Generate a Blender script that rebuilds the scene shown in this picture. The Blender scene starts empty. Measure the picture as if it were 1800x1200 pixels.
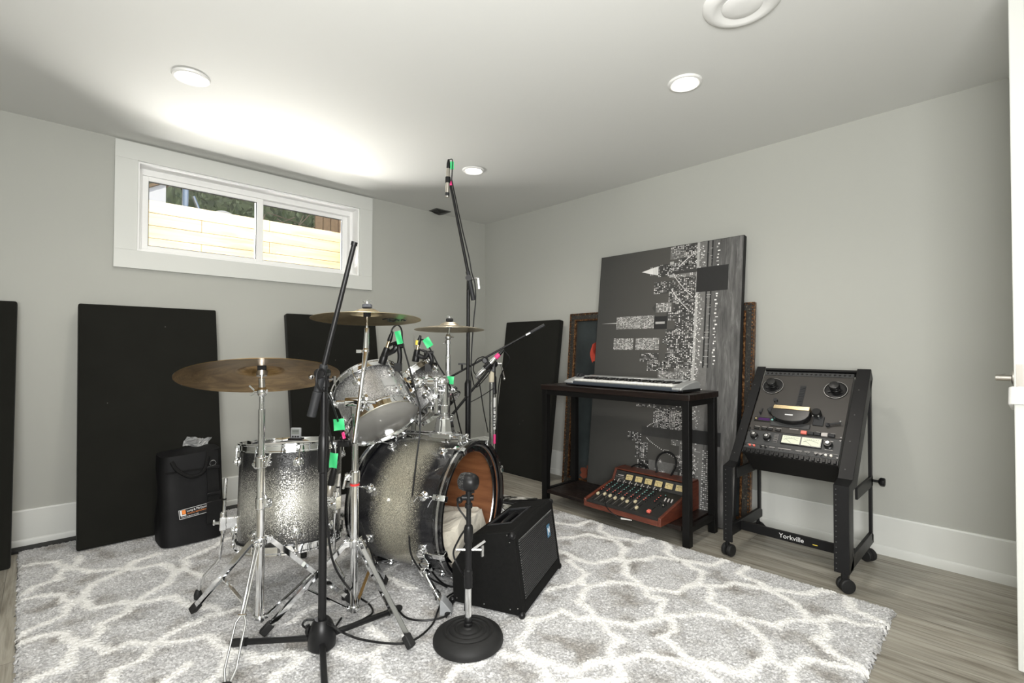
import bpy, bmesh, math, random
import numpy as np
from mathutils import Vector, Matrix, Euler
random.seed(7)
PI = math.pi
SC = bpy.context.scene
COL = SC.collection
V = Vector


def rad(a):
    return math.radians(a)


# ------------------------------------------------------------------ mesh builder
def basis(axis):
    """rotation matrix whose Z column is axis"""
    z = V(axis).normalized()
    h = V((0, 0, 1)) if abs(z.z) < 0.95 else V((1, 0, 0))
    x = h.cross(z).normalized()
    y = z.cross(x)
    return Matrix((x, y, z)).transposed()


def frame(xd, yd):
    x = V(xd).normalized()
    y = V(yd)
    y = (y - x * y.dot(x)).normalized()
    return Matrix((x, y, x.cross(y))).transposed()


def smooth_path(pts, n=6):
    """Catmull-Rom through pts"""
    P = [V(p) for p in pts]
    if len(P) < 3:
        return P
    out = []
    for i in range(len(P) - 1):
        p1, p2 = P[i], P[i + 1]
        p0 = P[i - 1] if i > 0 else p1 * 2 - p2
        p3 = P[i + 2] if i + 2 < len(P) else p2 * 2 - p1
        for k in range(n):
            t = k / n
            out.append(0.5 * ((2 * p1) + (p2 - p0) * t + (2 * p0 - 5 * p1 + 4 * p2 - p3) * t * t + (3 * p1 - p0 - 3 * p2 + p3) * t ** 3))
    out.append(P[-1])
    return out


class MB:
    def __init__(self):
        self.v, self.f, self.mi = [], [], []
        self.cur = 0

    def m(self, i):
        self.cur = i
        return self

    def add(self, vs, fs):
        o = len(self.v)
        self.v += [tuple(p) for p in vs]
        for f in fs:
            self.f.append([o + i for i in f])
            self.mi.append(self.cur)
        return self

    def box(self, c, s, rot=None):
        hx, hy, hz = s[0] / 2, s[1] / 2, s[2] / 2
        vs = []
        for x, y, z in ((-1, -1, -1), (1, -1, -1), (1, 1, -1), (-1, 1, -1), (-1, -1, 1), (1, -1, 1), (1, 1, 1), (-1, 1, 1)):
            p = V((x * hx, y * hy, z * hz))
            if rot is not None:
                p = rot @ p
            vs.append(p + V(c))
        return self.add(vs, [(0, 3, 2, 1), (4, 5, 6, 7), (0, 1, 5, 4), (1, 2, 6, 5), (2, 3, 7, 6), (3, 0, 4, 7)])

    def b2(self, lo, hi):
        return self.box([(a + b) / 2 for a, b in zip(lo, hi)], [abs(b - a) for a, b in zip(lo, hi)])

    def bar(self, p0, p1, w, h, side=(0, 0, 1)):
        """rectangular bar; h measured along side, w across"""
        p0, p1 = V(p0), V(p1)
        z = (p1 - p0).normalized()
        y = V(side) - z * V(side).dot(z)
        if y.length < 1e-4:
            y = V((1, 0, 0)) - z * z.x
        y.normalize()
        x = y.cross(z)
        return self.box((p0 + p1) / 2, (w, h, (p1 - p0).length), Matrix((x, y, z)).transposed())

    def cyl(self, p0, p1, r0, r1=None, n=16, caps=True):
        r1 = r0 if r1 is None else r1
        p0, p1 = V(p0), V(p1)
        if (p1 - p0).length < 1e-6:
            return self
        R = basis(p1 - p0)
        vs, fs = [], []
        for p, r in ((p0, r0), (p1, r1)):
            for i in range(n):
                a = 2 * PI * i / n
                vs.append(p + R @ V((r * math.cos(a), r * math.sin(a), 0)))
        for i in range(n):
            j = (i + 1) % n
            fs.append((i, j, n + j, n + i))
        if caps:
            fs.append(tuple(range(n - 1, -1, -1)))
            fs.append(tuple(range(n, 2 * n)))
        return self.add(vs, fs)

    def tube(self, pts, r, n=8, sm=0, caps=True):
        P = smooth_path(pts, sm) if sm else [V(p) for p in pts]
        k = len(P)
        rr = r if isinstance(r, (list, tuple)) else [r] * k
        if len(rr) != k:
            rr = [rr[min(len(rr) - 1, int(i * len(rr) / k))] for i in range(k)]
        t0 = (P[1] - P[0]).normalized()
        x = V((0, 0, 1)).cross(t0)
        if x.length < 1e-3:
            x = V((1, 0, 0))
        x.normalize()
        vs, fs = [], []
        for i in range(k):
            if i == 0:
                t = P[1] - P[0]
            elif i == k - 1:
                t = P[-1] - P[-2]
            else:
                t = (P[i + 1] - P[i]).normalized() + (P[i] - P[i - 1]).normalized()
            if t.length < 1e-9:
                t = t0
            t.normalize()
            x = x - t * x.dot(t)
            if x.length < 1e-6:
                x = basis(t).col[0].copy()
            x.normalize()
            y = t.cross(x)
            for j in range(n):
                a = 2 * PI * j / n
                vs.append(P[i] + (x * math.cos(a) + y * math.sin(a)) * rr[i])
        for i in range(k - 1):
            for j in range(n):
                j2 = (j + 1) % n
                fs.append((i * n + j, i * n + j2, (i + 1) * n + j2, (i + 1) * n + j))
        if caps:
            fs.append(tuple(range(n - 1, -1, -1)))
            fs.append(tuple((k - 1) * n + j for j in range(n)))
        return self.add(vs, fs)

    def lathe(self, prof, c=(0, 0, 0), axis=(0, 0, 1), n=32, closed=False, a0=0, a1=2 * PI):
        R = basis(axis)
        c = V(c)
        full = abs(a1 - a0 - 2 * PI) < 1e-6
        m = n if full else n + 1
        vs, fs = [], []
        for r, z in prof:
            for i in range(m):
                a = a0 + (a1 - a0) * i / n
                vs.append(c + R @ V((r * math.cos(a), r * math.sin(a), z)))
        k = len(prof)
        for q in range(k if closed else k - 1):
            q2 = (q + 1) % k
            for i in range(n):
                j = (i + 1) % m
                fs.append((q * m + i, q * m + j, q2 * m + j, q2 * m + i))
        if not closed and full:
            if prof[0][0] > 1e-5:
                fs.append(tuple(range(m - 1, -1, -1)))
            if prof[-1][0] > 1e-5:
                fs.append(tuple((k - 1) * m + i for i in range(m)))
        return self.add(vs, fs)

    def torus(self, c, axis, R0, r, n=32, k=8, a0=0, a1=2 * PI):
        prof = [(R0 + r * math.cos(2 * PI * i / k), r * math.sin(2 * PI * i / k)) for i in range(k)]
        return self.lathe(prof, c, axis, n, True, a0, a1)

    def ball(self, c, r, n=16, k=8, rot=None):
        rx, ry, rz = (r, r, r) if not isinstance(r, (tuple, list)) else r
        c = V(c)
        vs, fs = [], []
        for i in range(k + 1):
            ph = PI * i / k
            for j in range(n):
                a = 2 * PI * j / n
                p = V((rx * math.sin(ph) * math.cos(a), ry * math.sin(ph) * math.sin(a), -rz * math.cos(ph)))
                if rot is not None:
                    p = rot @ p
                vs.append(c + p)
        for i in range(k):
            for j in range(n):
                j2 = (j + 1) % n
                fs.append((i * n + j, i * n + j2, (i + 1) * n + j2, (i + 1) * n + j))
        return self.add(vs, fs)

    def prism(self, poly, d):
        """poly: 3D points (planar), extruded by vector d"""
        n = len(poly)
        vs = [V(p) for p in poly] + [V(p) + V(d) for p in poly]
        fs = [tuple(range(n - 1, -1, -1)), tuple(range(n, 2 * n))]
        for i in range(n):
            j = (i + 1) % n
            fs.append((i, j, n + j, n + i))
        return self.add(vs, fs)

    def quad(self, a, b, c, d):
        return self.add([a, b, c, d], [(0, 1, 2, 3)])

    def grid(self, fn, nu, nv):
        vs = [fn(i / nu, j / nv) for j in range(nv + 1) for i in range(nu + 1)]
        fs = []
        for j in range(nv):
            for i in range(nu):
                a = j * (nu + 1) + i
                fs.append((a, a + 1, a + nu + 2, a + nu + 1))
        return self.add(vs, fs)

    def text(self, s, org, xd, yd, size, depth=0.0008, align='LEFT', shear=0.0, sx=1.0):
        cu = bpy.data.curves.new('lettering', 'FONT')
        cu.body = s
        cu.size = size
        cu.extrude = depth / 2
        cu.align_x = align
        cu.shear = shear
        cu.resolution_u = 3
        ob = bpy.data.objects.new('lettering', cu)
        COL.objects.link(ob)
        dg = bpy.context.evaluated_depsgraph_get()
        me = bpy.data.meshes.new_from_object(ob.evaluated_get(dg))
        R = frame(xd, yd)
        org = V(org)
        vs = [org + R @ V((p.co.x * sx, p.co.y, p.co.z)) for p in me.vertices]
        self.add(vs, [tuple(p.vertices) for p in me.polygons])
        bpy.data.objects.remove(ob)
        bpy.data.meshes.remove(me)
        bpy.data.curves.remove(cu)
        return self

    def xf(self, M):
        self.v = [tuple(M @ V(p)) for p in self.v]
        return self

    def build(self, name, mats, parent=None, bevel=0, smooth=35, world=False, label=None, seg=2, sub=0):
        if not isinstance(mats, (list, tuple)):
            mats = [mats]
        me = bpy.data.meshes.new(name)
        vs = self.v
        if world and parent is not None:
            inv = rootmat(parent).inverted()
            vs = [tuple(inv @ V(p)) for p in vs]
        me.from_pydata(vs, [], self.f)
        for mt in mats:
            me.materials.append(mt)
        if len(mats) > 1:
            me.polygons.foreach_set('material_index', self.mi)
        me.validate()
        bm = bmesh.new()
        bm.from_mesh(me)
        bmesh.ops.recalc_face_normals(bm, faces=bm.faces)
        bm.to_mesh(me)
        bm.free()
        if smooth:
            me.polygons.foreach_set('use_smooth', [True] * len(me.polygons))
            me.set_sharp_from_angle(angle=rad(smooth))
        me.update()
        ob = bpy.data.objects.new(name, me)
        COL.objects.link(ob)
        if parent is not None:
            ob.parent = parent
        if label:
            ob['label'] = label
        if bevel:
            b = ob.modifiers.new('b', 'BEVEL')
            b.width = bevel
            b.segments = seg
            b.limit_method = 'ANGLE'
            b.angle_limit = rad(40)
        if sub:
            s = ob.modifiers.new('s', 'SUBSURF')
            s.levels = s.render_levels = sub
        return ob


def rootmat(o):
    while o.parent is not None:
        o = o.parent
    return Matrix.LocRotScale(o.location, o.rotation_euler, None)


def thing(name, label, cat, loc=(0, 0, 0), rot=None, group=None):
    o = bpy.data.objects.new(name, None)
    o.empty_display_size = 0.05
    COL.objects.link(o)
    o.location = loc
    if rot is not None:
        o.rotation_euler = rot.to_euler() if isinstance(rot, Matrix) else rot
    o['label'] = label
    o['category'] = cat
    if group:
        o['group'] = group
    return o


def tag(o, label, cat, group=None, kind=None):
    o['label'] = label
    o['category'] = cat
    if group:
        o['group'] = group
    if kind:
        o['kind'] = kind
    return o


def struct(o, label=None):
    o['kind'] = 'structure'
    if label:
        o['label'] = label
    return o


def dup(root, loc, rot=None, label=None):
    r = root.copy()
    COL.objects.link(r)
    r.location = loc
    if rot is not None:
        r.rotation_euler = rot
    if label:
        r['label'] = label
    for ch in list(root.children):
        c = ch.copy()
        COL.objects.link(c)
        c.parent = r
        for g in list(ch.children):
            d = g.copy()
            COL.objects.link(d)
            d.parent = c
    return r


# ------------------------------------------------------------------ materials
class NT:
    def __init__(self, name):
        self.mat = bpy.data.materials.new(name)
        self.mat.use_nodes = True
        self.t = self.mat.node_tree
        self.b = self.t.nodes['Principled BSDF']
        self.out = self.t.nodes['Material Output']

    def n(self, typ, **k):
        nd = self.t.nodes.new(typ)
        for a, v in k.items():
            setattr(nd, a, v)
        return nd

    def l(self, a, b):
        self.t.links.new(a, b)
        return self

    def tc(self, which='Object', scale=None):
        o = self.n('ShaderNodeTexCoord').outputs[which]
        if scale is None:
            return o
        mp = self.n('ShaderNodeMapping')
        mp.inputs['Scale'].default_value = scale
        self.l(o, mp.inputs[0])
        return mp.outputs[0]

    def noise(self, vec, scale, detail=3, rough=0.5, dist=0.0):
        nd = self.n('ShaderNodeTexNoise')
        nd.inputs['Scale'].default_value = scale
        nd.inputs['Detail'].default_value = detail
        nd.inputs['Roughness'].default_value = rough
        nd.inputs['Distortion'].default_value = dist
        self.l(vec, nd.inputs['Vector'])
        return nd

    def ramp(self, fac, stops):
        r = self.n('ShaderNodeValToRGB')
        e = r.color_ramp.elements
        while len(e) > 1:
            e.remove(e[-1])
        for i, (p, c) in enumerate(stops):
            c = (c, c, c, 1) if isinstance(c, (int, float)) else (*c[:3], 1)
            if i == 0:
                e[0].position = p
                e[0].color = c
            else:
                q = e.new(p)
                q.color = c
        self.l(fac, r.inputs[0])
        return r.outputs[0]

    def mix(self, fac, a, b, typ='MIX'):
        m = self.n('ShaderNodeMix', data_type='RGBA', blend_type=typ)
        for sock, val in ((m.inputs['Factor'], fac), (m.inputs[6], a), (m.inputs[7], b)):
            if hasattr(val, 'links'):
                self.l(val, sock)
            elif isinstance(val, (int, float)):
                if sock.type == 'RGBA':
                    sock.default_value = (val, val, val, 1)
                else:
                    sock.default_value = val
            else:
                sock.default_value = (*val[:3], 1)
        return m.outputs[2]

    def math(self, op, a, b=0.0, c=0.0):
        m = self.n('ShaderNodeMath', operation=op)
        for i, val in enumerate((a, b, c)):
            if hasattr(val, 'links'):
                self.l(val, m.inputs[i])
            else:
                m.inputs[i].default_value = val
        return m.outputs[0]

    def bump(self, h, strength=0.3, dist=0.002):
        b = self.n('ShaderNodeBump')
        b.inputs['Strength'].default_value = strength
        b.inputs['Distance'].default_value = dist
        self.l(h, b.inputs['Height'])
        self.l(b.outputs[0], self.b.inputs['Normal'])
        return self

    def set(self, **k):
        names = dict(col='Base Color', rough='Roughness', metal='Metallic', coat='Coat Weight', coatr='Coat Roughness', spec='Specular IOR Level', sheen='Sheen Weight', trans='Transmission Weight', ior='IOR', alpha='Alpha', em='Emission Color', es='Emission Strength', aniso='Anisotropic')
        for a, v in k.items():
            s = self.b.inputs[names[a]]
            if hasattr(v, 'links'):
                self.l(v, s)
            elif s.type == 'RGBA':
                s.default_value = (*v[:3], 1)
            else:
                s.default_value = v
        return self


def plain(name, col, rough=0.5, metal=0.0, var=0.08, scale=30, bump=0.0, bscale=200, **k):
    """principled with a slight mottling so that nothing is dead flat"""
    t = NT(name)
    vec = t.tc()
    ns = t.noise(vec, scale, 3)
    c = t.mix(ns.outputs[0], [x * (1 - var) for x in col], [min(1, x * (1 + var)) for x in col])
    t.set(col=c, rough=rough, metal=metal, **k)
    if bump:
        t.bump(t.noise(vec, bscale, 2).outputs[0], bump, 0.001)
    return t.mat


M = {}
M['chrome'] = plain('chrome', (0.82, 0.83, 0.84), 0.07, 1.0, 0.03)
M['chrome_dull'] = plain('brushed_chrome', (0.62, 0.62, 0.62), 0.25, 1.0, 0.05)
M['nickel'] = plain('satin_nickel', (0.55, 0.52, 0.48), 0.25, 1.0, 0.05)
M['blackmetal'] = plain('black_powder_coat', (0.009, 0.009, 0.0095), 0.40, 0.0, 0.15, spec=0.3)
M['blacksteel'] = plain('black_steel_frame', (0.006, 0.0058, 0.0056), 0.45, 0.0, 0.2, spec=0.22)
M['rubber'] = plain('black_rubber', (0.014, 0.014, 0.014), 0.6, 0.0, 0.2, bump=0.15, spec=0.3)
M['blackplastic'] = plain('black_plastic', (0.008, 0.008, 0.0085), 0.35, 0.0, 0.1, spec=0.3)
M['darkplastic'] = plain('charcoal_plastic', (0.024, 0.025, 0.027), 0.5, 0.0, 0.1, spec=0.3)
M['cable'] = plain('black_cable_jacket', (0.008, 0.008, 0.0085), 0.4, 0.0, 0.1, spec=0.3)
M['greentape'] = plain('green_tape', (0.055, 0.62, 0.22), 0.5, 0, 0.1, 60)
M['pinktape'] = plain('pink_tape', (0.93, 0.06, 0.27), 0.5, 0, 0.08, 60)
M['yellowtape'] = plain('yellow_tape', (0.80, 0.62, 0.08), 0.5, 0, 0.08, 60)
M['white'] = plain('white_plastic', (0.72, 0.72, 0.70), 0.4, 0, 0.03)
M['beige'] = plain('beige_nylon', (0.66, 0.60, 0.46), 0.45, 0, 0.05)
M['felt'] = plain('grey_felt', (0.10, 0.105, 0.115), 0.95, 0, 0.2, 200, 0.3)
M['blackfelt'] = plain('black_felt', (0.02, 0.02, 0.02), 0.95, 0, 0.2, 200, 0.3)
M['gold'] = plain('champagne_metal', (0.62, 0.50, 0.30), 0.25, 1.0, 0.05)
M['red'] = plain('red_paint', (0.65, 0.03, 0.03), 0.4, 0, 0.05)
M['trimwhite'] = plain('white_trim_paint', (0.665, 0.675, 0.645), 0.4, 0, 0.015, 8)
M['vinyl'] = plain('white_vinyl', (0.92, 0.92, 0.91), 0.35, 0, 0.01)
M['lettering_white'] = plain('white_lettering', (0.8, 0.8, 0.8), 0.5, 0, 0.02)
M['lettering_dark'] = plain('dark_lettering', (0.02, 0.02, 0.02), 0.5, 0, 0.02)


def m_wall():
    t = NT('grey_wall_paint')
    v = t.tc()
    n1 = t.noise(v, 1.3, 4)
    c = t.mix(n1.outputs[0], (0.418, 0.422, 0.390), (0.446, 0.450, 0.416))
    t.set(col=c, rough=0.6, spec=0.3)
    t.bump(t.noise(v, 160, 3).outputs[0], 0.06, 0.001)
    return t.mat


def m_ceiling():
    t = NT('white_ceiling_paint')
    v = t.tc()
    n1 = t.noise(v, 0.9, 5)
    c = t.mix(n1.outputs[0], (0.635, 0.638, 0.615), (0.66, 0.663, 0.64))
    # a faint patched blemish beside the downlight stays in the paint
    t.set(col=c, rough=0.75, spec=0.2)
    t.bump(t.noise(v, 120, 3).outputs[0], 0.05, 0.001)
    return t.mat


def m_floor():
    t = NT('grey_laminate_planks')
    o = t.tc()
    sep = t.n('ShaderNodeSeparateXYZ')
    t.l(o, sep.inputs[0])
    cmb = t.n('ShaderNodeCombineXYZ')          # planks run along world Y
    t.l(sep.outputs[1], cmb.inputs[0])
    t.l(sep.outputs[0], cmb.inputs[1])
    br = t.n('ShaderNodeTexBrick')
    br.offset = 0.37
    br.offset_frequency = 3
    br.inputs['Scale'].default_value = 1.0
    br.inputs['Mortar Size'].default_value = 0.0012
    br.inputs['Mortar Smooth'].default_value = 0.2
    br.inputs['Bias'].default_value = 0.0
    br.inputs['Brick Width'].default_value = 1.22
    br.inputs['Row Height'].default_value = 0.152
    br.inputs['Color1'].default_value = (0.1, 0.1, 0.1, 1)
    br.inputs['Color2'].default_value = (0.9, 0.9, 0.9, 1)
    br.inputs['Mortar'].default_value = (0, 0, 0, 1)
    t.l(cmb.outputs[0], br.inputs['Vector'])
    # shift the grain per plank
    add = t.n('ShaderNodeVectorMath', operation='MULTIPLY_ADD')
    t.l(br.outputs['Color'], add.inputs[0])
    add.inputs[1].default_value = (7.0, 3.0, 5.0)
    t.l(o, add.inputs[2])
    mp = t.n('ShaderNodeMapping')
    mp.inputs['Scale'].default_value = (22, 1.5, 5)
    t.l(add.outputs[0], mp.inputs[0])
    g1 = t.noise(mp.outputs[0], 1.6, 7, 0.62, 0.6)
    mp2 = t.n('ShaderNodeMapping')
    mp2.inputs['Scale'].default_value = (110, 3.5, 5)
    t.l(add.outputs[0], mp2.inputs[0])
    g2 = t.noise(mp2.outputs[0], 1.2, 4, 0.6)
    c = t.ramp(g1.outputs[0], [(0.28, (0.135, 0.115, 0.088)), (0.43, (0.285, 0.262, 0.215)), (0.56, (0.375, 0.352, 0.298)), (0.75, (0.47, 0.45, 0.395))])
    c2 = t.ramp(g2.outputs[0], [(0.35, 0.62), (0.55, 1.0)])
    c = t.mix(0.55, c, c2, 'MULTIPLY')
    tone = t.ramp(br.outputs['Color'], [(0.0, 0.80), (1.0, 1.12)])
    c = t.mix(0.75, c, tone, 'MULTIPLY')
    seam = t.ramp(br.outputs['Fac'], [(0.0, 1.0), (1.0, 0.55)])
    c = t.mix(1.0, c, seam, 'MULTIPLY')
    t.set(col=c, rough=0.42, spec=0.4)
    t.bump(g2.outputs[0], 0.08, 0.001)
    return t.mat


M['wall'] = m_wall()
M['ceiling'] = m_ceiling()
M['floor'] = m_floor()
# ================================================================== room shell
H = 2.14
XL, YF = -3.85, -4.6          # left wall, front (camera side) wall
T = 0.28
mb = MB().b2((XL - T, YF - T, -0.1), (T, T, 0.0))
struct(mb.build('floor', M['floor'], smooth=0))
mb = MB().b2((XL - T, YF - T, H), (T, T, H + 0.16))
struct(mb.build('ceiling', M['ceiling'], smooth=0))
WX0, WX1, WZ0, WZ1 = -2.569, -1.246, 1.530, 2.034
mb = MB()
mb.b2((XL - T, 0, 0), (WX0, T, H))
mb.b2((WX1, 0, 0), (T, T, H))
mb.b2((WX0, 0, 0), (WX1, T, WZ0))
mb.b2((WX0, 0, WZ1), (WX1, T, H))
struct(mb.build('wall_back', M['wall'], smooth=0))
DY0, DY1, DZ = -4.31, -3.50, 2.10       # doorway in the right wall
mb = MB()
mb.b2((0, DY1, 0), (T * 0.5, 0, H))
mb.b2((0, YF, 0), (T * 0.5, DY0, H))
mb.b2((0, DY0, DZ), (T * 0.5, DY1, H))
struct(mb.build('wall_right', M['wall'], smooth=0))
struct(MB().b2((XL - T, YF, 0), (XL, 0, H)).build('wall_left', M['wall'], smooth=0))
struct(MB().b2((XL, YF - T, 0), (0, YF, H)).build('wall_front', M['wall'], smooth=0))
# hall wall behind the doorway
struct(MB().b2((1.2, YF - 0.5, 0), (1.3, -2.9, H)).build('wall_hall', M['wall'], smooth=0))
struct(MB().b2((T * .5, YF - 0.5, -0.1), (1.2, -2.9, -0.001)).build('floor_hall', M['floor'], smooth=0))
struct(MB().b2((T * .5, YF - 0.5, H), (1.3, -2.9, H + .1)).build('ceiling_hall', M['ceiling'], smooth=0))


def baseboard(name, p0, p1, inward):
    """stepped board: flat plank with a thicker shoe along the bottom"""
    p0, p1, w = V(p0), V(p1), V(inward)
    prof = [(0, 0), (0.017, 0), (0.017, 0.034), (0.015, 0.040), (0.0115, 0.044), (0.0115, 0.180), (0.0085, 0.1875), (0, 0.1875)]
    poly = [p0 + w * a + V((0, 0, b)) for a, b in prof]
    o = MB().prism(poly, p1 - p0).build(name, M['trimwhite'], smooth=20)
    return struct(o)


baseboard('baseboard_back', (XL, 0, 0), (0, 0, 0), (0, -1, 0))
baseboard('baseboard_right', (0, 0, 0), (0, DY1 + 0.06, 0), (-1, 0, 0))
baseboard('baseboard_left', (XL, YF, 0), (XL, 0, 0), (1, 0, 0))
baseboard('baseboard_front', (XL, YF, 0), (0, YF, 0), (0, 1, 0))

# ---- window_1: casing boards, jamb liner, vinyl frame, two sashes, panes
liner = MB()
yj0, yj1 = -0.002, 0.20
d = 0.010
liner.b2((WX0, yj0, WZ0), (WX0 + d, yj1, WZ1))
liner.b2((WX1 - d, yj0, WZ0), (WX1, yj1, WZ1))
liner.b2((WX0 + d, yj0, WZ0), (WX1 - d, yj1, WZ0 + d))
liner.b2((WX0 + d, yj0, WZ1 - d), (WX1 - d, yj1, WZ1))
win = struct(liner.build('window_1', M['vinyl'], smooth=0))
cas = MB()
cw = 0.101
for lo, hi in (((WX0 - cw, -0.019, WZ1), (WX1 + cw, -0.0005, WZ1 + 0.0955)),
               ((WX0 - cw, -0.019, WZ0 - cw), (WX1 + cw, -0.0005, WZ0)),
               ((WX0 - cw, -0.0187, WZ0), (WX0, -0.0005, WZ1)),
               ((WX1, -0.0187, WZ0), (WX1 + cw, -0.0005, WZ1))):
    cas.b2(lo, hi)
cas.build('window_casing', M['trimwhite'], win, bevel=0.0015, smooth=0)
fr = MB()
fx0, fx1, fz0, fz1 = WX0 + d, WX1 - d, WZ0 + d, WZ1 - d
fy0, fy1 = 0.085, 0.165
t_ = 0.022
fr.b2((fx0, fy0, fz0), (fx0 + t_, fy1, fz1)).b2((fx1 - t_, fy0, fz0), (fx1, fy1, fz1))
fr.b2((fx0 + t_, fy0, fz0), (fx1 - t_, fy1, fz0 + t_)).b2((fx0 + t_, fy0, fz1 - t_ * 1.6), (fx1 - t_, fy1, fz1))
fr.build('window_frame', M['vinyl'], win, bevel=0.002, smooth=0)
t = NT('window_glass')
tr = t.n('ShaderNodeBsdfTransparent')
gl = t.n('ShaderNodeBsdfGlossy')
gl.inputs['Roughness'].default_value = 0.02
fz = t.n('ShaderNodeFresnel')
fz.inputs[0].default_value = 1.45
mx = t.n('ShaderNodeMixShader')
t.l(fz.outputs[0], mx.inputs[0]).l(tr.outputs[0], mx.inputs[1]).l(gl.outputs[0], mx.inputs[2]).l(mx.outputs[0], t.out.inputs[0])
M['glass'] = t.mat
M['gasket'] = plain('dark_glazing_gasket', (0.05, 0.05, 0.05), 0.6)
mid = (fx0 + fx1) / 2 + 0.006
for k, (a, b, y) in enumerate(((fx0 + t_ + .001, mid + 0.020, 0.100), (mid - 0.020, fx1 - t_ - .001, 0.128))):
    s = MB()
    w = 0.030 if k == 0 else 0.026
    z0, z1 = fz0 + t_, fz1 - t_ * 1.6
    s.b2((a, y, z0), (a + w, y + .024, z1)).b2((b - w - .012, y, z0), (b, y + .024, z1))
    s.b2((a + w, y, z0), (b - w - .012, y + .024, z0 + .022)).b2((a + w, y, z1 - .026), (b - w - .012, y + .024, z1))
    so = s.build('sash', M['vinyl'], win, bevel=0.002, smooth=0)
    MB().b2((a + w - .004, y + .010, z0 + .018), (b - w - .008, y + .014, z1 - .022)).build('pane', M['glass'], so, smooth=0)
    gk = MB()
    xa, xb, za, zb = a + w, b - w - .012, z0 + .022, z1 - .026
    for lo, hi in (((xa, y + .004, za), (xa + .003, y + .010, zb)), ((xb - .003, y + .004, za), (xb, y + .010, zb)),
                   ((xa, y + .004, za), (xb, y + .010, za + .003)), ((xa, y + .004, zb - .005), (xb, y + .010, zb))):
        gk.b2(lo, hi)
    gk.build('glazing_gasket', M['gasket'], so, smooth=0)

# ---- door_1: open into the room, seen on its latch edge
hinge = V((-0.02, -3.487, 0))
ang = math.atan2(-3.4215 + 3.487, -0.795 + 0.02)     # direction of the leaf from the hinge
R = Matrix.Rotation(ang, 3, 'Z')
th = 0.035
leaf = MB().b2((0, -th / 2, 0.012), (0.778, th / 2, 2.09))
for z0, z1 in ((0.14, 0.92), (1.10, 1.88)):           # raised panels, both faces
    for s in (-1, 1):
        leaf.b2((0.12, s * th / 2 - .004, z0), (0.66, s * th / 2 + .004, z1))
# local +x runs to the latch edge; local -y side faces the room (+Y world side)
leaf.xf(Matrix.Translation(hinge) @ R.to_4x4())
door = struct(leaf.build('door_1', M['trimwhite'], bevel=0.003, smooth=0))
lv = MB()
for s in (-1, 1):
    c = V((0.775 - 0.062, s * th / 2, 0.895))
    lv.lathe([(0.026, 0), (0.026, 0.006), (0.022, 0.009), (0, 0.009)], c, (0, s, 0), 24)
    lv.cyl(c, c + V((0, s * 0.046, 0)), 0.0095, n=16)
    lv.tube([c + V((0, s * 0.036, 0)), c + V((-0.03, s * 0.038, 0)), c + V((-0.12, s * 0.038, 0))], 0.0095, 12)
lv.xf(Matrix.Translation(hinge) @ R.to_4x4())
lv.build('door_handle', M['nickel'], door)
lt = MB().b2((0.7775, -0.0125, 0.84), (0.779, 0.0125, 0.94))
lt.xf(Matrix.Translation(hinge) @ R.to_4x4())
lt.build('latch_plate', M['nickel'], door, smooth=0)
# white foam guard clipped round the latch edge
M['foam'] = plain('white_foam', (0.80, 0.80, 0.78), 0.8, 0, 0.03, 60, 0.2)
fg = MB()
poly = []
for k in range(13):
    a = -PI / 2 + PI * k / 12
    poly.append((0.768 + 0.020 * math.cos(a) * 1.0, 0.0305 * math.sin(a)))
poly = [(0.690, -0.0305)] + poly + [(0.690, 0.0305), (0.690, 0.0178), (0.7785, 0.0178), (0.7785, -0.0178), (0.690, -0.0178)]
Rt = Matrix.Rotation(rad(-16), 4, 'Y')
for k in range(len(poly)):
    pass
fg.prism([V((x, y, -0.028)) for x, y in poly], (0, 0, 0.056))
fg.xf(Matrix.Translation(hinge) @ R.to_4x4() @ Matrix.Translation((0.78, 0, 0.845)) @ Rt @ Matrix.Translation((-0.78, 0, 0)))
fgo = fg.build('door_stopper', M['foam'], bevel=0.003, smooth=40)
tag(fgo, 'white foam finger guard clipped around the door edge below the lever', 'door stopper')

# door casing
cs = MB()
cs.b2((-0.018, DY1, 0), (-0.0005, DY1 + 0.06, DZ + .06)).b2((-0.018, DY0 - .06, 0), (-0.0005, DY0, DZ + .06)).b2((-0.018, DY0, DZ), (-0.0005, DY1, DZ + .06))
cs.b2((0, DY1 - .02, 0), (T * .5, DY1, DZ)).b2((0, DY0, 0), (T * .5, DY0 + .02, DZ)).b2((0, DY0 + .02, DZ - .02), (T * .5, DY1 - .02, DZ))
struct(cs.build('trim_1', M['trimwhite'], smooth=0))

# ---- ceiling fittings
M['lampglow'] = NT('lit_lamp_lens').set(col=(1, 1, 1), em=(1.0, 0.93, 0.82), es=14.0).mat
spots = [((-2.499, -0.986), 'round recessed ceiling downlight, lit, left of the window in the ceiling'),
         ((-0.949, -2.426), 'round recessed ceiling downlight, lit, nearest the round white speaker'),
         ((-0.951, -0.987), 'round recessed ceiling downlight, lit, above the drum kit near the corner'),
         ((-2.499, -2.426), 'round recessed ceiling downlight above the camera end of the rug')]
lamp0 = None
for (x, y), lab in spots:
    if lamp0 is None:
        lamp0 = thing('ceiling_downlight', lab, 'ceiling light', (x, y, H), group='recessed downlights')
        MB().lathe([(0.049, -0.0005), (0.052, -0.006), (0.060, -0.0105), (0.068, -0.008), (0.0715, -0.0005)], n=40).build('trim_ring', M['white'], lamp0)
        MB().lathe([(0.0005, -0.0025), (0.049, -0.0025), (0.049, -0.0005), (0.0005, -0.0005)], n=40).build('lens', M['lampglow'], lamp0)
    else:
        dup(lamp0, (x, y, H), label=lab)

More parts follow.
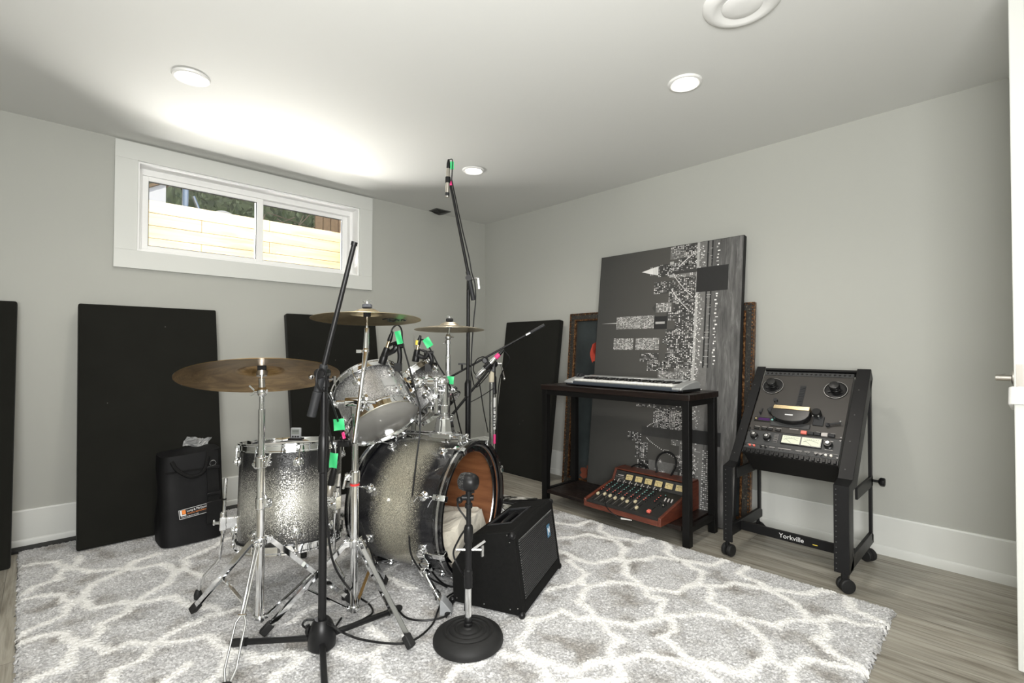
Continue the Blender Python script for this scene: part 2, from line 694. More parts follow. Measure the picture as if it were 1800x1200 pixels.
sp = thing('ceiling_speaker', 'round white grille dish on the ceiling at the top edge', 'ceiling speaker', (-1.276, -2.790, H))
MB().lathe([(0.070, -0.012), (0.082, -0.020), (0.098, -0.021), (0.112, -0.014), (0.120, -0.0075), (0.124, -0.0005), (0.07, -0.0005)], n=56).build('rim', M['white'], sp)
MB().lathe([(0.0005, -0.0225), (0.028, -0.0225), (0.05, -0.0205), (0.062, -0.015), (0.065, -0.007), (0.0005, -0.006)], n=48).build('center_disc', M['white'], sp)
MB().lathe([(0.065, -0.005), (0.072, -0.005), (0.072, -0.0005), (0.065, -0.0005)], n=48).build('shadow_gap', M['darkplastic'], sp)

# open ceiling box with a loose dark cover
vb = thing('ceiling_vent', 'small dark torn ceiling vent beside the back wall', 'vent', (-0.560, -0.072, H))
M['ventgrey'] = plain('grey_vent_metal', (0.10, 0.10, 0.095), 0.6, 0, 0.5, 60)
v = MB()
v.b2((-0.075, -0.055, -0.004), (0.075, -0.043, -0.0005)).b2((-0.075, 0.043, -0.004), (0.075, 0.055, -0.0005))
v.b2((-0.075, -0.043, -0.004), (-0.062, 0.043, -0.0005)).b2((0.062, -0.043, -0.004), (0.075, 0.043, -0.0005))
v.build('vent_rim', M['ventgrey'], vb, smooth=0)
v = MB()
v.add([(-.062, -.043, -.003), (.062, -.043, -.003), (.062, .043, -.010), (.02, .043, -.022), (-.03, .043, -.016), (-.062, .043, -.004), (0, 0, -.02)],
      [(0, 1, 6), (1, 2, 6), (2, 3, 6), (3, 4, 6), (4, 5, 6), (5, 0, 6)])
v.build('loose_cover', M['blackplastic'], vb, smooth=0)

# ================================================================== outside the window
GZ = 1.33
t = NT('pale_gravel')
vv = t.tc()
t.set(col=t.mix(t.noise(vv, 60, 4).outputs[0], (0.50, 0.48, 0.44), (0.75, 0.73, 0.69)), rough=0.9)
t.bump(t.noise(vv, 90, 3).outputs[0], 0.5, 0.01)
M['gravel'] = t.mat
struct(MB().b2((-7, T, GZ - .1), (4, 9, GZ)).build('ground', M['gravel'], smooth=0))
t = NT('pine_fence_boards')
vv = t.tc('Object', (1.2, 14, 14))
g1 = t.noise(vv, 2.0, 5, 0.6, 0.4)
vk = t.n('ShaderNodeTexVoronoi')
vk.inputs['Scale'].default_value = 2.2
t.l(t.tc('Object', (1, 1, 2.2)), vk.inputs['Vector'])
knot = t.ramp(vk.outputs['Distance'], [(0.0, 0.0), (0.035, 0.15), (0.06, 1.0)])
c = t.ramp(g1.outputs[0], [(0.3, (0.64, 0.49, 0.29)), (0.6, (0.84, 0.71, 0.48))])
c = t.mix(knot, (0.36, 0.17, 0.08), c)
t.set(col=c, rough=0.7)
M['pine'] = t.mat
M['oldwood'] = plain('weathered_fence', (0.30, 0.20, 0.11), 0.8, 0, 0.3, 20)
fe = thing('garden_fence', 'pale pine board fence right outside the window', 'fence', (-1.9, 1.2, GZ))
z = GZ + 0.02
rows = 8
for k in range(rows):
    z0 = GZ + 0.02 + k * 0.0975
    top = z0 + 0.094
    j = -1.5 if k % 2 else -2.02
    for a, b in ((-4.2, j), (j + .003, -0.845)):
        MB().b2((a, 1.2, z0), (b, 1.222, top)).build('board', M['pine'], fe, world=True, smooth=0, bevel=0.003)
for k in range(rows):                                            # return side of the timber well
    z0 = GZ + 0.02 + k * 0.0975
    MB().b2((-0.845, 0.35, z0), (-0.823, 1.222, z0 + .094)).build('board', M['pine'], fe, world=True, smooth=0, bevel=0.003)
for x in (-3.4, -2.2, -0.9):
    MB().b2((x, 1.224, GZ), (x + .09, 1.30, GZ + 0.74)).build('post', M['pine'], fe, world=True, smooth=0)

M['leaf'] = plain('hedge_green', (0.10, 0.14, 0.055), 0.6, 0, 0.5, 6)
hd = MB()
rnd = random.Random(3)
for k in range(4200):
    x, yy, zz = rnd.uniform(-3.2, 1.6), rnd.uniform(3.7, 4.6), GZ + 2.6 * rnd.random() ** 0.8
    s = rnd.uniform(0.03, 0.075)
    Rr = Euler((rnd.uniform(0, 6), rnd.uniform(0, 6), rnd.uniform(0, 6))).to_matrix()
    c = V((x, yy, zz))
    hd.quad(*[c + Rr @ V(q) for q in ((-s, 0, 0), (0, -s * .5, 0), (s, 0, .01), (0, s * .5, 0))])
hd.b2((-3.2, 4.6, GZ), (1.6, 4.9, GZ + 2.7))
hg = hd.build('hedge', M['leaf'], smooth=0)
tag(hg, 'dark green hedge growing beyond the pine fence outside', 'hedge', kind='stuff')
tw = MB()
for k in range(60):
    x, zz = rnd.uniform(-0.75, 0.2), GZ + rnd.uniform(.7, 1.1)
    p = V((x, 3.3 + rnd.uniform(0, .3), zz))
    tw.tube([p, p + V((rnd.uniform(-.3, .3), 0, rnd.uniform(.1, .35))), p + V((rnd.uniform(-.5, .5), .1, rnd.uniform(.1, .6)))], 0.006, 4)
tg = tw.build('twigs', plain('bare_twigs', (0.22, 0.16, 0.11), 0.8), smooth=0)
tag(tg, 'bare brown twigs tangled before the hedge', 'twigs', kind='stuff')
ow = MB()
for k in range(9):
    ow.b2((-0.37 + k * .105, 3.0, GZ), (-0.275 + k * .105, 3.03, GZ + 1.50 + 0.015 * (k % 3)))
tag(ow.build('old_fence', M['oldwood'], smooth=0), 'brown weathered upright-board fence beyond the right window pane', 'fence')
sh = thing('garden_shed', 'white gabled shed seen through the top left of the window', 'shed', (-2.8, 3.4, GZ))
s = MB()
s.prism([(-3.2, 3.3, GZ), (-1.955, 3.3, GZ), (-1.955, 3.3, GZ + 1.54), (-2.5, 3.3, GZ + 1.22), (-3.2, 3.3, GZ + 1.22)], (0, 0.30, 0))
s.build('walls', M['vinyl'], sh, world=True, smooth=0)
s = MB()
s.bar((-1.90, 3.45, GZ + 1.595), (-2.55, 3.45, GZ + 1.215), 0.36, 0.03, (0, 0, 1))
s.build('roof', M['oldwood'], sh, world=True, smooth=0)
pl = MB().cyl((-1.785, 3.2, GZ), (-1.785, 3.2, GZ + 2.2), 0.035, n=14)
tag(pl.build('metal_post', M['chrome_dull']), 'upright grey metal post beyond the fence', 'post')
pl = MB().cyl((-1.707, 3.2, GZ + 1.42), (-1.707 + .16, 3.2, GZ + 1.0), 0.02, n=12).cyl((-1.707 + .16, 3.2, GZ + 1.0), (-1.707 + .16, 3.2, GZ), 0.02, n=12)
tag(pl.build('swing_pole', M['chrome_dull']), 'slanting grey pole bent above the fence', 'pole')
ds = thing('satellite_dish', 'white dish peeking over the fence top', 'dish', (-1.58, 2.4, GZ))
MB().lathe([(0.0, 0.0), (0.05, 0.006), (0.10, 0.025), (0.13, 0.045), (0.127, 0.05), (0.095, 0.03), (0.05, 0.012), (0.0, 0.006)], (-1.58, 2.4, GZ + 0.98), (0.35, 0.55, 0.75), 28).build('dish', M['vinyl'], ds, world=True)
MB().cyl((-1.58, 2.4, GZ), (-1.58, 2.4, GZ + 0.98), 0.02).build('pole', M['chrome_dull'], ds, world=True)

# ================================================================== camera, light, sky
cd = bpy.data.cameras.new('camera')
cam = bpy.data.objects.new('camera', cd)
COL.objects.link(cam)
SC.camera = cam
cd.sensor_width = 36
cd.lens = 856.323 / 1800 * 36
cd.clip_start = 0.02
cam.location = (-2.9364, -3.4159, 0.9812)
yaw, pit, rol = -0.7657, 0.01699, 0.00219
cam.rotation_euler = (Matrix.Rotation(yaw, 3, 'Z') @ Matrix.Rotation(PI / 2 + pit, 3, 'X') @ Matrix.Rotation(rol, 3, 'Z')).to_euler()

SC.view_settings.view_transform = 'Standard'
SC.view_settings.look = 'None'
SC.view_settings.gamma = 1.0
SC.view_settings.use_curve_mapping = False
SC.view_settings.exposure = 0.0

w = bpy.data.worlds.new('world')
SC.world = w
w.use_nodes = True
nt = w.node_tree
bg = nt.nodes['Background']
sky = nt.nodes.new('ShaderNodeTexSky')
sky.sky_type = 'NISHITA'
sky.sun_disc = False
sky.sun_elevation = rad(50)
sky.sun_rotation = rad(170)
nt.links.new(sky.outputs[0], bg.inputs[0])
bg.inputs[1].default_value = 0.14


def light(name, typ, loc, energy, col=(1, 1, 1), target=None, **k):
    d = bpy.data.lights.new(name, typ)
    d.energy = energy
    d.color = col
    for a, v in k.items():
        setattr(d, a, v)
    o = bpy.data.objects.new(name, d)
    COL.objects.link(o)
    o.location = loc
    if target is not None:
        o.rotation_euler = (V(target) - V(loc)).to_track_quat('-Z', 'Y').to_euler()
    return o


light('sun', 'SUN', (0, 0, 10), 2.7, (1, 0.95, 0.86), target=(0.35, 0.75, 8.85), angle=rad(0.6))
for (x, y), _ in spots:
    light('downlight_lamp', 'SPOT', (x, y, H - 0.03), 22.0, (1, 0.94, 0.86), target=(x, y, 0), spot_size=rad(140), spot_blend=0.9, shadow_soft_size=0.06)
# added unseen area lamps outside the glass, in place of daylight bouncing up
light('sill_fill', 'AREA', (-1.9, 0.225, 1.575), 42.0, (1, 0.975, 0.92), target=(-1.9, 0.06, 2.14), shape='RECTANGLE', size=1.22, size_y=0.07)
light('window_fill', 'AREA', (-1.9, 0.55, GZ + 0.04), 98.0, (1, 0.975, 0.92), target=(-1.9, -0.20, 2.14), shape='RECTANGLE', size=1.8, size_y=0.42)
# added unseen lamp, as from a flash bounced off the ceiling above the camera
light('bounce_fill', 'AREA', (-3.15, -3.42, 1.30), 46.0, (1, 0.995, 0.975), target=(-3.05, -3.2, 2.14), shape='RECTANGLE', size=0.6, size_y=0.5)
light('room_fill', 'AREA', (-3.2, -3.8, 1.05), 70.0, (1, 0.995, 0.98), target=(-0.9, -1.7, 0.40), shape='RECTANGLE', size=1.1, size_y=0.8)  # added soft lamp behind the camera to brighten the room
SC.cycles.max_bounces = 10
SC.cycles.diffuse_bounces = 6
SC.cycles.glossy_bounces = 5
SC.cycles.transparent_max_bounces = 12
SC.cycles.caustics_reflective = False
SC.cycles.caustics_refractive = False
SC.cycles.sample_clamp_indirect = 8.0
# ================================================================== drum materials
def m_sparkle(name, mid, half, c_in, c_out=(0.005, 0.005, 0.007), lo=0.35, hi=1.0, shift=0.0):
    """burst lacquer: metal flake that is silver round the middle of the shell and black at both ends"""
    t = NT(name)
    o = t.tc()
    sep = t.n('ShaderNodeSeparateXYZ')
    t.l(o, sep.inputs[0])
    wob = t.noise(o, 14, 3)
    z = t.math('ADD', sep.outputs[2], t.math('MULTIPLY', t.math('SUBTRACT', wob.outputs[0], 0.5), 0.04))
    dd = t.math('DIVIDE', t.math('ABSOLUTE', t.math('SUBTRACT', z, mid)), half)
    fade = t.ramp(dd, [(0.0, 1.0), (lo, 0.82), (0.5 * (lo + hi), 0.34), (hi, 0.03), (min(1.0, hi + .15), 0.0)])
    vo = t.n('ShaderNodeTexVoronoi')
    vo.inputs['Scale'].default_value = 560
    t.l(o, vo.inputs['Vector'])
    sp = t.n('ShaderNodeSeparateColor')
    t.l(vo.outputs['Color'], sp.inputs[0])
    flake = t.ramp(sp.outputs[0], [(0.0, 0.34), (0.45, 0.52), (0.75, 0.80), (0.92, 1.0), (1.0, 1.0)])
    thr = t.math('GREATER_THAN', t.math('ADD', t.math('MULTIPLY', fade, 1.12), t.math('MULTIPLY', t.math('SUBTRACT', sp.outputs[1], 0.5), 0.9)), 0.5)
    col = t.mix(flake, (0, 0, 0), c_in)
    soft = t.mix(fade, c_out, [c * 0.26 for c in c_in])
    c = t.mix(thr, soft, col)
    t.set(col=c, rough=0.32, metal=t.math('MULTIPLY', thr, 0.6), coat=1.0, coatr=0.03)
    # every flake lies at its own angle under the lacquer
    ge = t.n('ShaderNodeNewGeometry')
    v1 = t.n('ShaderNodeVectorMath', operation='SUBTRACT')
    t.l(vo.outputs['Color'], v1.inputs[0])
    v1.inputs[1].default_value = (0.5, 0.5, 0.5)
    v2 = t.n('ShaderNodeVectorMath', operation='MULTIPLY_ADD')
    t.l(v1.outputs[0], v2.inputs[0])
    v2.inputs[1].default_value = (0.40, 0.40, 0.40)
    t.l(ge.outputs['Normal'], v2.inputs[2])
    v3 = t.n('ShaderNodeVectorMath', operation='NORMALIZE')
    t.l(v2.outputs[0], v3.inputs[0])
    t.l(v3.outputs[0], t.b.inputs['Normal'])
    t.l(ge.outputs['Normal'], t.b.inputs['Coat Normal'])
    return t.mat


M['blacklacquer'] = plain('black_lacquer', (0.006, 0.006, 0.007), 0.12, 0, 0.1, coat=1.0, coatr=0.03)


def m_head(name, fac, col, rough):
    t = NT(name)
    t.set(col=col, rough=rough, coat=0.5, coatr=0.08)
    tr = t.n('ShaderNodeBsdfTransparent')
    mx = t.n('ShaderNodeMixShader')
    mx.inputs[0].default_value = fac
    t.l(tr.outputs[0], mx.inputs[1]).l(t.b.outputs[0], mx.inputs[2]).l(mx.outputs[0], t.out.inputs[0])
    return t.mat


M['clearhead'] = m_head('clear_drum_head', 0.66, (0.50, 0.495, 0.47), 0.14)
M['coatedhead'] = plain('coated_drum_head', (0.62, 0.61, 0.58), 0.5, 0, 0.06, 18)
t = NT('mahogany_shell')
v_ = t.tc('Object', (14, 14, 2.5))
g = t.noise(v_, 2.2, 5, 0.6, 0.5)
t.set(col=t.ramp(g.outputs[0], [(0.3, (0.17, 0.062, 0.025)), (0.7, (0.30, 0.125, 0.052))]), rough=0.5)
M['mahogany'] = t.mat


def hoop_profile(R, z, up):
    """triple-flanged steel hoop, rim turned outward; up = +1/-1 direction away from the shell"""
    s = up
    return [(R - 0.004, z), (R + 0.004, z - s * 0.012), (R + 0.010, z - s * 0.012), (R + 0.010, z - s * 0.008), (R + 0.0045, z - s * 0.006),
            (R + 0.0045, z + s * 0.011), (R + 0.0085, z + s * 0.014), (R + 0.0085, z + s * 0.0195), (R + 0.002, z + s * 0.0205), (R - 0.001, z + s * 0.013)]


def lug(mb, R, zc, a, z_end, big=1.0):
    """round lug on the shell at angle a with a tension rod to z_end"""
    d = V((math.cos(a), math.sin(a), 0))
    p = d * R + V((0, 0, zc))
    mb.lathe([(0.0, -0.002), (0.019 * big, -0.002), (0.019 * big, 0.003), (0.015 * big, 0.006), (0.009 * big, 0.008), (0.009 * big, 0.015), (0.007 * big, 0.019), (0.0, 0.020)], p, d, 18)
    q = d * (R + 0.0105) + V((0, 0, zc))
    s = 1 if z_end > zc else -1
    mb.cyl(q - V((0, 0, s * 0.010)), q + V((0, 0, s * 0.016)), 0.0062, n=10)
    e = V((q.x, q.y, z_end))
    mb.cyl(q, e, 0.0030, n=8)
    mb.cyl(e - V((0, 0, s * .004)), e + V((0, 0, s * 0.006)), 0.0058, n=10)


def tom_drum(name, label, R, Hh, nl, center, axis, mid, half, c_in, roll=0.0, group=None, lo=.35, hi=1.0):
    """center = middle of the lower rim plane"""
    rot = basis(axis) @ Matrix.Rotation(roll, 3, 'Z')
    t = thing(name, label, 'drum', center, rot, group)
    shell = MB().lathe([(R - 0.007, 0.0), (R - 0.003, 0.0), (R, 0.004), (R, Hh - 0.004), (R - 0.003, Hh), (R - 0.007, Hh)], n=72, closed=True)
    sh = shell.build('shell', [m_sparkle(name + '_burst', Hh * mid, Hh * half, c_in, lo=lo, hi=hi), M['mahogany']], t)
    # inner face in wood
    me = sh.data
    for p in me.polygons:
        c = p.center
        n = p.normal
        if n.x * c.x + n.y * c.y < 0 and abs(n.z) < 0.3:
            p.material_index = 1
    for nm, z, s in (('top_hoop', Hh, 1), ('bottom_hoop', 0.0, -1)):
        MB().lathe(hoop_profile(R, z, s), n=72, closed=True).build(nm, M['chrome'], t)
    MB().lathe([(0.0, Hh + 0.003), (R - 0.006, Hh + 0.002), (R + .002, Hh - 0.003)], n=64).build('batter_head', M['coatedhead'], t)
    MB().lathe([(0.0, -0.003), (R - 0.006, -0.002), (R + .002, 0.003)], n=64).build('resonant_head', M['clearhead'], t)
    for k in range(nl):
        a = 2 * PI * (k + 0.5) / nl
        b = MB()
        lug(b, R, Hh - 0.052, a, Hh + 0.005)
        b.build('lug', M['chrome'], t)
        b = MB()
        lug(b, R, 0.052, a, -0.005)
        b.build('lug', M['chrome'], t)
    return t


cam_r = V((0.721, -0.693, 0))
cam_f = V((0.693, 0.721, 0))
Rc = Matrix((cam_r, cam_f, V((0, 0, 1)))).transposed()
SILVER = (0.80, 0.80, 0.80)
CHAMP = (0.74, 0.70, 0.56)

# ------------------------------------------------------------------ floor tom
fta = V((math.sin(rad(6.1)) * math.cos(rad(60)), math.sin(rad(6.1)) * math.sin(rad(60)), math.cos(rad(6.1))))
fc0 = V((-2.207, -1.363, 0.217))
ft = tom_drum('floor_tom', 'deep black and silver sparkle floor tom standing on three chrome legs', 0.192, 0.362, 8, fc0 + fta * .0085, fta, 0.43, 0.45, (0.80, 0.785, 0.72), roll=rad(9), lo=.12, hi=.88)
LEGS = [([V((-2.4227, -1.2899, 0.4839)), V((-2.4291, -1.2783, 0.2534)), V((-2.4360, -1.2698, 0.1722)), V((-2.4778, -1.2281, 0.1062)), V((-2.4941, -1.2104, 0.0249))], -1),
        ([V((-2.1064, -1.5944, 0.5025)), V((-2.1171, -1.5807, 0.3532)), V((-2.1178, -1.5756, 0.1666)), V((-2.0917, -1.5993, 0.1074)), V((-2.0845, -1.6047, 0.0415))], 1),
        ([V((-2.090, -1.200, 0.50)), V((-2.090, -1.200, 0.25)), V((-2.090, -1.200, 0.15)), V((-2.06, -1.12, 0.10)), V((-2.055, -1.11, 0.045))], 1)]
for pts, sgn in LEGS:
    foot = pts[-1].copy()
    foot.z = 0.042
    P = pts[:-1] + [foot]
    MB().tube([P[0], P[1], P[2] + (P[1] - P[2]).normalized() * .02, P[2], P[3], P[3] + (foot - P[3]).normalized() * .015, foot], 0.0058, 10).build('leg', M['chrome'], ft, world=True)
    lg = ft.children[-1]
    MB().lathe([(0.011, 0), (0.014, 0.003), (0.014, 0.020), (0.009, 0.034), (0.0065, 0.036)], (foot.x, foot.y, 0.018), n=14).build('rubber_foot', M['rubber'], lg, world=True)
    q_ = P[0] + (P[1] - P[0]) * .35
    MB().cyl(q_ - V((0, 0, .003)), q_ + V((0, 0, .003)), .0066, n=12).build('memory_mark', M['blackplastic'], lg, world=True)
    c = P[1] + (P[0] - P[1]) * .25
    cen = fc0 + fta * ((c.z - fc0.z) / fta.z)
    dn = (cen - c)
    gap = dn.length - 0.192
    dn.normalize()
    sd = V((-dn.y, dn.x, 0)).normalized()
    br = MB()
    Rb = frame(dn, V((0, 0, 1)))
    br.box(c + dn * gap * .5, (gap + .006, 0.044, 0.026), Rb)
    br.box(c, (0.024, 0.052, 0.030), Rb)
    br.cyl(c + V((0, 0, .024)), c + V((0, 0, .042)), 0.012, n=14)
    br.cyl(c + V((0, 0, -.024)), c + V((0, 0, -.040)), 0.009, n=14)
    br.cyl(c, c + sd * 0.036, 0.0055, n=10)
    br.cyl(c - sd * .0, c - cam_r * 0.036, 0.0055, n=10)
    br.bar(c - cam_r * .036 + V((0, 0, -.010)), c - cam_r * .036 + V((0, 0, .012)), 0.008, 0.008)
    br.build('leg_bracket', M['chrome'], ft, bevel=0.003, world=True)

# small grey digital drum tuner lying upright on the rim
tn = thing('drum_tuner', 'small grey digital tuner gadget sitting on the floor tom rim', 'tuner', V((-2.150, -1.262, 0.594)))
c = V((-2.150, -1.262, 0.622))
M['tunergrey'] = plain('grey_gadget_plastic', (0.30, 0.31, 0.32), 0.4)
M['lcd'] = plain('lcd_screen', (0.24, 0.26, 0.24), 0.2)
MB().box(c, (0.044, 0.012, 0.046), Rc).build('body', M['tunergrey'], tn, world=True, bevel=0.004)
MB().box(c - cam_f * 0.0065 + V((0, 0, 0.006)), (0.034, 0.001, 0.022), Rc).build('screen', M['lcd'], tn, world=True, smooth=0)
mk = MB()
for k in range(3):
    mk.box(c - cam_f * 0.0072 + V((0, 0, 0.012 - k * .005)), (0.028, 0.0006, 0.0016), Rc)
for k in range(3):
    mk.box(c - cam_f * 0.0065 + cam_r * (0.011 * (k - 1)) + V((0, 0, -0.014)), (0.007, 0.002, 0.007), Rc)
mk.build('button', M['darkplastic'], tn, world=True, smooth=0)
MB().box(c + V((0, 0, -0.0245)), (0.060, 0.030, 0.008), Rc).build('clip_foot', M['blackplastic'], tn, world=True, bevel=0.002)

# ------------------------------------------------------------------ rack toms
t1c = V((-1.880, -1.518, 0.677))
t1a = V((math.sin(rad(43)) * math.cos(rad(92)), math.sin(rad(43)) * math.sin(rad(92)), math.cos(rad(43))))
tom_drum('rack_tom', 'silver sparkle rack tom tilted above the bass drum, seen from below', 0.1500, 0.192, 6, t1c, t1a, 0.48, 0.62, SILVER, roll=rad(12), lo=.42, hi=1.0)
t2c = V((-1.480, -1.347, 0.690))
t2a = V((math.sin(rad(43)) * math.cos(rad(120)), math.sin(rad(43)) * math.sin(rad(120)), math.cos(rad(43))))
tom_drum('rack_tom', 'smaller sparkle rack tom mostly hidden behind the bigger tilted tom', 0.130, 0.19, 6, t2c, t2a, 0.30, 0.62, SILVER, roll=rad(-10), lo=.3, hi=.9)
t1 = [o for o in bpy.data.objects if o.name == 'rack_tom'][0]
g = MB()
g.grid(lambda u, v: V((.1512 * math.cos(rad(88 - 22 * u)), .1512 * math.sin(rad(88 - 22 * u)), .070 + .042 * v)), 10, 4)
g.build('tape_patch', plain('silver_tape', (0.42, 0.42, 0.41), 0.5, 0.2, .1, 40), t1, smooth=60, label='silver grey tape patch')
# ------------------------------------------------------------------ bass drum
bh = rad(-67.5)
ba = V((math.cos(bh), math.sin(bh), 0))
BL, BR = 0.473, 0.268
bfront = V((-1.582, -1.787, 0.302))
bc = bfront - ba * BL                      # rear end of drum, local z=0
side = V((-ba.y, ba.x, 0))                 # drum's other side (away from the camera)
rotb = Matrix((side * -1, V((0, 0, 1)), ba)).transposed()   # local x towards the camera side, y up, z forward
if rotb.determinant() < 0:
    rotb = Matrix((side, V((0, 0, 1)), ba)).transposed()
bd = thing('bass_drum', 'large black and champagne sparkle bass drum with open front', 'drum', bc, rotb)
xs = 1 if (rotb @ V((1, 0, 0))).dot(V((-1, 0, 0))) > 0 else -1     # local x sign of the visible side
sh = MB().lathe([(BR - 0.009, 0.022), (BR - 0.003, 0.018), (BR, 0.022), (BR, BL - 0.022), (BR - 0.003, BL - 0.018), (BR - 0.009, BL - 0.022)], n=96, closed=True)
sho = sh.build('shell', [m_sparkle('bass_burst', BL * 0.50, BL * 0.27, CHAMP, lo=0.30, hi=1.0), M['mahogany']], bd)
for p in sho.data.polygons:
    c, n = p.center, p.normal
    if n.x * c.x + n.y * c.y < 0 and abs(n.z) < 0.3:
        p.material_index = 1
for nm, z0, z1 in (('front_hoop', BL - 0.045, BL), ('rear_hoop', 0.0, 0.042)):
    hp = MB().lathe([(BR + .004, z0), (BR + 0.015, z0 + .002), (BR + 0.016, z0 + .004), (BR + 0.016, z1 - .004), (BR + 0.015, z1), (BR + .004, z1), (BR + .0035, z1 - .002), (BR + .0035, z0 + .002)], n=96, closed=True)
    ho = hp.build(nm, M['blacklacquer'], bd)
    zc = (z0 + z1) / 2
    MB().lathe([(BR + 0.0155, zc - .005), (BR + 0.0172, zc - .004), (BR + 0.0172, zc + .004), (BR + 0.0155, zc + .005)], n=96, closed=True).build('chrome_inlay', M['chrome_dull'], ho)
# black ring of the cut-out front head
MB().lathe([(BR - 0.034, BL - 0.030), (BR + 0.0035, BL - 0.024), (BR + .0035, BL - 0.027), (BR - 0.034, BL - .0325)], n=96, closed=True).build('cut_head_ring', M['blacklacquer'], bd)
MB().lathe([(BR - 0.0365, BL - 0.034), (BR - 0.034, BL - 0.029), (BR - 0.0315, BL - .032), (BR - .034, BL - .0335)], n=96, closed=True).build('head_rim', M['chrome_dull'], bd)
MB().lathe([(0.0, 0.012), (BR, 0.012), (BR + .0035, 0.016), (BR + .0035, 0.013), (BR, 0.009), (0.0, 0.009)], n=64).build('batter_head', M['coatedhead'], bd)
MB().lathe([(0.0, 0.013), (BR - .012, 0.013), (BR - .012, 0.02), (0, 0.02)], n=48).build('damping_pad', M['blackfelt'], bd)
for k in range(8):
    a = 2 * PI * (k + 0.5) / 8
    d = V((math.cos(a), math.sin(a), 0))
    for front in (1, 0):
        b = MB()
        zl = BL - 0.105 if front else 0.105
        s = 1 if front else -1
        p = d * BR + V((0, 0, zl))
        b.lathe([(0, -.002), (0.021, -.002), (0.021, .003), (.016, .006), (.010, .009), (.010, .018), (.007, .021), (0, .021)], p, d, 18)
        q = d * (BR + .016) + V((0, 0, zl))
        ze = BL if front else 0.0
        b.cyl(q - V((0, 0, s * .012)), q + V((0, 0, s * .014)), 0.0068, n=10)
        e = d * (BR + 0.022) + V((0, 0, ze - s * 0.028))
        b.cyl(q, e, 0.0032, n=8)
        # claw: boomerang that hooks over the hoop edge
        w = V((-d.y, d.x, 0)) * 0.011
        r_ = BR + 0.0185
        pr = [d * r_ + V((0, 0, ze - s * .046)), d * (r_ + .010) + V((0, 0, ze - s * .046)), d * (r_ + .009) + V((0, 0, ze - s * .012)), d * (r_ + .004) + V((0, 0, ze + s * .006)), d * (BR - .002) + V((0, 0, ze + s * .006)), d * (BR - .002) + V((0, 0, ze + s * .001)), d * r_ + V((0, 0, ze + s * .001))]
        b.prism([x - w for x in pr], w * 2)
        b.cyl(e - V((0, 0, s * .004)), e + V((0, 0, s * .012)), 0.0075, n=12)
        b.build('claw_lug', M['chrome'], bd, bevel=0.0015)
# spurs: bracket and two-stage leg on each side
for sx in (1, -1):
    a = rad(-38)
    d = V((sx * xs * math.cos(a), math.sin(a), 0))
    p = d * (BR + 0.004) + V((0, 0, BL - 0.115))
    g = MB()
    Rr = frame(V((0, 0, 1)), V((-d.y, d.x, 0)))
    g.box(p, (0.040, 0.115, 0.016), Rr)
    g.box(p + d * .012 - V((0, 0.028, 0)), (0.030, 0.045, 0.026), Rr)
    g.cyl(p + d * .014 + V((0, 0, -.03)), p + d * .014 + V((0, 0, .03)), 0.014, n=16)
    g.cyl(p + d * .014 + V((0, 0, -.055)), p + d * .014 + V((0, 0, -.03)), 0.005, n=10)
    g.bar(p + d * .014 + V((0, -.012, -.055)), p + d * .014 + V((0, .012, -.055)), .006, .008)
    sb = g.build('spur_bracket', M['chrome'], bd, bevel=0.003)
    top = p + d * .020 - V((0, 0.018, 0))
    if sx == 1:
        fw = V((-1.872, -1.985, 0.022))
        foot = rootmat(bd).inverted() @ fw
    else:
        foot = V((d.x / abs(d.x) * 0.40, -0.278, BL + 0.06))
    mid_ = top + (foot - top) * 0.55
    leg = MB().cyl(top, mid_, 0.0105, n=14)
    leg.cyl(mid_ - (foot - top).normalized() * .012, mid_ + (foot - top).normalized() * .012, 0.0145, n=14)
    dirn = (foot - top).normalized()
    leg.cyl(mid_, foot, 0.0070, n=12)
    sd = dirn.cross(V((0, 0, 1))).normalized()
    leg.cyl(mid_, mid_ + sd * .026, 0.0045, n=10).ball(mid_ + sd * .026, 0.008, 10, 6)
    lo_ = leg.build('spur_leg', M['chrome'], bd)
    MB().cyl(foot - dirn * .032, foot - dirn * 0.004, 0.010, 0.013, n=14).cyl(foot - dirn * .004, foot, 0.004, 0.001, n=8).build('rubber_foot', M['rubber'], lo_)

# pillow inside the drum
t = NT('cream_pillow_cotton')
v_ = t.tc()
t.set(col=t.mix(t.noise(v_, 7, 4).outputs[0], (0.70, 0.65, 0.54), (0.80, 0.76, 0.66)), rough=0.85, sheen=0.2)
t.bump(t.noise(v_, 9, 5, .6, 1.2).outputs[0], 0.8, 0.02)
M['pillow'] = t.mat
pw = thing('pillow', 'cream cotton pillow stuffed inside the bass drum', 'pillow', bc + ba * 0.3 + V((0, 0, -0.2)), rotb)
pm = MB()


def pil(u, v):
    a = (u - 0.5) * 2
    b = (v - 0.5) * 2
    x = a * 0.192
    base = -math.sqrt(max(0.0, 0.255 ** 2 - x * x)) + 0.2
    e = (1 - a ** 4) * (1 - b ** 6)
    return V((x, base, b * 0.16)), e


def pil_top(u, v):
    p, e = pil(u, v)
    a = (u - 0.5) * 2
    b = (v - 0.5) * 2
    wav = 0.010 * math.sin(a * 5 + b * 3) + 0.007 * math.sin(a * 9 - b * 4 + 1)
    top = 0.135 + wav + 0.02 * b
    return V((p.x, p.y + (top - p.y) * min(1, e * 2.2), p.z * (0.92 + .08 * e)))


def pil_bot(u, v):
    p, e = pil(u, v)
    return V((p.x, p.y + 0.004, p.z))


pm.grid(pil_top, 26, 20).grid(pil_bot, 26, 20)
pm.build('pillow_body', M['pillow'], pw, smooth=60)

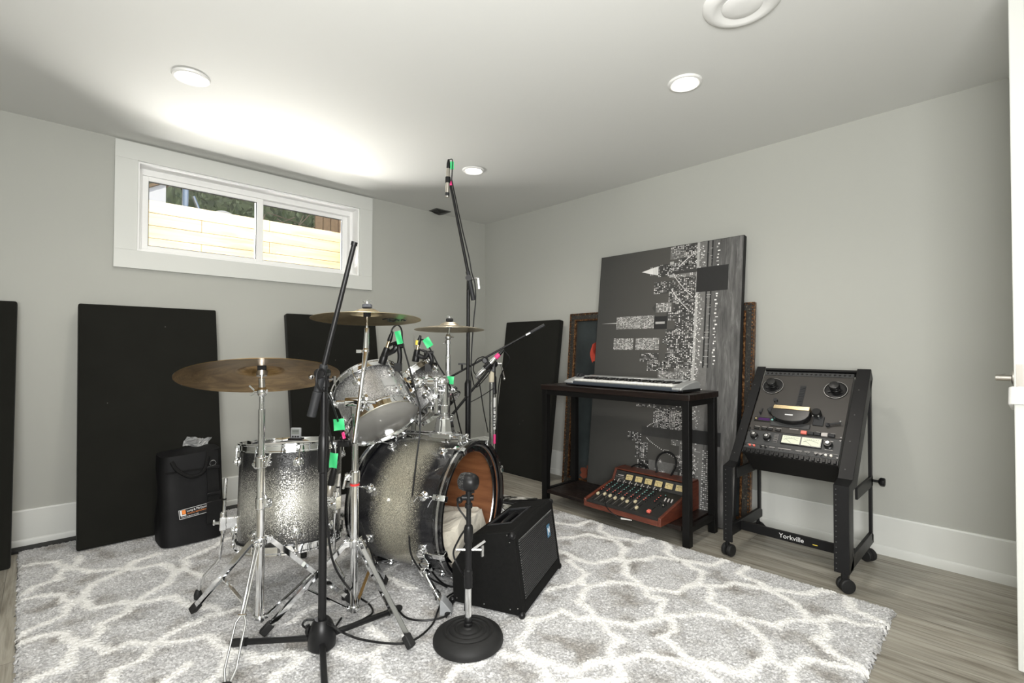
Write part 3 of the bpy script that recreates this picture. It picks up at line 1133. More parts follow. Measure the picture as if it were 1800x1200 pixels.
# tom mount on the top of the bass drum (local coords: y up, z forward)
mr = MB()
yt = BR + 0.030
for s in (-1, 1):
    mr.cyl((s * 0.028, yt, 0.07), (s * 0.028, yt, 0.42), 0.0058, n=10)
for zz in (0.07, 0.41):
    for s in (-1, 1):
        mr.cyl((s * 0.028, BR - .006, zz), (s * 0.028, yt + .009, zz), 0.010, 0.0085, n=12)
    mr.bar((-.040, BR + .006, zz), (.040, BR + .006, zz), 0.022, 0.010, (0, 1, 0))
mr.build('mount_rail', M['chrome'], bd, bevel=0.001)
ms = MB()
ms.box((0, yt + 0.002, 0.312), (0.086, 0.024, 0.115)).box((0, yt - .004, 0.375), (0.05, 0.016, 0.05))
ms.cyl((.04, yt, .22), (.06, yt, .22), .006, n=10).cyl((-.04, yt, .22), (-.06, yt, .22), .006, n=10)
ms.build('mount_slider', M['chrome'], bd, bevel=0.004)
mbse = MB().lathe([(0.052, 0), (0.052, 0.004), (0.046, 0.010), (0.038, 0.055), (0.034, 0.066), (0.022, 0.070), (0.020, 0.086), (0, 0.088)], (0, yt + 0.012, 0.312), (0, 1, 0), 10)
mbse.build('mount_base', M['chrome'], bd, bevel=0.002, smooth=20)
post = MB()
post.cyl((0, yt + .08, 0.312), (0, yt + 0.235, 0.312), 0.016, n=18)
post.cyl((0, yt + .10, 0.312), (0, yt + .135, 0.312), 0.023, n=18)
post.bar((-.045, yt + .118, .262), (.05, yt + .118, .262), 0.022, 0.024, (0, 1, 0))
post.cyl((.05, yt + .118, .25), (.05, yt + .118, .295), 0.006, n=10)
post.bar((.05, yt + .105, .295), (.05, yt + .131, .295), .007, .007)
post.build('mount_post', M['chrome'], bd, bevel=0.002)
post2 = MB()
for sx_ in (-1, 1):
    px_ = sx_ * .034
    post2.cyl((px_, yt + .10, .290), (px_, yt + .245, .290), .0105, n=16).cyl((px_, yt + .185, .290), (px_, yt + .215, .290), .016, n=16)
    post2.ball((px_, yt + .25, .290), .0155, 14, 8)
    post2.cyl((px_, yt + .20, .290), (px_, yt + .20, .330), .005, n=10).bar((px_, yt + .186, .330), (px_, yt + .214, .330), .007, .008)
post2.bar((-.055, yt + .175, .295), (.055, yt + .175, .295), .026, .022, (0, 1, 0))
post2.build('mount_tubes', M['chrome'], bd, bevel=0.002)
inv = rootmat(bd).inverted()
hub = V((0, yt + 0.235, 0.312))
for (tc_, ta_, rr_, hgt) in ((t1c, t1a, 0.1500, 0.192), (t2c, t2a, 0.130, 0.19)):
    wh = rootmat(bd) @ hub
    mid_axis = tc_ + ta_ * (hgt * 0.45)
    out = (wh - mid_axis)
    out = (out - ta_ * out.dot(ta_)).normalized()
    att = mid_axis + out * (rr_ + 0.003)
    A = inv @ att
    o3 = (inv.to_3x3() @ out).normalized()
    a3 = (inv.to_3x3() @ ta_).normalized()
    arm = MB()
    k1 = A + o3 * 0.055
    Rm = frame(a3, o3.cross(a3))
    arm.box(A + o3 * .008, (0.085, 0.055, 0.014), Rm)
    arm.box(A + o3 * .024, (0.048, 0.040, 0.024), Rm)
    arm.cyl(A + o3 * 0.02 - a3 * .032, A + o3 * 0.02 + a3 * .032, 0.013, n=14)
    arm.ball(k1, 0.026, 16, 10)
    arm.cyl(A + o3 * .02, k1, 0.016, n=14)
    arm.ball(hub + (k1 - hub).normalized() * .012, 0.026, 16, 10)
    arm.cyl(k1, hub, 0.0115, n=14)
    mm = (k1 + hub) / 2
    arm.cyl(mm - (k1 - hub).normalized() * .018, mm + (k1 - hub).normalized() * .018, 0.019, n=16)
    sdv = (k1 - hub).cross(V((0, 1, 0))).normalized()
    arm.cyl(mm, mm + sdv * .042, .0052, n=10).bar(mm + sdv * .042 - V((0, .014, 0)), mm + sdv * .042 + V((0, .014, 0)), .007, .008)
    arm.build('tom_arm', M['chrome'], bd, bevel=0.002)

# ------------------------------------------------------------------ cymbals
def m_cymbal(name, c0, c1, rough=0.28):
    t = NT(name)
    o = t.tc()
    sep = t.n('ShaderNodeSeparateXYZ')
    t.l(o, sep.inputs[0])
    r2 = t.math('SQRT', t.math('ADD', t.math('MULTIPLY', sep.outputs[0], sep.outputs[0]), t.math('MULTIPLY', sep.outputs[1], sep.outputs[1])))
    cmb = t.n('ShaderNodeCombineXYZ')
    t.l(r2, cmb.inputs[0])
    gro = t.noise(cmb.outputs[0], 480, 2)
    st = t.noise(t.tc('Object', (5, 5, 60)), 2.3, 5, 0.65, 1.0)
    c = t.mix(t.ramp(st.outputs[0], [(0.35, 0), (0.65, 1)]), c0, c1)
    c = t.mix(t.ramp(gro.outputs[0], [(0.4, 0.72), (0.6, 1.0)]), (0, 0, 0), c)
    t.set(col=c, rough=rough, metal=1.0, aniso=0.5)
    t.bump(gro.outputs[0], 0.15, 0.0006)
    return t.mat


def cymbal(name, label, R, center, tilt, heading, mat, bell=0.058, bow=0.028):
    a = V((math.sin(tilt) * math.cos(heading), math.sin(tilt) * math.sin(heading), math.cos(tilt)))
    t = thing(name, label, 'cymbal', center, basis(a), 'cymbals of the kit')
    pr = []
    n = 22
    for i in range(n + 1):
        r = 0.006 + (R - 0.006) * i / n
        z = -bow * (r / R) ** 1.7
        if r < bell:
            z += 0.020 * math.sqrt(max(0, 1 - (r / bell) ** 2))
        pr.append((r, z))
    under = [(r, z - 0.0013) for r, z in reversed(pr)]
    MB().lathe(pr + under, n=96, closed=True).build('cymbal_plate', mat, t, smooth=50)
    return t, a


bz1 = m_cymbal('aged_bronze', (0.25, 0.150, 0.058), (0.50, 0.33, 0.145), 0.28)
bz2 = m_cymbal('bright_bronze', (0.56, 0.44, 0.26), (0.76, 0.64, 0.42), 0.30)
bz3 = m_cymbal('pale_bronze', (0.62, 0.53, 0.39), (0.76, 0.68, 0.53), 0.34)
ride, ra = cymbal('ride_cymbal', 'big dark bronze cymbal, lowest and leftmost over the floor tom', 0.250, (-2.400, -1.630, 0.912), rad(16), rad(74), bz1, bell=0.066, bow=0.026)
crash, ca = cymbal('crash_cymbal', 'bright bronze cymbal, highest of the three, with a black logo underneath', 0.203, (-2.048, -1.693, 1.118), rad(4), rad(62), bz2, bell=0.052, bow=0.022)
splash, sa = cymbal('crash_cymbal', 'pale bronze cymbal on a straight stand, farthest right of the kit', 0.178, (-1.436, -1.392, 1.105), rad(2.5), rad(53), bz3, bell=0.050, bow=0.022)
# logo script under the second cymbal (dark marker strokes)
lg = MB()


def under_cym(u, v, R, bow, dz=-0.0022):
    r = math.hypot(u, v)
    return V((u, v, -bow * (r / R) ** 1.7 + dz))


Rcy = basis(ca)
# local directions: screen right and towards the camera
lr = Rcy.inverted() @ V((0.72, -0.69, 0))
lf = Rcy.inverted() @ V((-0.69, -0.72, 0))


def cp(a, b):
    q = lr * a + lf * b
    return under_cym(q.x, q.y, 0.203, 0.022)


zl = [[(0.034, -0.100), (0.056, -0.085), (0.050, -0.130), (0.072, -0.125)], [(0.064, -0.085), (0.060, -0.125), (0.082, -0.112), (0.080, -0.088), (0.064, -0.085)],
      [(0.084, -0.112), (0.092, -0.085), (0.096, -0.108), (0.104, -0.086)], [(0.108, -0.104), (0.116, -0.082), (0.124, -0.096), (0.132, -0.076)]]
for st in zl:
    lg.tube([cp(p.x, p.y) for p in smooth_path([V((a, b, 0)) for a, b in st], 5)], 0.0030, 6)
lg.build('logo_script', M['lettering_dark'], crash)

# ------------------------------------------------------------------ stands
def tbolt(mb, p, d, ln=0.03, h=0.024):
    d = V(d).normalized()
    mb.cyl(p, p + d * ln, 0.0048, n=10)
    mb.bar(p + d * ln - V((0, 0, h / 2)), p + d * ln + V((0, 0, h / 2)), 0.007, 0.006, (1, 0, 0))


def tripod(root, base, zc, zb, feet, zf=0.03, double=True, wire=None):
    """legs from a collar at height zc to rubber feet, braces back to the foot of the tube at zb"""
    base = V(base)
    cl = MB().lathe([(0.0130, -0.016), (0.021, -0.013), (0.022, 0.010), (0.018, 0.016), (0.0130, 0.017)], (base.x, base.y, zc), n=20, closed=True)
    lo = MB().lathe([(0.0132, -0.010), (0.018, -0.009), (0.018, 0.009), (0.0132, 0.010)], (base.x, base.y, zb), n=18, closed=True)
    for i, f in enumerate(feet):
        f = V(f)
        d = V((f.x - base.x, f.y - base.y, 0)).normalized()
        s = V((-d.y, d.x, 0))
        h0 = V((base.x, base.y, zc)) + d * 0.030
        cl.bar(V((base.x, base.y, zc)) + d * .014 + s * .008, h0 + d * .008 + s * .008, .004, .022)
        cl.bar(V((base.x, base.y, zc)) + d * .014 - s * .008, h0 + d * .008 - s * .008, .004, .022)
        cl.cyl(h0 - s * .013, h0 + s * .013, 0.0042, n=8)
        e = V((f.x, f.y, zf + 0.012))
        ax = (e - h0).normalized()
        leg = MB()
        if wire is not None and i == wire:
            q = h0 + (e - h0) * 0.52
            for sg in (-1, 1):
                leg.tube([h0 + s * sg * .005, q + s * sg * .004, q + ax * .02 + s * sg * .014, e - ax * .06 + s * sg * .015, e - ax * .025 + s * sg * .005], 0.0034, 8)
        elif double:
            up = ax.cross(s).normalized()
            for sg in (-1, 1):
                leg.bar(h0 + s * sg * .0085, e + s * sg * .0085, 0.0028, 0.015, up)
            leg.bar(h0 + (e - h0) * .06 + up * .006, e + up * .006, 0.0195, 0.003, up)
            pv = h0 + (e - h0) * 0.52
            leg.cyl(pv - s * .012, pv + s * .012, 0.005, n=8)
        else:
            leg.cyl(h0, e, 0.0075, n=12)
        lob = leg.build('leg', M['chrome'], root, world=True)
        rf = MB()
        up = ax.cross(s).normalized()
        rf.bar(e - ax * 0.030, e + ax * 0.012, 0.024, 0.026, up)
        rf.build('rubber_foot', M['rubber'], lob, world=True, bevel=0.004)
        b0 = V((base.x, base.y, zb)) + d * .019
        b1 = h0 + (e - h0) * 0.52
        lo.bar(b0 - d * .008 + s * .0, b0 + d * .006, 0.020, 0.012)
        br = MB().bar(b0, b1, 0.012, 0.003, d.cross(b1 - b0).cross(b1 - b0))
        br.cyl(b0 - s * .009, b0 + s * .009, .004, n=8).cyl(b1 - s * .012, b1 + s * .012, .004, n=8)
        br.build('brace', M['chrome'], root, world=True)
    cl.build('collar', M['chrome'], root, world=True, bevel=0.0015)
    lo.build('brace_hub', M['chrome'], root, world=True, bevel=0.0015)


def topper(root, c, a, felt, cap=True, k=1.0):
    """felts, wing nut and stud through the cymbal bell"""
    c = V(c)
    a = V(a)
    MB().cyl(c + a * 0.0215, c + a * (0.0215 + .0145 * k), 0.019, 0.0185, n=22).build('felt', felt, root, world=True, bevel=0.003)
    MB().cyl(c - a * 0.012, c + a * 0.019, 0.014, n=20).build('lower_felt', M['blackfelt'], root, world=True)
    c = c - a * (.022 * (1 - k))
    g = MB().cyl(c - a * 0.03, c + a * 0.052, 0.0036, n=10).cyl(c + a * .036, c + a * .046, .0085, .006, n=14)
    s = a.cross(V((0.3, 1, 0))).normalized()
    g.bar(c + a * .040 - s * .0, c + a * .050 + s * .014, .004, .009).bar(c + a * .040, c + a * .050 - s * .014, .004, .009)
    g.build('wing_nut', M['chrome'], root, world=True)


# left: straight stand under the ride
rb = V((-2.400, -1.635, 0.075))
rs_ = thing('cymbal_stand', 'chrome cymbal stand before the floor tom, holding the big dark cymbal', 'cymbal stand', (rb.x, rb.y, 0.0), group='cymbal stands')
MB().cyl((rb.x, rb.y, 0.066), (rb.x, rb.y, 0.622), 0.0135, n=22).build('base_tube', M['chrome'], rs_, world=True)
MB().cyl((rb.x, rb.y, 0.6), (rb.x, rb.y, 0.778), 0.0108, n=22).build('middle_tube', M['chrome'], rs_, world=True)
MB().cyl((rb.x, rb.y, 0.76), (rb.x, rb.y, 0.825), 0.0085, n=22).build('upper_tube', M['chrome'], rs_, world=True)
for z, r in ((0.600, 0.0185), (0.462, 0.0165)):
    g = MB().lathe([(0.0136, -.020), (r, -.018), (r, .018), (0.0136, .020)], (rb.x, rb.y, z), n=20, closed=True)
    g.box(V((rb.x, rb.y, z)) + cam_r * .022, (0.022, 0.018, 0.026), Rc)
    g.cyl(V((rb.x, rb.y, z)) + cam_r * .030, V((rb.x, rb.y, z)) + cam_r * .030 - cam_f * .026, .007, n=12)
    g.bar(V((rb.x, rb.y, z)) + cam_r * .030 - cam_f * .024, V((rb.x, rb.y, z + .035)) + cam_r * (.043 if z > .5 else .026) - cam_f * .024, .008, .008, cam_f)
    g.build('height_clamp', M['chrome'], rs_, world=True, bevel=0.003)
g = MB().ball((rb.x, rb.y, 0.838), (0.016, 0.016, 0.020), 16, 10)
g.cyl(V((rb.x, rb.y, .838)) - cam_r * .024, V((rb.x, rb.y, .838)) + cam_r * .016, .0075, n=12)
g.bar(V((rb.x, rb.y, .838)) - cam_r * .02, V((rb.x, rb.y, .858)) - cam_r * .042, .006, .007, cam_f).bar(V((rb.x, rb.y, .838)) - cam_r * .02, V((rb.x, rb.y, .824)) - cam_r * .04, .006, .007, cam_f)
g.build('tilter', M['chrome'], rs_, world=True)
MB().cyl((rb.x, rb.y, 0.845), V(ride.location) - ra * .03, 0.0105, n=16).cyl(V(ride.location) - ra * .022, V(ride.location) - ra * .006, .017, .019, n=20).build('tilter_cup', M['nickel'], rs_, world=True)
topper(rs_, ride.location, ra, M['felt'], k=.35)
tripod(rs_, rb, 0.335, 0.078, [(-2.531, -1.336, 0.03), (-2.570, -1.912, 0.03), (-2.092, -1.660, 0.03)], wire=1)

# middle: boom stand under the crash
kb = V((-2.125, -1.760, 0.055))
ks = thing('cymbal_stand', 'chrome boom stand in front of the bass drum, holding the highest cymbal', 'cymbal stand', (kb.x, kb.y, 0.0), group='cymbal stands')
MB().cyl((kb.x, kb.y, 0.046), (kb.x, kb.y, 0.545), 0.0135, n=22).build('base_tube', M['chrome'], ks, world=True)
MB().cyl((kb.x, kb.y, 0.53), (kb.x, kb.y, 0.755), 0.0110, n=22).build('middle_tube', M['chrome'], ks, world=True)
g = MB().lathe([(0.0136, -.022), (0.0175, -.020), (0.0175, .020), (0.0136, .022)], (kb.x, kb.y, 0.525), n=20, closed=True)
g.box(V((kb.x, kb.y, 0.525)) - cam_r * .022, (0.024, 0.020, 0.026), Rc)
g.cyl(V((kb.x, kb.y, 0.525)) - cam_r * .026, V((kb.x, kb.y, 0.525)) - cam_r * .026 - cam_f * .024, .006, n=12)
g.bar(V((kb.x, kb.y, .525)) - cam_r * .026 - cam_f * .022, V((kb.x, kb.y, .487)) - cam_r * .034 - cam_f * .022, .008, .009, cam_f)
g.build('height_clamp', M['chrome'], ks, world=True, bevel=0.003)
MB().lathe([(0.0136, -.004), (0.0165, -.003), (0.0165, .003), (0.0136, .004)], (kb.x, kb.y, 0.497), n=20, closed=True).build('memory_lock_mark', M['red'], ks, world=True, label='red ring mark')
cl = V((kb.x, kb.y, 0.792))
ctop = V(crash.location)
bdir = (ctop - V((0, 0, 0.13)) - (cl + cam_f * 0.022 + cam_r * .006))
pbot = cl - cam_f * 0.020 + cam_r * 0.020
bt = ctop - V((0, 0, 0.118))
bax = (bt - pbot).normalized()
MB().cyl(pbot - bax * 0.15, bt - bax * .10, 0.0072, n=16).build('boom_rod', M['chrome'], ks, world=True)
g = MB().cyl(cl - cam_r * .033 - cam_f * .004, cl + cam_r * .028 - cam_f * .004, 0.019, n=22)
g.cyl(cl - V((0, 0, .05)), cl - V((0, 0, .012)), .015, .017, n=18)
g.cyl(cl - cam_r * .066 - cam_f * .004, cl - cam_r * .03 - cam_f * .004, .007, n=12)
g.cyl(cl + cam_r * .028 - cam_f * .004, cl + cam_r * .075 - cam_f * .004, .0068, n=12)
g.bar(cl - cam_r * .060 - cam_f * .004, cl - cam_r * .066 - cam_f * .004 + V((0, 0, -.008)), .014, .016, cam_f)
g.bar(cl + cam_r * .040 - cam_f * .012, cl + cam_r * .030 - cam_f * .018 - V((0, 0, .032)), .006, .008, cam_f)
g.build('boom_clamp', M['chrome'], ks, world=True, bevel=0.002)
g = MB().cyl(bt - bax * .11, bt - bax * .035, .0085, .011, n=16).ball(bt - bax * .03, (.013, .013, .016), 14, 8)
g.cyl(bt - bax * .03 - cam_r * .030, bt - bax * .03 + cam_r * .012, .006, n=12).box(bt - bax * .03 - cam_r * .026, (.018, .012, .012), Rc)
g.cyl(bt - bax * .025, ctop - ca * .055, .0115, .008, n=16).cyl(ctop - ca * .06, ctop - ca * .012, .0045, n=12)
g.build('tilter', M['chrome'], ks, world=True)
topper(ks, ctop, ca, M['felt'])
tripod(ks, kb, 0.290, 0.060, [(-2.080, -2.058, 0.03), (-2.392, -1.662, 0.03), (-1.925, -1.618, 0.03)], wire=None)

# right: straight stand standing behind the bass drum
sb3 = V((-1.437, -1.382, 0))
ss = thing('cymbal_stand', 'straight chrome cymbal stand behind the bass drum, holding the pale cymbal', 'cymbal stand', (sb3.x, sb3.y, 0.0), group='cymbal stands')
MB().cyl((sb3.x, sb3.y, 0.05), (sb3.x, sb3.y, 0.62), 0.0140, n=18).build('base_tube', M['chrome'], ss, world=True)
MB().cyl((sb3.x, sb3.y, 0.6), (sb3.x, sb3.y, 0.955), 0.0125, n=18).build('middle_tube', M['chrome'], ss, world=True)
MB().cyl((sb3.x, sb3.y, 0.94), (sb3.x, sb3.y, 1.025), 0.0100, n=18).cyl((sb3.x, sb3.y, .935), (sb3.x, sb3.y, .955), .0148, .011, n=18).build('upper_tube', M['chrome'], ss, world=True)
g = MB().ball((sb3.x, sb3.y, 1.045), (0.014, 0.014, 0.020), 14, 8).cyl((sb3.x, sb3.y, 1.01), (sb3.x, sb3.y, 1.03), .0135, n=16)
p = V((sb3.x, sb3.y, 1.045))
g.cyl(p, p + cam_r * .03, .004, n=8).cyl(p - V((0, 0, .025)), p - V((0, 0, .03)) - cam_r * .026, .004, n=8)
g.cyl(p, V(splash.location) - sa * .012, .007, n=12)
g.build('tilter', M['chrome'], ss, world=True)
topper(ss, splash.location, sa, M['blackfelt'])
tripod(ss, sb3, 0.30, 0.06, [(-1.14, -1.36, 0.03), (-1.50, -1.12, 0.03), (-1.27, -1.62, 0.03)], wire=None)
# ================================================================== microphone stands
def round_knob(mb, p, d, r=0.012, ln=0.02):
    d = V(d).normalized()
    mb.cyl(p, p + d * ln * .5, r * .5, n=10).cyl(p + d * ln * .5, p + d * ln, r, n=12)


# ---- front black tripod boom stand
bs = V((-2.283, -1.863, 0))
st = thing('microphone_stand', 'tall black tripod boom stand nearest the camera, its boom pointing up before the window', 'microphone stand', bs, group='microphone stands')
MB().lathe([(0.0, 0.030), (0.036, 0.030), (0.042, 0.037), (0.043, 0.066), (0.038, 0.092), (0.031, 0.110), (0.022, 0.122), (0.0, 0.122)], bs, n=28).build('leg_hub', M['blackplastic'], st, world=True)
g = MB()
round_knob(g, bs + V((0, 0, 0.085)) - cam_r * .028, -cam_r, 0.013, 0.022)
g.bar(bs + V((0, 0, .085)) - cam_r * .046 - V((0, 0, .018)), bs + V((0, 0, .085)) - cam_r * .046 + V((0, 0, .018)), .008, .012)
g.build('hub_knob', M['blackplastic'], st, world=True, bevel=0.002)
for f in ((-2.487, -1.635), (-1.972, -1.826), (-2.392, -2.152)):
    e = V((f[0], f[1], 0.030))
    a = bs + V((0, 0, 0.062))
    d = (e - a).normalized()
    lo_ = MB().cyl(a + d * .025, e - d * .03, 0.0095, n=14).build('leg', M['blackmetal'], st, world=True)
    MB().tube([e - d * .055, e - d * .01, e], [0.0125, 0.0125, 0.008], 14).build('rubber_foot', M['rubber'], lo_, world=True)
MB().cyl(bs + V((0, 0, 0.10)), bs + V((0, 0, 0.66)), 0.0125, n=20).build('lower_tube', M['blackmetal'], st, world=True)
MB().cyl(bs + V((0, 0, 0.64)), bs + V((0, 0, 0.88)), 0.0100, n=20).build('upper_tube', M['blackmetal'], st, world=True)
MB().lathe([(0.0127, 0), (0.0165, .004), (0.0175, .07), (0.0155, .115), (0.0105, .125)], bs + V((0, 0, 0.585)), n=22).build('height_clutch', M['blackplastic'], st, world=True)
pv = bs + V((0, 0, 0.905))
btop = V((-2.2098, -1.9334, 1.3165))
bbot = V((-2.3045, -1.8423, 0.7684))
off = -cam_f * 0.026
MB().cyl(bbot + off + (btop - bbot) * .18, btop + off, 0.0082, 0.0075, n=16).build('boom_tube', M['blackmetal'], st, world=True)
MB().cyl(bbot + off, bbot + off + (btop - bbot) * 0.145, 0.0142, n=20).cyl(bbot + off + (btop - bbot) * .145, bbot + off + (btop - bbot) * .30, 0.0125, n=20).build('counterweight', M['darkplastic'], st, world=True, bevel=0.002)
MB().cyl(btop + off - (btop - bbot) * .008, btop + off + (btop - bbot) * .012, 0.0100, n=14).build('boom_end', M['blackplastic'], st, world=True)
g = MB().cyl(pv - V((0, 0, .045)), pv + V((0, 0, .012)), .0155, n=20).cyl(pv + cam_f * .018, pv - cam_f * .045, .0165, n=20)
g.build('boom_clamp', M['blackplastic'], st, world=True, bevel=0.002)
g = MB()
g.cyl(pv + V((0, 0, -.02)), pv + V((0, 0, -.02)) + cam_r * .035, .004, n=8).cyl(pv - cam_r * .008, pv - cam_r * .040 + V((0, 0, -.012)), .005, n=10).ball(pv - cam_r * .042 + V((0, 0, -.012)), .009, 10, 6)
g.bar(pv + V((0, 0, -.01)) + cam_r * .032, pv + V((0, 0, -.035)) + cam_r * .032, .012, .008)
g.build('clamp_lever', M['chrome_dull'], st, world=True)

# ---- round base stand holding the kick microphone
kb_ = V((-1.914, -2.147, 0.020))
ks2 = thing('microphone_stand', 'short microphone stand with a heavy round ringed black base', 'microphone stand', kb_, group='microphone stands')
MB().lathe([(0.0, 0.004), (0.112, 0.004), (0.1155, 0.008), (0.1155, 0.018), (0.110, 0.030), (0.094, 0.041), (0.084, 0.044), (0.080, 0.0415), (0.074, 0.0415), (0.070, 0.045), (0.064, 0.0465), (0.060, 0.0435), (0.054, 0.0435), (0.050, 0.047), (0.045, 0.048), (0.041, 0.045), (0.034, 0.045), (0.030, 0.049), (0.020, 0.051), (0.016, 0.056), (0.0, 0.056)], kb_ - V((0, 0, .004)), n=64).build('round_base', M['rubber'], ks2, world=True)
g = MB().lathe([(0.011, 0), (0.0145, .004), (.0145, .010), (.012, .013), (.0135, .017), (.0135, .024), (.011, .03)], kb_ + V((0, 0, .05)), n=18)
g.build('base_collar', M['blackplastic'], ks2, world=True)
MB().cyl(kb_ + V((0, 0, .05)), kb_ + V((0, 0, .215)), 0.0110, n=20).build('chrome_tube', M['chrome'], ks2, world=True, label='chrome lower tube')
MB().lathe([(.0112, 0), (.0145, .002), (.0145, .058), (.0112, .062)], kb_ + V((0, 0, .175)), n=20).build('grip_sleeve', M['blackplastic'], ks2, world=True)
MB().cyl(kb_ + V((0, 0, .235)), kb_ + V((0, 0, .325)), .0115, n=18).lathe([(.0, 0), (.014, 0), (.0155, .006), (.0155, .045), (.0125, .055), (.0, .055)], kb_ + V((0, 0, .325)), n=18).build('clutch', M['blackplastic'], ks2, world=True)
g = MB()
p = kb_ + V((0, 0, 0.300))
g.cyl(p - cam_r * .040, p + cam_r * .045, .0045, n=10).bar(p + cam_r * .045 + V((0, 0, .014)), p + cam_r * .045 - V((0, 0, .022)), .007, .009).bar(p + cam_r * .012, p + cam_r * .055 + V((0, 0, .030)), .007, .008)
g.build('clutch_lever', M['chrome_dull'], ks2, world=True)
MB().cyl(kb_ + V((0, 0, .36)), kb_ + V((0, 0, .475)), .0082, n=16).cyl(kb_ + V((0, 0, .438)), kb_ + V((0, 0, .452)), .0125, n=16).build('upper_tube', M['blackmetal'], ks2, world=True)

# kick microphone: stubby black body, grey mesh head facing the drum
t = NT('grey_mic_mesh')
v_ = t.tc()
vo = t.n('ShaderNodeTexVoronoi')
vo.inputs['Scale'].default_value = 420
t.l(v_, vo.inputs['Vector'])
t.set(col=t.ramp(vo.outputs['Distance'], [(0.2, 0.18), (0.6, 0.02)]), rough=0.4, metal=0.6)
M['micmesh'] = t.mat
kc = kb_ + V((0, 0, 0.523))
km = thing('kick_microphone', 'stubby black microphone aimed into the bass drum from the round base stand', 'microphone', kc)
kd = (-cam_r * 0.93 + cam_f * 0.36).normalized()
MB().lathe([(0.0, -0.034), (0.012, -0.033), (0.022, -0.028), (0.028, -0.018), (0.031, -0.004), (0.031, 0.006), (0.0, 0.006)], kc, kd, 28).build('body', M['blackplastic'], km, world=True)
MB().lathe([(0.030, 0.006), (0.030, 0.016), (0.026, 0.028), (0.014, 0.036), (0.0, 0.038)], kc, kd, 28).build('mesh_grille', M['micmesh'], km, world=True)
g = MB().cyl(kc - V((0, 0, .055)), kc - V((0, 0, .02)), .010, n=14).cyl(kc - V((0, 0, .052)) - cam_r * .022, kc - V((0, 0, .052)) + cam_r * .016, .009, n=14).ball(kc - V((0, 0, .06)) - cam_r * .03, .011, 12, 8)
g.build('swivel_mount', M['blackplastic'], km, world=True)
cb = MB().tube([kc - kd * .02 - V((0, 0, .03)), kc - cam_r * .030 - V((0, 0, .055)), kc - cam_r * .034 - V((0, 0, .085)), kc - cam_r * .004 - V((0, 0, .135)), kc - cam_r * .030 - V((0, 0, .185)), kc - cam_r * .050 - V((0, 0, .235)), kc - cam_r * .030 - V((0, 0, .285)) - cam_f * .0, kc - cam_r * .012 - V((0, 0, .34)) + cam_f * .03, kc - cam_r * .02 + cam_f * .09 - V((0, 0, .47))], 0.0032, 8, sm=6)
cb.build('cable', M['cable'], km, world=True)

# ---- tall overhead stand in the corner
oh = V((-1.240, -1.300, 0))
os_ = thing('microphone_stand', 'tallest black boom stand, rising behind the drums towards the ceiling corner', 'microphone stand', oh, group='microphone stands')
for a in (40, 160, 280):
    d = V((math.cos(rad(a)), math.sin(rad(a)), 0))
    lo_ = MB().cyl(oh + V((0, 0, .08)) + d * .02, oh + d * .28 + V((0, 0, .032)), .0095, n=12).build('leg', M['blackmetal'], os_, world=True)
    MB().cyl(oh + d * .26 + V((0, 0, .033)), oh + d * .31 + V((0, 0, .031)), .012, n=12).build('rubber_foot', M['rubber'], lo_, world=True)
MB().lathe([(0, .045), (.03, .045), (.034, .07), (.022, .105), (0, .105)], oh, n=22).build('leg_hub', M['blackplastic'], os_, world=True)
MB().cyl(oh + V((0, 0, .1)), oh + V((0, 0, .80)), .0140, n=18).build('lower_tube', M['blackmetal'], os_, world=True)
MB().cyl(oh + V((0, 0, .78)), oh + V((0, 0, 1.36)), .0100, n=18).build('upper_tube', M['blackmetal'], os_, world=True)
MB().lathe([(.0142, 0), (.019, .004), (.019, .075), (.0105, .095)], oh + V((0, 0, .72)), n=20).build('height_clutch', M['blackplastic'], os_, world=True)
otop = V((-1.3251, -1.2412, 1.9154))
obot = V((-1.2208, -1.3259, 1.2536))
omid = V((-1.2406, -1.3097, 1.3734))
off = -cam_f * 0.024
dbo = (otop - obot).normalized()
MB().cyl(obot + off + dbo * .1, otop + off, .0088, .0075, n=14).build('boom_tube', M['blackmetal'], os_, world=True)
MB().cyl(obot + off, obot + off + dbo * .16, .0125, n=16).build('counterweight', M['darkplastic'], os_, world=True)
MB().cyl(omid + cam_f * .02, omid - cam_f * .045, .017, n=18).cyl(omid - V((0, 0, .06)), omid, .0145, n=18).build('boom_clamp', M['blackplastic'], os_, world=True)
MB().cyl(omid + V((0, 0, .0)) + cam_r * .01, omid + cam_r * .05 + V((0, 0, .005)), .0045, n=8).bar(omid + cam_r * .048 + V((0, 0, .005)), omid + cam_r * .055 - V((0, 0, .055)), .007, .009).build('clamp_lever', M['chrome_dull'], os_, world=True)
MB().tube([otop + off + cam_r * .012, V((-1.2986, -1.3159, 1.6470)), V((-1.2696, -1.3401, 1.4918)), V((-1.2573, -1.3499, 1.4049)), V((-1.2429, -1.3621, 1.3366)), V((-1.2330, -1.3556, 1.2444)), V((-1.2385, -1.3481, 1.1508)), V((-1.2450, -1.3374, 0.9638)), V((-1.2462, -1.3304, 0.7144)), V((-1.2453, -1.3257, 0.4805))], 0.0034, 8, sm=6).build('cable', M['cable'], os_, world=True)

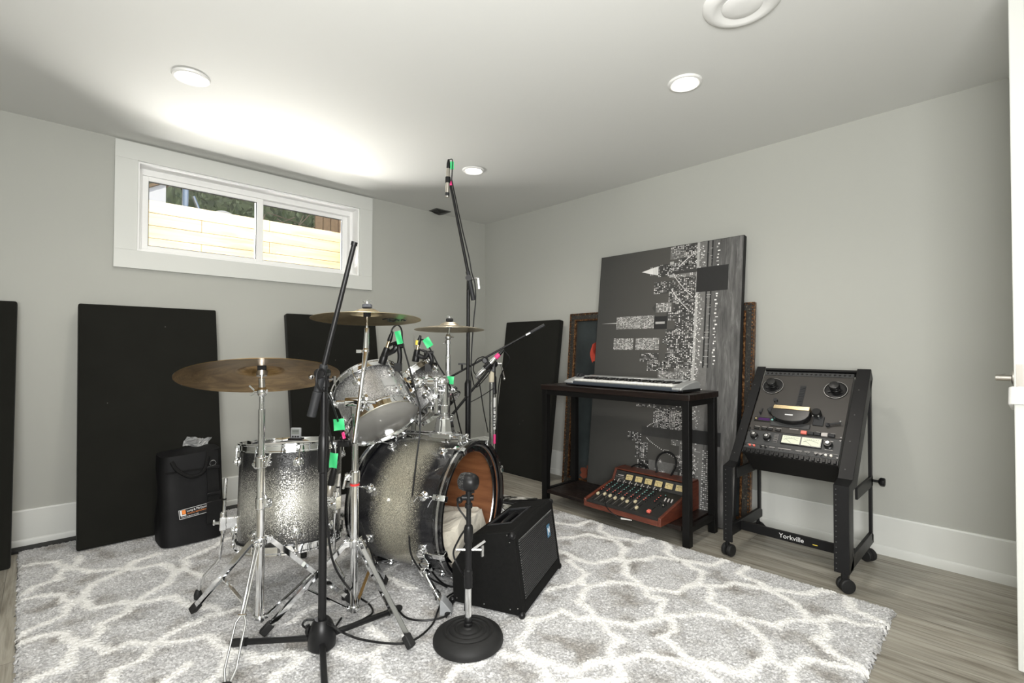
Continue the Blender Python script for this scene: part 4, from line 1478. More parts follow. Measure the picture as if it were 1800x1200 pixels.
# pencil condenser at its tip
M['silvermic'] = plain('champagne_mic_body', (0.50, 0.47, 0.42), 0.32, 1.0, 0.05)
mc0 = V((-1.3590, -1.2617, 1.8114))
mc1 = V((-1.3566, -1.2677, 1.9699))
ax_ = (mc1 - mc0).normalized()
om = thing('pencil_microphone', 'slim silver pencil microphone hanging at the tip of the tallest boom', 'microphone', mc0)
MB().lathe([(0, 0), (.0105, .001), (.0112, .004), (.0112, .148), (.0095, .158), (0, .158)], mc0, ax_, 20).build('body', M['silvermic'], om, world=True)
MB().lathe([(.0116, .008), (.0116, .026)], mc0, ax_, 20).build('slotted_grille', M['darkplastic'], om, world=True)
MB().lathe([(.0090, .158), (.0105, .162), (.0100, .185), (.005, .208), (0, .210)], mc0, ax_, 16).build('plug', M['blackplastic'], om, world=True)
cp_ = mc0 + ax_ * .095
MB().cyl(cp_ - ax_ * .016, cp_ + ax_ * .016, .0142, n=16).bar(cp_ + cam_r * .010, otop + off, .012, .014).build('clip', M['blackplastic'], om, world=True)
MB().tube([mc0 + ax_ * .205, mc0 + ax_ * .206 + cam_r * .02, mc0 + ax_ * .15 + cam_r * .022, otop + off + cam_r * .012], .0030, 8, sm=6).build('cable', M['cable'], om, world=True)
fp = mc0 + ax_ * .175 + cam_r * .020
MB().box(fp, (.020, .003, .042), Rc).build('tape_flag', M['greentape'], om, world=True, label='green tape flag')
MB().cyl(otop + off - dbo * .035, otop + off - dbo * .012, .0095, n=12).build('tape_band', M['pinktape'], om, world=True, label='pink tape band')

# ---- chrome boom stand and striped stand behind the bass drum
cs_ = V((-1.008, -1.234, 0))
sn = thing('microphone_stand', 'chrome boom stand behind the bass drum with a pale nylon cap and angled black boom', 'microphone stand', cs_, group='microphone stands')
for a in (20, 140, 260):
    d = V((math.cos(rad(a)), math.sin(rad(a)), 0))
    MB().cyl(cs_ + V((0, 0, .10)), cs_ + d * .26 + V((0, 0, .035)), .0075, n=10).build('leg', M['chrome'], sn, world=True)
MB().cyl(cs_ + V((0, 0, .06)), cs_ + V((0, 0, .80)), .0135, n=18).build('tube', M['chrome'], sn, world=True)
MB().lathe([(.0137, 0), (.0165, .004), (.0165, .062), (.013, .072), (0, .072)], cs_ + V((0, 0, .788)), n=18).build('nylon_cap', M['beige'], sn, world=True, label='pale nylon cap')
b0, b1 = V((-0.8187, -1.4875, 1.1271)), V((-1.2238, -1.0907, 0.8119))
MB().cyl(b0 + (b1 - b0) * .14, b1, .0062, n=12).build('boom_tube', M['blackmetal'], sn, world=True)
MB().cyl(b0 + (b1 - b0) * .145, b0 + (b1 - b0) * .19, .0078, n=12).build('boom_ferrule', M['chrome'], sn, world=True)
MB().cyl(b0, b0 + (b1 - b0) * .15, .0095, n=12).build('counterweight', M['darkplastic'], sn, world=True)
cl_ = V((-1.0663, -1.2446, 0.9193))
clb = cs_ + V((0, 0, .865))
g = MB().cyl(clb, cl_, .014, n=16).cyl(cl_ + cam_f * .03, cl_ - cam_f * .03, .018, n=16).box(clb + V((0, 0, .01)), (.044, .030, .055), Rc)
g.build('boom_clamp', M['blackplastic'], sn, world=True, bevel=0.004)
g = MB()
k_ = V((-1.1767, -1.1649, 0.8631))
g.cyl(k_, k_ + V((0, 0, .035)), .006, n=10).bar(k_ + V((0, 0, .035)) - cam_r * .022, k_ + V((0, 0, .035)) + cam_r * .022, .010, .010)
g.cyl(clb, clb - cam_r * .055 - V((0, 0, .02)), .0035, n=8).ball(clb - cam_r * .058 - V((0, 0, .021)), .009, 10, 6)
g.build('clamp_lever', M['blackplastic'], sn, world=True)
e0, e1 = V((-1.0953, -1.2985, 0.8585)), V((-1.3537, -1.2942, 0.6212))
MB().cyl(e0, e1, .0075, n=12).build('lower_boom', M['blackmetal'], sn, world=True)
MB().cyl(e1 - cam_r * .02, e1 + cam_r * .02, .013, n=14).box(e1 - V((0, 0, .012)), (.03, .03, .03), Rc).build('lower_clamp', M['chrome'], sn, world=True, bevel=0.003)

us = V((-0.9828, -1.2286, 0.3658))
us = V((us.x, us.y, 0))
ust = thing('microphone_stand', 'chrome and black stand with a lettered white sleeve and pink tape before the corner panel', 'microphone stand', us, group='microphone stands')
for a in (80, 200, 320):
    d = V((math.cos(rad(a)), math.sin(rad(a)), 0))
    MB().cyl(us + V((0, 0, .08)), us + d * .24 + V((0, 0, .034)), .0085, n=10).build('leg', M['blackmetal'], ust, world=True)
MB().cyl(us + V((0, 0, .06)), us + V((0, 0, .75)), .0100, n=16).build('lower_tube', M['chrome'], ust, world=True, label='chrome lower tube')
MB().cyl(us + V((0, 0, .42)), us + V((0, 0, .475)), .0118, n=16).build('tape_band', M['pinktape'], ust, world=True, label='pink tape band')
slz0, slz1 = 0.505, 0.695
MB().cyl(us + V((0, 0, slz0)), us + V((0, 0, slz1)), .0112, n=20).build('sleeve', M['white'], ust, world=True, label='white lettered sleeve')
tx = MB().text('ultra', us - cam_f * .0122 + cam_r * .0105 + V((0, 0, slz0 + .012)), (0, 0, 1), -cam_r, .034, depth=0.003, sx=1.95)
tx.build('lettering', M['lettering_dark'], ust, world=True, smooth=0)
MB().lathe([(.0105, 0), (.0175, .004), (.0175, .02), (.015, .03), (.015, .10), (.0105, .11)], us + V((0, 0, .715)), n=18).build('height_clutch', M['blackplastic'], ust, world=True)
tp = us + V((0, 0, .895))
MB().cyl(us + V((0, 0, .80)), tp, .0095, n=14).ball(tp, (.024, .024, .022), 14, 8).build('upper_tube', M['blackmetal'], ust, world=True)
g = MB().cyl(tp + cam_r * .01, tp + cam_r * .045, .007, n=10).tube([tp + cam_r * .04, tp + cam_r * .05 - V((0, 0, .03)), tp + cam_r * .062 - V((0, 0, .085))], .0045, 8).ball(tp + cam_r * .062 - V((0, 0, .088)), .009, 10, 6)
g.build('clamp_lever', M['chrome_dull'], ust, world=True)
# snare microphone laid along the boom
s0, s1 = V((-1.1211, -1.2735, 0.8519)), V((-1.0563, -1.3380, 0.9436))
sa_ = (s1 - s0).normalized()
sm_ = thing('snare_microphone', 'silver handheld style microphone with a pink end, clipped beneath the angled boom', 'microphone', s0)
MB().lathe([(0, -.05), (.012, -.046), (.0155, -.03), (.0155, .0), (.0125, .02), (0, .02)], s0, sa_, 18).build('grille', M['chrome_dull'], sm_, world=True)
MB().lathe([(.0125, .018), (.0145, .05), (.0150, .112), (.012, .118), (0, .118)], s0, sa_, 18).build('body', M['chrome'], sm_, world=True)
MB().lathe([(.0125, .116), (.0135, .120), (.0125, .146), (0, .148)], s0, sa_, 16).build('tape_band', M['pinktape'], sm_, world=True, label='pink tape band')
MB().lathe([(.011, .146), (.010, .165), (.004, .185), (0, .186)], s0, sa_, 14).build('plug', M['blackplastic'], sm_, world=True)
MB().cyl(s0 + sa_ * .03, s0 + sa_ * .075, .0185, n=16).bar(s0 + sa_ * .05, tp, .016, .02).build('clip', M['blackplastic'], sm_, world=True)
MB().tube([s0 + sa_ * .18, s0 + sa_ * .16 + cam_r * .05 - V((0, 0, .04)), V((-1.0136, -1.3209, 0.8304)), V((-1.0104, -1.2931, 0.6957)), V((-1.0101, -1.2886, 0.4953)), V((-1.0109, -1.2851, 0.3785))], .0032, 8, sm=7).tube([V((-1.1637, -1.2329, 0.8648)), V((-1.1459, -1.2477, 0.7668)), V((-1.1111, -1.2821, 0.8061)), V((-1.0836, -1.3099, 0.8651)), V((-1.1058, -1.2903, 0.9369)), V((-1.1409, -1.2562, 0.9238)), V((-1.1543, -1.2420, 0.8649)), V((-1.1299, -1.2639, 0.7995)), V((-1.0958, -1.2650, 0.6337)), V((-1.0618, -1.2667, 0.4986))], .0030, 8, sm=6).tube([V((-1.0414, -1.2925, 0.7573)), V((-1.1216, -1.2698, 0.7113)), V((-1.1912, -1.2576, 0.6828))], .0026, 8, sm=4).build('cable', M['cable'], sm_, world=True)

# hi-hat rod rising behind the tilted tom
hh = V((-1.4960, -1.1555, 0.5351))
hh = V((hh.x, hh.y, 0))
hs = thing('hi_hat_stand', 'thin grey rod rising behind the tilted rack tom', 'hi-hat stand', hh)
MB().cyl(hh + V((0, 0, .03)), hh + V((0, 0, .74)), .0125, n=16).build('tube', M['chrome'], hs, world=True)
hz_ = V((-1.5030, -1.1611, 1.0613))
MB().cyl(hh + V((0, 0, .7)), V((hh.x, hh.y, hz_.z)), .0036, n=10).build('pull_rod', M['chrome_dull'], hs, world=True)
for a in (10, 130, 250):
    d = V((math.cos(rad(a)), math.sin(rad(a)), 0))
    MB().cyl(hh + V((0, 0, .2)), hh + d * .22 + V((0, 0, .035)), .007, n=10).build('leg', M['chrome'], hs, world=True)

# ---- clip-on tom microphones
def clip_mic(name, label, tip, top, ring, ringmat, hooks, plug_to, cable, flags, r=.0165):
    tip, top = V(tip), V(top)
    a = (top - tip).normalized()
    L = (top - tip).length
    t = thing(name, label, 'microphone', tip)
    MB().lathe([(0, 0), (r * .95, .001), (r, .006), (r * 1.0, L * .30), (r * .92, L * .34), (r * .95, L * .36), (r * .78, L * .72), (r * .5, L * .74), (0, L * .74)], tip, a, 22).build('body', M['blackplastic'], t, world=True)
    MB().lathe([(r * .48, L * .74), (r * .48, L * 1.0), (0, L * 1.0)], tip, a, 16).build('connector_ring', ringmat, t, world=True)
    g = MB()
    g.lathe([(r * .55, 0), (r * .60, .008), (r * .55, .026), (r * .3, .045), (0, .046)], top, (V(plug_to) - top), 14)
    g.build('plug', M['blackplastic'], t, world=True)
    g = MB()
    q = tip + a * L * .42
    g.tube([q, V(hooks[0])] + [V(h) for h in hooks[1:]], [.0115, .012, .011, .010, .010], 10, sm=5)
    g.tube([top + (tip - top) * .2, V(hooks[0]) + (top - tip) * .35, V(hooks[1])], .0065, 8, sm=5)
    g.cyl(V(hooks[1]) - cam_r * .02, V(hooks[1]) + cam_r * .024, .0095, n=12)
    g.box(V(hooks[-1]), (.026, .03, .034), Rc)
    g.build('clamp_arm', M['blackplastic'], t, world=True)
    MB().tube([V(c) for c in cable], .0036, 8, sm=6).build('cable', M['cable'], t, world=True)
    for (p, sz, rot, mt) in flags:
        Rf = Rc @ Matrix.Rotation(rot, 3, 'Y')
        MB().grid(lambda u, v, p=p, sz=sz, Rf=Rf: V(p) + Rf @ V(((u - .5) * sz[0], .004 * math.sin(u * 4 + v * 2), (v - .5) * sz[1])), 6, 6).build('tape_flag', M[mt], t, world=True, smooth=60, label='%s tape flag' % mt.replace('tape', ''))
    return t


clip_mic('tom_microphone', 'black clip-on microphone at the rim of the tilted tom, green flag on its cable', V((-1.9048, -1.5484, 0.9188)), V((-1.8836, -1.5711, 1.0151)), None, M['gold'],
         [V((-1.8743, -1.5929, 0.9767)), V((-1.8608, -1.6064, 0.9959)), V((-1.8603, -1.6196, 0.9482)), V((-1.8701, -1.6231, 0.9080))], V((-1.8737, -1.5815, 1.0584)),
         [V((-1.8787, -1.5764, 1.0440)), V((-1.8739, -1.5817, 1.0705)), V((-1.8585, -1.5968, 1.0849)), V((-1.8513, -1.6170, 1.0629)), V((-1.8525, -1.6285, 1.0078)), V((-1.8449, -1.6615, 0.9203)), V((-1.8378, -1.7072, 0.8051)), V((-1.8364, -1.7349, 0.7425)), V((-1.8407, -1.7424, 0.6476)), V((-1.8533, -1.7420, 0.5582)), V((-1.8684, -1.7382, 0.4244)), V((-1.8817, -1.7359, 0.2808)), V((-1.8808, -1.7480, 0.1723)), V((-1.8337, -1.7775, 0.0894)), V((-1.7592, -1.8200, 0.0302))],
         [(V((-1.8674, -1.6216, 1.0314)), (.026, .055), rad(-14), 'greentape')])
clip_mic('tom_microphone', 'black clip-on microphone with a yellow ring beside the smaller tom', V((-1.6925, -1.4751, 0.9237)), V((-1.6841, -1.4851, 1.0029)), None, M['gold'],
         [V((-1.6624, -1.5046, 0.9449)), V((-1.6494, -1.5176, 0.9660)), V((-1.6374, -1.5282, 0.9291)), V((-1.6427, -1.5084, 0.8970))], V((-1.6806, -1.4889, 1.0240)),
         [V((-1.6824, -1.4871, 1.0187)), V((-1.6730, -1.4963, 1.0266)), V((-1.6596, -1.5090, 1.0214)), V((-1.6459, -1.5215, 0.9898)), V((-1.6221, -1.5564, 0.9110)), V((-1.5969, -1.5929, 0.8434)), V((-1.5406, -1.5619, 0.7646)), V((-1.4827, -1.5313, 0.6350)), V((-1.4532, -1.5298, 0.5432))],
         [(V((-1.6604, -1.5289, 1.0133)), (.034, .044), rad(-32), 'greentape'), (V((-1.5995, -1.6181, 0.8421)), (.036, .036), rad(5), 'greentape')])
yr = MB().cyl(V((-1.6869, -1.4823, 1.0028)), V((-1.6853, -1.4844, 1.0240)), .0100, n=14)
yo = [o for o in bpy.data.objects if o.name == 'tom_microphone.001'][0]
yr.build('ring_band', M['yellowtape'], yo, world=True, label='yellow ring')

fm = thing('floor_tom_microphone', 'silver tipped microphone hanging beside the floor tom, green and pink tape on its cable', 'microphone', V((-2.2036, -1.7222, 0.4708)))
f0, f1 = V((-2.2050, -1.7208, 0.4648)), V((-2.1890, -1.7386, 0.5713))
fa = (f1 - f0).normalized()
MB().lathe([(0, 0), (.0125, .001), (.0135, .005), (.0135, .036), (.011, .040), (0, .04)], f0, fa, 20).build('grille', M['silvermic'], fm, world=True)
MB().lathe([(.0115, .038), (.0125, .05), (.0110, .095), (.006, .112), (0, .114)], f0, fa, 18).build('body', M['blackplastic'], fm, world=True)
MB().tube([f0 + fa * .11, V((-2.1996, -1.7571, 0.6118)), V((-2.2246, -1.7900, 0.6689)), V((-2.2691, -1.8601, 0.7485)), V((-2.2895, -1.8977, 0.8263)), V((-2.2931, -1.9094, 0.8773)), V((-2.3042, -1.9135, 0.9135)), V((-2.3252, -1.9211, 0.9179)), V((-2.3339, -1.9259, 0.8869)), V((-2.3218, -1.9229, 0.8566)), V((-2.2940, -1.9078, 0.8452)), V((-2.2392, -1.8343, 0.7899)), V((-2.1690, -1.7332, 0.7007)), V((-2.1207, -1.6671, 0.6325))], .0034, 8, sm=6).build('cable', M['cable'], fm, world=True)
for p, sz, rt, mt in ((V((-2.2066, -1.7640, 0.5962)), (.030, .052), rad(4), 'greentape'), (V((-2.1896, -1.7693, 0.7190)), (.040, .040), rad(-6), 'greentape'), (V((-2.1509, -1.7222, 0.6707)), (.013, .024), rad(-18), 'pinktape')):
    Rf = Rc @ Matrix.Rotation(rt, 3, 'Y')
    MB().grid(lambda u, v, p=p, sz=sz, Rf=Rf: p + Rf @ V(((u - .5) * sz[0], .004 * math.sin(u * 4 + v * 2), (v - .5) * sz[1])), 6, 6).build('tape_flag', M[mt], fm, world=True, smooth=60, label='%s tape flag' % mt.replace('tape', ''))
MB().box(V((-2.1177, -1.6559, 0.6285)), (.045, .03, .022), Rc).cyl(V((-2.1331, -1.6554, 0.6452)), V((-2.1119, -1.6762, 0.6623)), .007, n=10).build('rim_clamp', M['blackplastic'], fm, world=True, bevel=0.003)

# ---- loose cables on the rug
def cable(label, pts, r=.0036):
    o = MB().tube(pts, r, 8, sm=7).build('microphone_cable', M['cable'])
    tag(o, label, 'cable', 'black microphone cables on the rug')
    return o


cable('black cable running down the front boom stand and curling on the rug', [V((-2.2962, -1.9261, 0.8288)), V((-2.2910, -1.9077, 0.7201)), V((-2.2893, -1.8985, 0.5580)), V((-2.2815, -1.8959, 0.4217)), V((-2.2598, -1.8863, 0.3052)), V((-2.2159, -1.8710, 0.2188)), V((-2.0551, -1.6447, 0.0350)), V((-2.0475, -1.7253, 0.0300)), V((-2.0651, -1.7847, 0.0300)), V((-2.1069, -1.8016, 0.0300)), V((-2.1567, -1.8083, 0.0300))])
cable('black cable looped round the front stand hub and sweeping right across the rug', [V((-2.1634, -1.7427, 0.0300)), V((-2.2457, -1.8157, 0.0300)), V((-2.2829, -1.7668, 0.0450)), V((-2.2926, -1.7281, 0.0500)), V((-2.2765, -1.7254, 0.0600)), V((-2.2500, -1.7654, 0.0620)), V((-2.2844, -1.9418, 0.1316)), V((-2.2144, -1.8623, 0.0500)), V((-2.1702, -1.9142, 0.0300)), V((-2.0992, -2.0118, 0.0300)), V((-2.0386, -2.0310, 0.0300)), V((-1.9529, -1.9979, 0.0300)), V((-1.8848, -1.9353, 0.0300)), V((-1.8266, -1.8901, 0.0300)), V((-1.7582, -1.8710, 0.0300)), V((-1.6937, -1.8688, 0.0300))])
cable('black cable trailing from behind the middle cymbal stand to the round base', [V((-2.0611, -1.6754, 0.3245)), V((-2.0512, -1.6977, 0.2765)), V((-2.0350, -1.7254, 0.2035)), V((-1.9434, -1.6071, 0.0400)), V((-1.9701, -1.7179, 0.0300)), V((-1.9863, -1.8169, 0.0300)), V((-1.9944, -1.9039, 0.0300)), V((-1.9530, -1.9634, 0.0300)), V((-1.8916, -1.9867, 0.0300)), V((-1.8344, -1.9507, 0.0300)), V((-1.7776, -1.8893, 0.0300))])
cable('black cable curving under the bass drum towards the wedge speaker', [V((-1.6976, -1.5927, 0.0300)), V((-1.7367, -1.7053, 0.0300)), V((-1.7520, -1.7870, 0.0300)), V((-1.7380, -1.8332, 0.0300)), V((-1.7044, -1.8455, 0.0300))])

# small grey pedal block by the bass drum spur
pb = V((-1.8791, -1.9730, 0.0200))
pbk = MB().prism([pb + cam_r * -.022, pb + cam_r * .022, pb + cam_r * .018 + V((0, 0, .020)), pb + cam_r * -.012 + V((0, 0, .055)), pb + cam_r * -.020 + V((0, 0, .055))], cam_f * .05)
po = pbk.build('folded_card', M['tunergrey'], bevel=0.002)
tag(po, 'small grey folded card standing by the bass drum spur and round base', 'card')
# ================================================================== rug
RUG_Z = 0.020


def make_rug():
    RUG_LINES = [[(-2.99,-0.35),(-2.95,-0.35),(-2.88,-0.38),(-2.86,-0.49),(-2.88,-0.62),(-2.94,-0.64),(-2.99,-0.69)],
 [(-2.8,-0.39),(-2.83,-0.51),(-2.86,-0.51)],
 [(-2.83,-0.51),(-2.78,-0.63),(-2.72,-0.65),(-2.67,-0.68),(-2.62,-0.63),(-2.54,-0.59)],
 [(-2.67,-0.7),(-2.73,-0.75),(-2.78,-0.77),(-2.8,-0.86),(-2.83,-0.9),(-2.86,-0.88),(-2.88,-0.79),(-2.93,-0.76),(-2.99,-0.75)],
 [(-2.67,-0.69),(-2.61,-0.73),(-2.56,-0.74),(-2.53,-0.76),(-2.51,-0.85),(-2.47,-0.89),(-2.44,-1.01)],
 [(-2.47,-0.88),(-2.46,-0.75),(-2.4,-0.73),(-2.33,-0.68),(-2.25,-0.61)],
 [(-2.51,-0.86),(-2.55,-0.98),(-2.6,-1.01),(-2.67,-1.07),(-2.71,-1.03),(-2.76,-1.03),(-2.79,-1.03),(-2.81,-0.93),(-2.83,-0.9)],
 [(-2.83,-0.9),(-2.86,-0.94),(-2.87,-1.01),(-2.93,-1.04),(-2.98,-1.08)],
 [(-2.67,-1.07),(-2.7,-1.13),(-2.74,-1.17),(-2.78,-1.16),(-2.79,-1.25),(-2.81,-1.28),(-2.85,-1.28),(-2.87,-1.17),(-2.93,-1.13),(-2.98,-1.13)],
 [(-2.67,-1.07),(-2.63,-1.1),(-2.55,-1.13),(-2.54,-1.22),(-2.5,-1.28),(-2.46,-1.32),(-2.45,-1.4),(-2.39,-1.4)],
 [(-2.53,-1.39),(-2.59,-1.4),(-2.64,-1.43),(-2.67,-1.46),(-2.7,-1.52),(-2.75,-1.53),(-2.78,-1.53),(-2.78,-1.59)],
 [(-2.65,-1.46),(-2.71,-1.39),(-2.74,-1.39),(-2.78,-1.4),(-2.79,-1.36),(-2.81,-1.29)],
 [(-2.85,-1.28),(-2.86,-1.34),(-2.87,-1.4),(-2.92,-1.41),(-2.96,-1.43)],
 [(-2.66,-1.46),(-2.6,-1.49),(-2.53,-1.51),(-2.51,-1.59),(-2.49,-1.65),(-2.51,-1.68),(-2.53,-1.73),(-2.53,-1.77),(-2.58,-1.78)],
 [(-2.53,-1.39),(-2.49,-1.37),(-2.45,-1.4)],
 [(-2.5,-1.65),(-2.46,-1.72),(-2.45,-1.76),(-2.37,-1.8),(-2.33,-1.84),(-2.38,-1.87),(-2.44,-1.88),(-2.45,-1.92)],
 [(-2.11,-1.9),(-2.11,-1.96),(-2.12,-1.97),(-2.17,-1.99),(-2.2,-2.07),(-2.2,-2.13),(-2.2,-2.16)],
 [(-2.17,-1.99),(-2.22,-1.98),(-2.25,-1.88),(-2.33,-1.84)],
 [(-2.08,-2.26),(-2.01,-2.23),(-1.93,-2.25)],
 [(-2.15,-1.59),(-2.22,-1.58),(-2.29,-1.62)],
 [(-2.09,-1.77),(-2.11,-1.9)],
 [(-1.77,-1.47),(-1.86,-1.5),(-1.87,-1.62),(-1.84,-1.7)],
 [(-0.86,-1.62),(-0.82,-1.72),(-0.7,-1.73),(-0.69,-1.81),(-0.78,-1.85),(-0.81,-1.94),(-0.78,-2.02),(-0.77,-2.09),(-0.69,-2.08),(-0.65,-2.12),(-0.71,-2.22),(-0.78,-2.23)],
 [(-1.03,-1.78),(-0.98,-1.8),(-0.87,-1.85),(-0.85,-1.92),(-0.84,-1.99),(-0.88,-2.08),(-0.97,-2.12),(-1.01,-2.15),(-0.92,-2.21),(-0.86,-2.23),(-0.82,-2.33)],
 [(-1.14,-1.88),(-1.13,-1.92),(-1.16,-1.99),(-1.12,-2.09),(-1.01,-2.11),(-1.01,-2.15)],
 [(-1.19,-1.98),(-1.22,-2.04),(-1.23,-2.11),(-1.3,-2.14),(-1.34,-2.13),(-1.46,-2.1)],
 [(-1.31,-2.14),(-1.32,-2.19),(-1.22,-2.23),(-1.18,-2.29),(-1.16,-2.34),(-1.11,-2.46),(-0.99,-2.48),(-0.96,-2.53),(-0.91,-2.58),(-0.86,-2.58),(-0.85,-2.61)],
 [(-1,-2.17),(-1.1,-2.21),(-1.14,-2.29),(-1.16,-2.35),(-1.21,-2.4),(-1.2,-2.46),(-1.28,-2.48),(-1.31,-2.5)],
 [(-0.78,-2.23),(-0.81,-2.32),(-0.83,-2.36),(-0.86,-2.46),(-0.97,-2.48)],
 [(-0.82,-2.32),(-0.76,-2.45),(-0.65,-2.48)],
 [(-1.32,-2.19),(-1.4,-2.22),(-1.44,-2.23),(-1.48,-2.34),(-1.52,-2.43),(-1.54,-2.49),(-1.6,-2.49),(-1.64,-2.52)],
 [(-1.66,-2.21),(-1.54,-2.24),(-1.53,-2.31),(-1.49,-2.35),(-1.44,-2.47),(-1.32,-2.51),(-1.28,-2.54),(-1.2,-2.59),(-1.16,-2.65),(-1.13,-2.7)],
 [(-1.66,-2.21),(-1.71,-2.24),(-1.79,-2.25),(-1.82,-2.36),(-1.79,-2.41),(-1.78,-2.49),(-1.68,-2.5),(-1.65,-2.52),(-1.64,-2.55),(-1.53,-2.59),(-1.53,-2.64),(-1.48,-2.72),(-1.42,-2.83)],
 [(-1.87,-2.27),(-1.82,-2.36),(-1.84,-2.42),(-1.86,-2.48)],
 [(-1.64,-2.55),(-1.73,-2.6)],
 [(-1.29,-2.53),(-1.35,-2.58),(-1.43,-2.58),(-1.46,-2.67),(-1.48,-2.72),(-1.52,-2.8)],
 [(-0.96,-2.53),(-1.07,-2.58),(-1.11,-2.68),(-1.15,-2.72)],
 [(-1.68,-2.17),(-1.66,-2.21)],
 [(-0.76,-2.57),(-0.78,-2.65),(-0.81,-2.7),(-0.85,-2.78),(-0.86,-2.83),(-0.95,-2.88),(-0.93,-2.92)],
 [(-0.87,-2.58),(-0.85,-2.63),(-0.81,-2.7),(-0.77,-2.77),(-0.75,-2.83),(-0.66,-2.86),(-0.65,-2.89)],
 [(-0.76,-2.57),(-0.65,-2.56)],
 [(-1.12,-2.69),(-1.09,-2.75),(-1.08,-2.82),(-1,-2.84),(-0.95,-2.88)],
 [(-0.93,-2.92),(-0.85,-2.95),(-0.85,-3.01),(-0.8,-3.09)],
 [(-1.12,-2.69),(-1.17,-2.78),(-1.19,-2.83),(-1.29,-2.86),(-1.42,-2.84),(-1.43,-2.77),(-1.47,-2.71)],
 [(-0.93,-2.92),(-1,-2.95),(-1.07,-2.94),(-1.11,-3.01),(-1.15,-3.1)],
 [(-1.29,-2.86),(-1.29,-2.93),(-1.19,-2.95),(-1.17,-3.02),(-1.15,-3.09)],
 [(-1.29,-2.93),(-1.37,-2.95)],
 [(-0.67,-2.94),(-0.76,-2.98),(-0.77,-3.07),(-0.77,-3.09)],
 [(-1.47,-2.71),(-1.51,-2.78),(-1.52,-2.8)]]
    # lines of the part of the pattern that lies under the drums, carried on from the visible cells
    RUG_LINES.extend([[(-2.2, -0.55), (-2.05, -0.62), (-1.93, -0.55), (-1.75, -0.62), (-1.62, -0.55), (-1.45, -0.62), (-1.3, -0.55), (-1.1, -0.62), (-0.95, -0.55), (-0.75, -0.62)],
                      [(-2.1, -0.9), (-1.95, -0.97), (-1.8, -0.88), (-1.6, -0.97), (-1.45, -0.88), (-1.25, -0.95), (-1.1, -0.88), (-0.9, -0.96), (-0.72, -0.9)],
                      [(-1.93, -0.55), (-1.88, -0.75), (-1.95, -0.97)], [(-1.62, -0.55), (-1.58, -0.75), (-1.6, -0.97)], [(-1.3, -.55), (-1.22, -.72), (-1.25, -.95)], [(-0.95, -.55), (-0.9, -.75), (-.9, -.96)],
                      [(-1.95, -0.97), (-1.9, -1.2), (-2.05, -1.35)], [(-1.6, -.97), (-1.5, -1.2), (-1.3, -1.28), (-1.25, -.95)], [(-1.5, -1.2), (-1.45, -1.45)], [(-1.3, -1.28), (-1.05, -1.3), (-.9, -.96)],
                      [(-2.7, -2.4), (-2.5, -2.5), (-2.35, -2.42), (-2.1, -2.55), (-1.9, -2.45), (-1.7, -2.6)], [(-2.5, -2.5), (-2.45, -2.8), (-2.6, -3.0)], [(-2.1, -2.55), (-2.0, -2.85), (-2.1, -3.1)], [(-2.45, -2.8), (-2.0, -2.85), (-1.7, -2.9)],
                      [(-2.95, -1.6), (-2.75, -1.75), (-2.7, -2.0), (-2.9, -2.2)], [(-2.75, -1.75), (-2.6, -1.65)], [(-2.9, -2.2), (-2.7, -2.4)]])
    TL, TR, BRc, BLc = [np.array(p) for p in ((-3.010, -0.100), (-0.728, -0.100), (-0.630, -3.085), (-2.945, -3.110))]
    nu, nv = 640, 830
    u, v = np.meshgrid(np.linspace(0, 1, nu + 1), np.linspace(0, 1, nv + 1))
    P = (TL * ((1 - u) * (1 - v))[..., None] + TR * (u * (1 - v))[..., None] + BRc * (u * v)[..., None] + BLc * ((1 - u) * v)[..., None]).reshape(-1, 2)
    rng = np.random.default_rng(5)
    N = len(P)
    J = P + rng.normal(0, 0.0055, P.shape)
    J += 0.006 * np.stack([np.sin(J[:, 1] * 41 + 2 * np.sin(J[:, 0] * 23)), np.sin(J[:, 0] * 37 + 2 * np.sin(J[:, 1] * 29))], 1)
    dist = np.full(N, 9.0)
    for ln in RUG_LINES:
        for (a, b) in zip(ln[:-1], ln[1:]):
            a, b = np.array(a), np.array(b)
            ab = b - a
            L2 = max(1e-9, ab @ ab)
            tt = np.clip(((J - a) @ ab) / L2, 0, 1)
            d2 = np.linalg.norm(J - (a + tt[:, None] * ab), axis=1)
            np.minimum(dist, d2, out=dist)
    line = np.clip((0.0200 - dist) / 0.010, 0, 1)
    uu, vv = u.reshape(-1), v.reshape(-1)
    edge = np.minimum(np.minimum(uu, 1 - uu) * 2.3, np.minimum(vv, 1 - vv) * 3.0)
    tuft = rng.random(N)
    z = 0.0135 + 0.0055 * tuft + 0.003 * line
    z = np.where(edge < 1e-6, 0.001, np.where(edge < 0.008, z * 0.75, z))
    P = P + rng.normal(0, 0.0012, P.shape)
    P += np.where((edge < 0.004)[:, None], rng.normal(0, 0.0035, P.shape), 0)
    co = np.column_stack([P, z]).astype(np.float32)
    i, j = np.meshgrid(np.arange(nu), np.arange(nv))
    a = (j * (nu + 1) + i).reshape(-1)
    F = np.column_stack([a, a + nu + 1, a + nu + 2, a + 1]).astype(np.int32)
    me = bpy.data.meshes.new('area_rug')
    me.vertices.add(N)
    me.vertices.foreach_set('co', co.reshape(-1))
    me.loops.add(F.size)
    me.loops.foreach_set('vertex_index', F.reshape(-1))
    me.polygons.add(len(F))
    me.polygons.foreach_set('loop_start', np.arange(0, F.size, 4, dtype=np.int32))
    me.update(calc_edges=True)
    me.polygons.foreach_set('use_smooth', [True] * len(F))
    at_ = me.attributes.new('weave', 'FLOAT', 'POINT')
    at_.data.foreach_set('value', line.astype(np.float32))
    at_ = me.attributes.new('tuft', 'FLOAT', 'POINT')
    at_.data.foreach_set('value', rng.random(N).astype(np.float32))
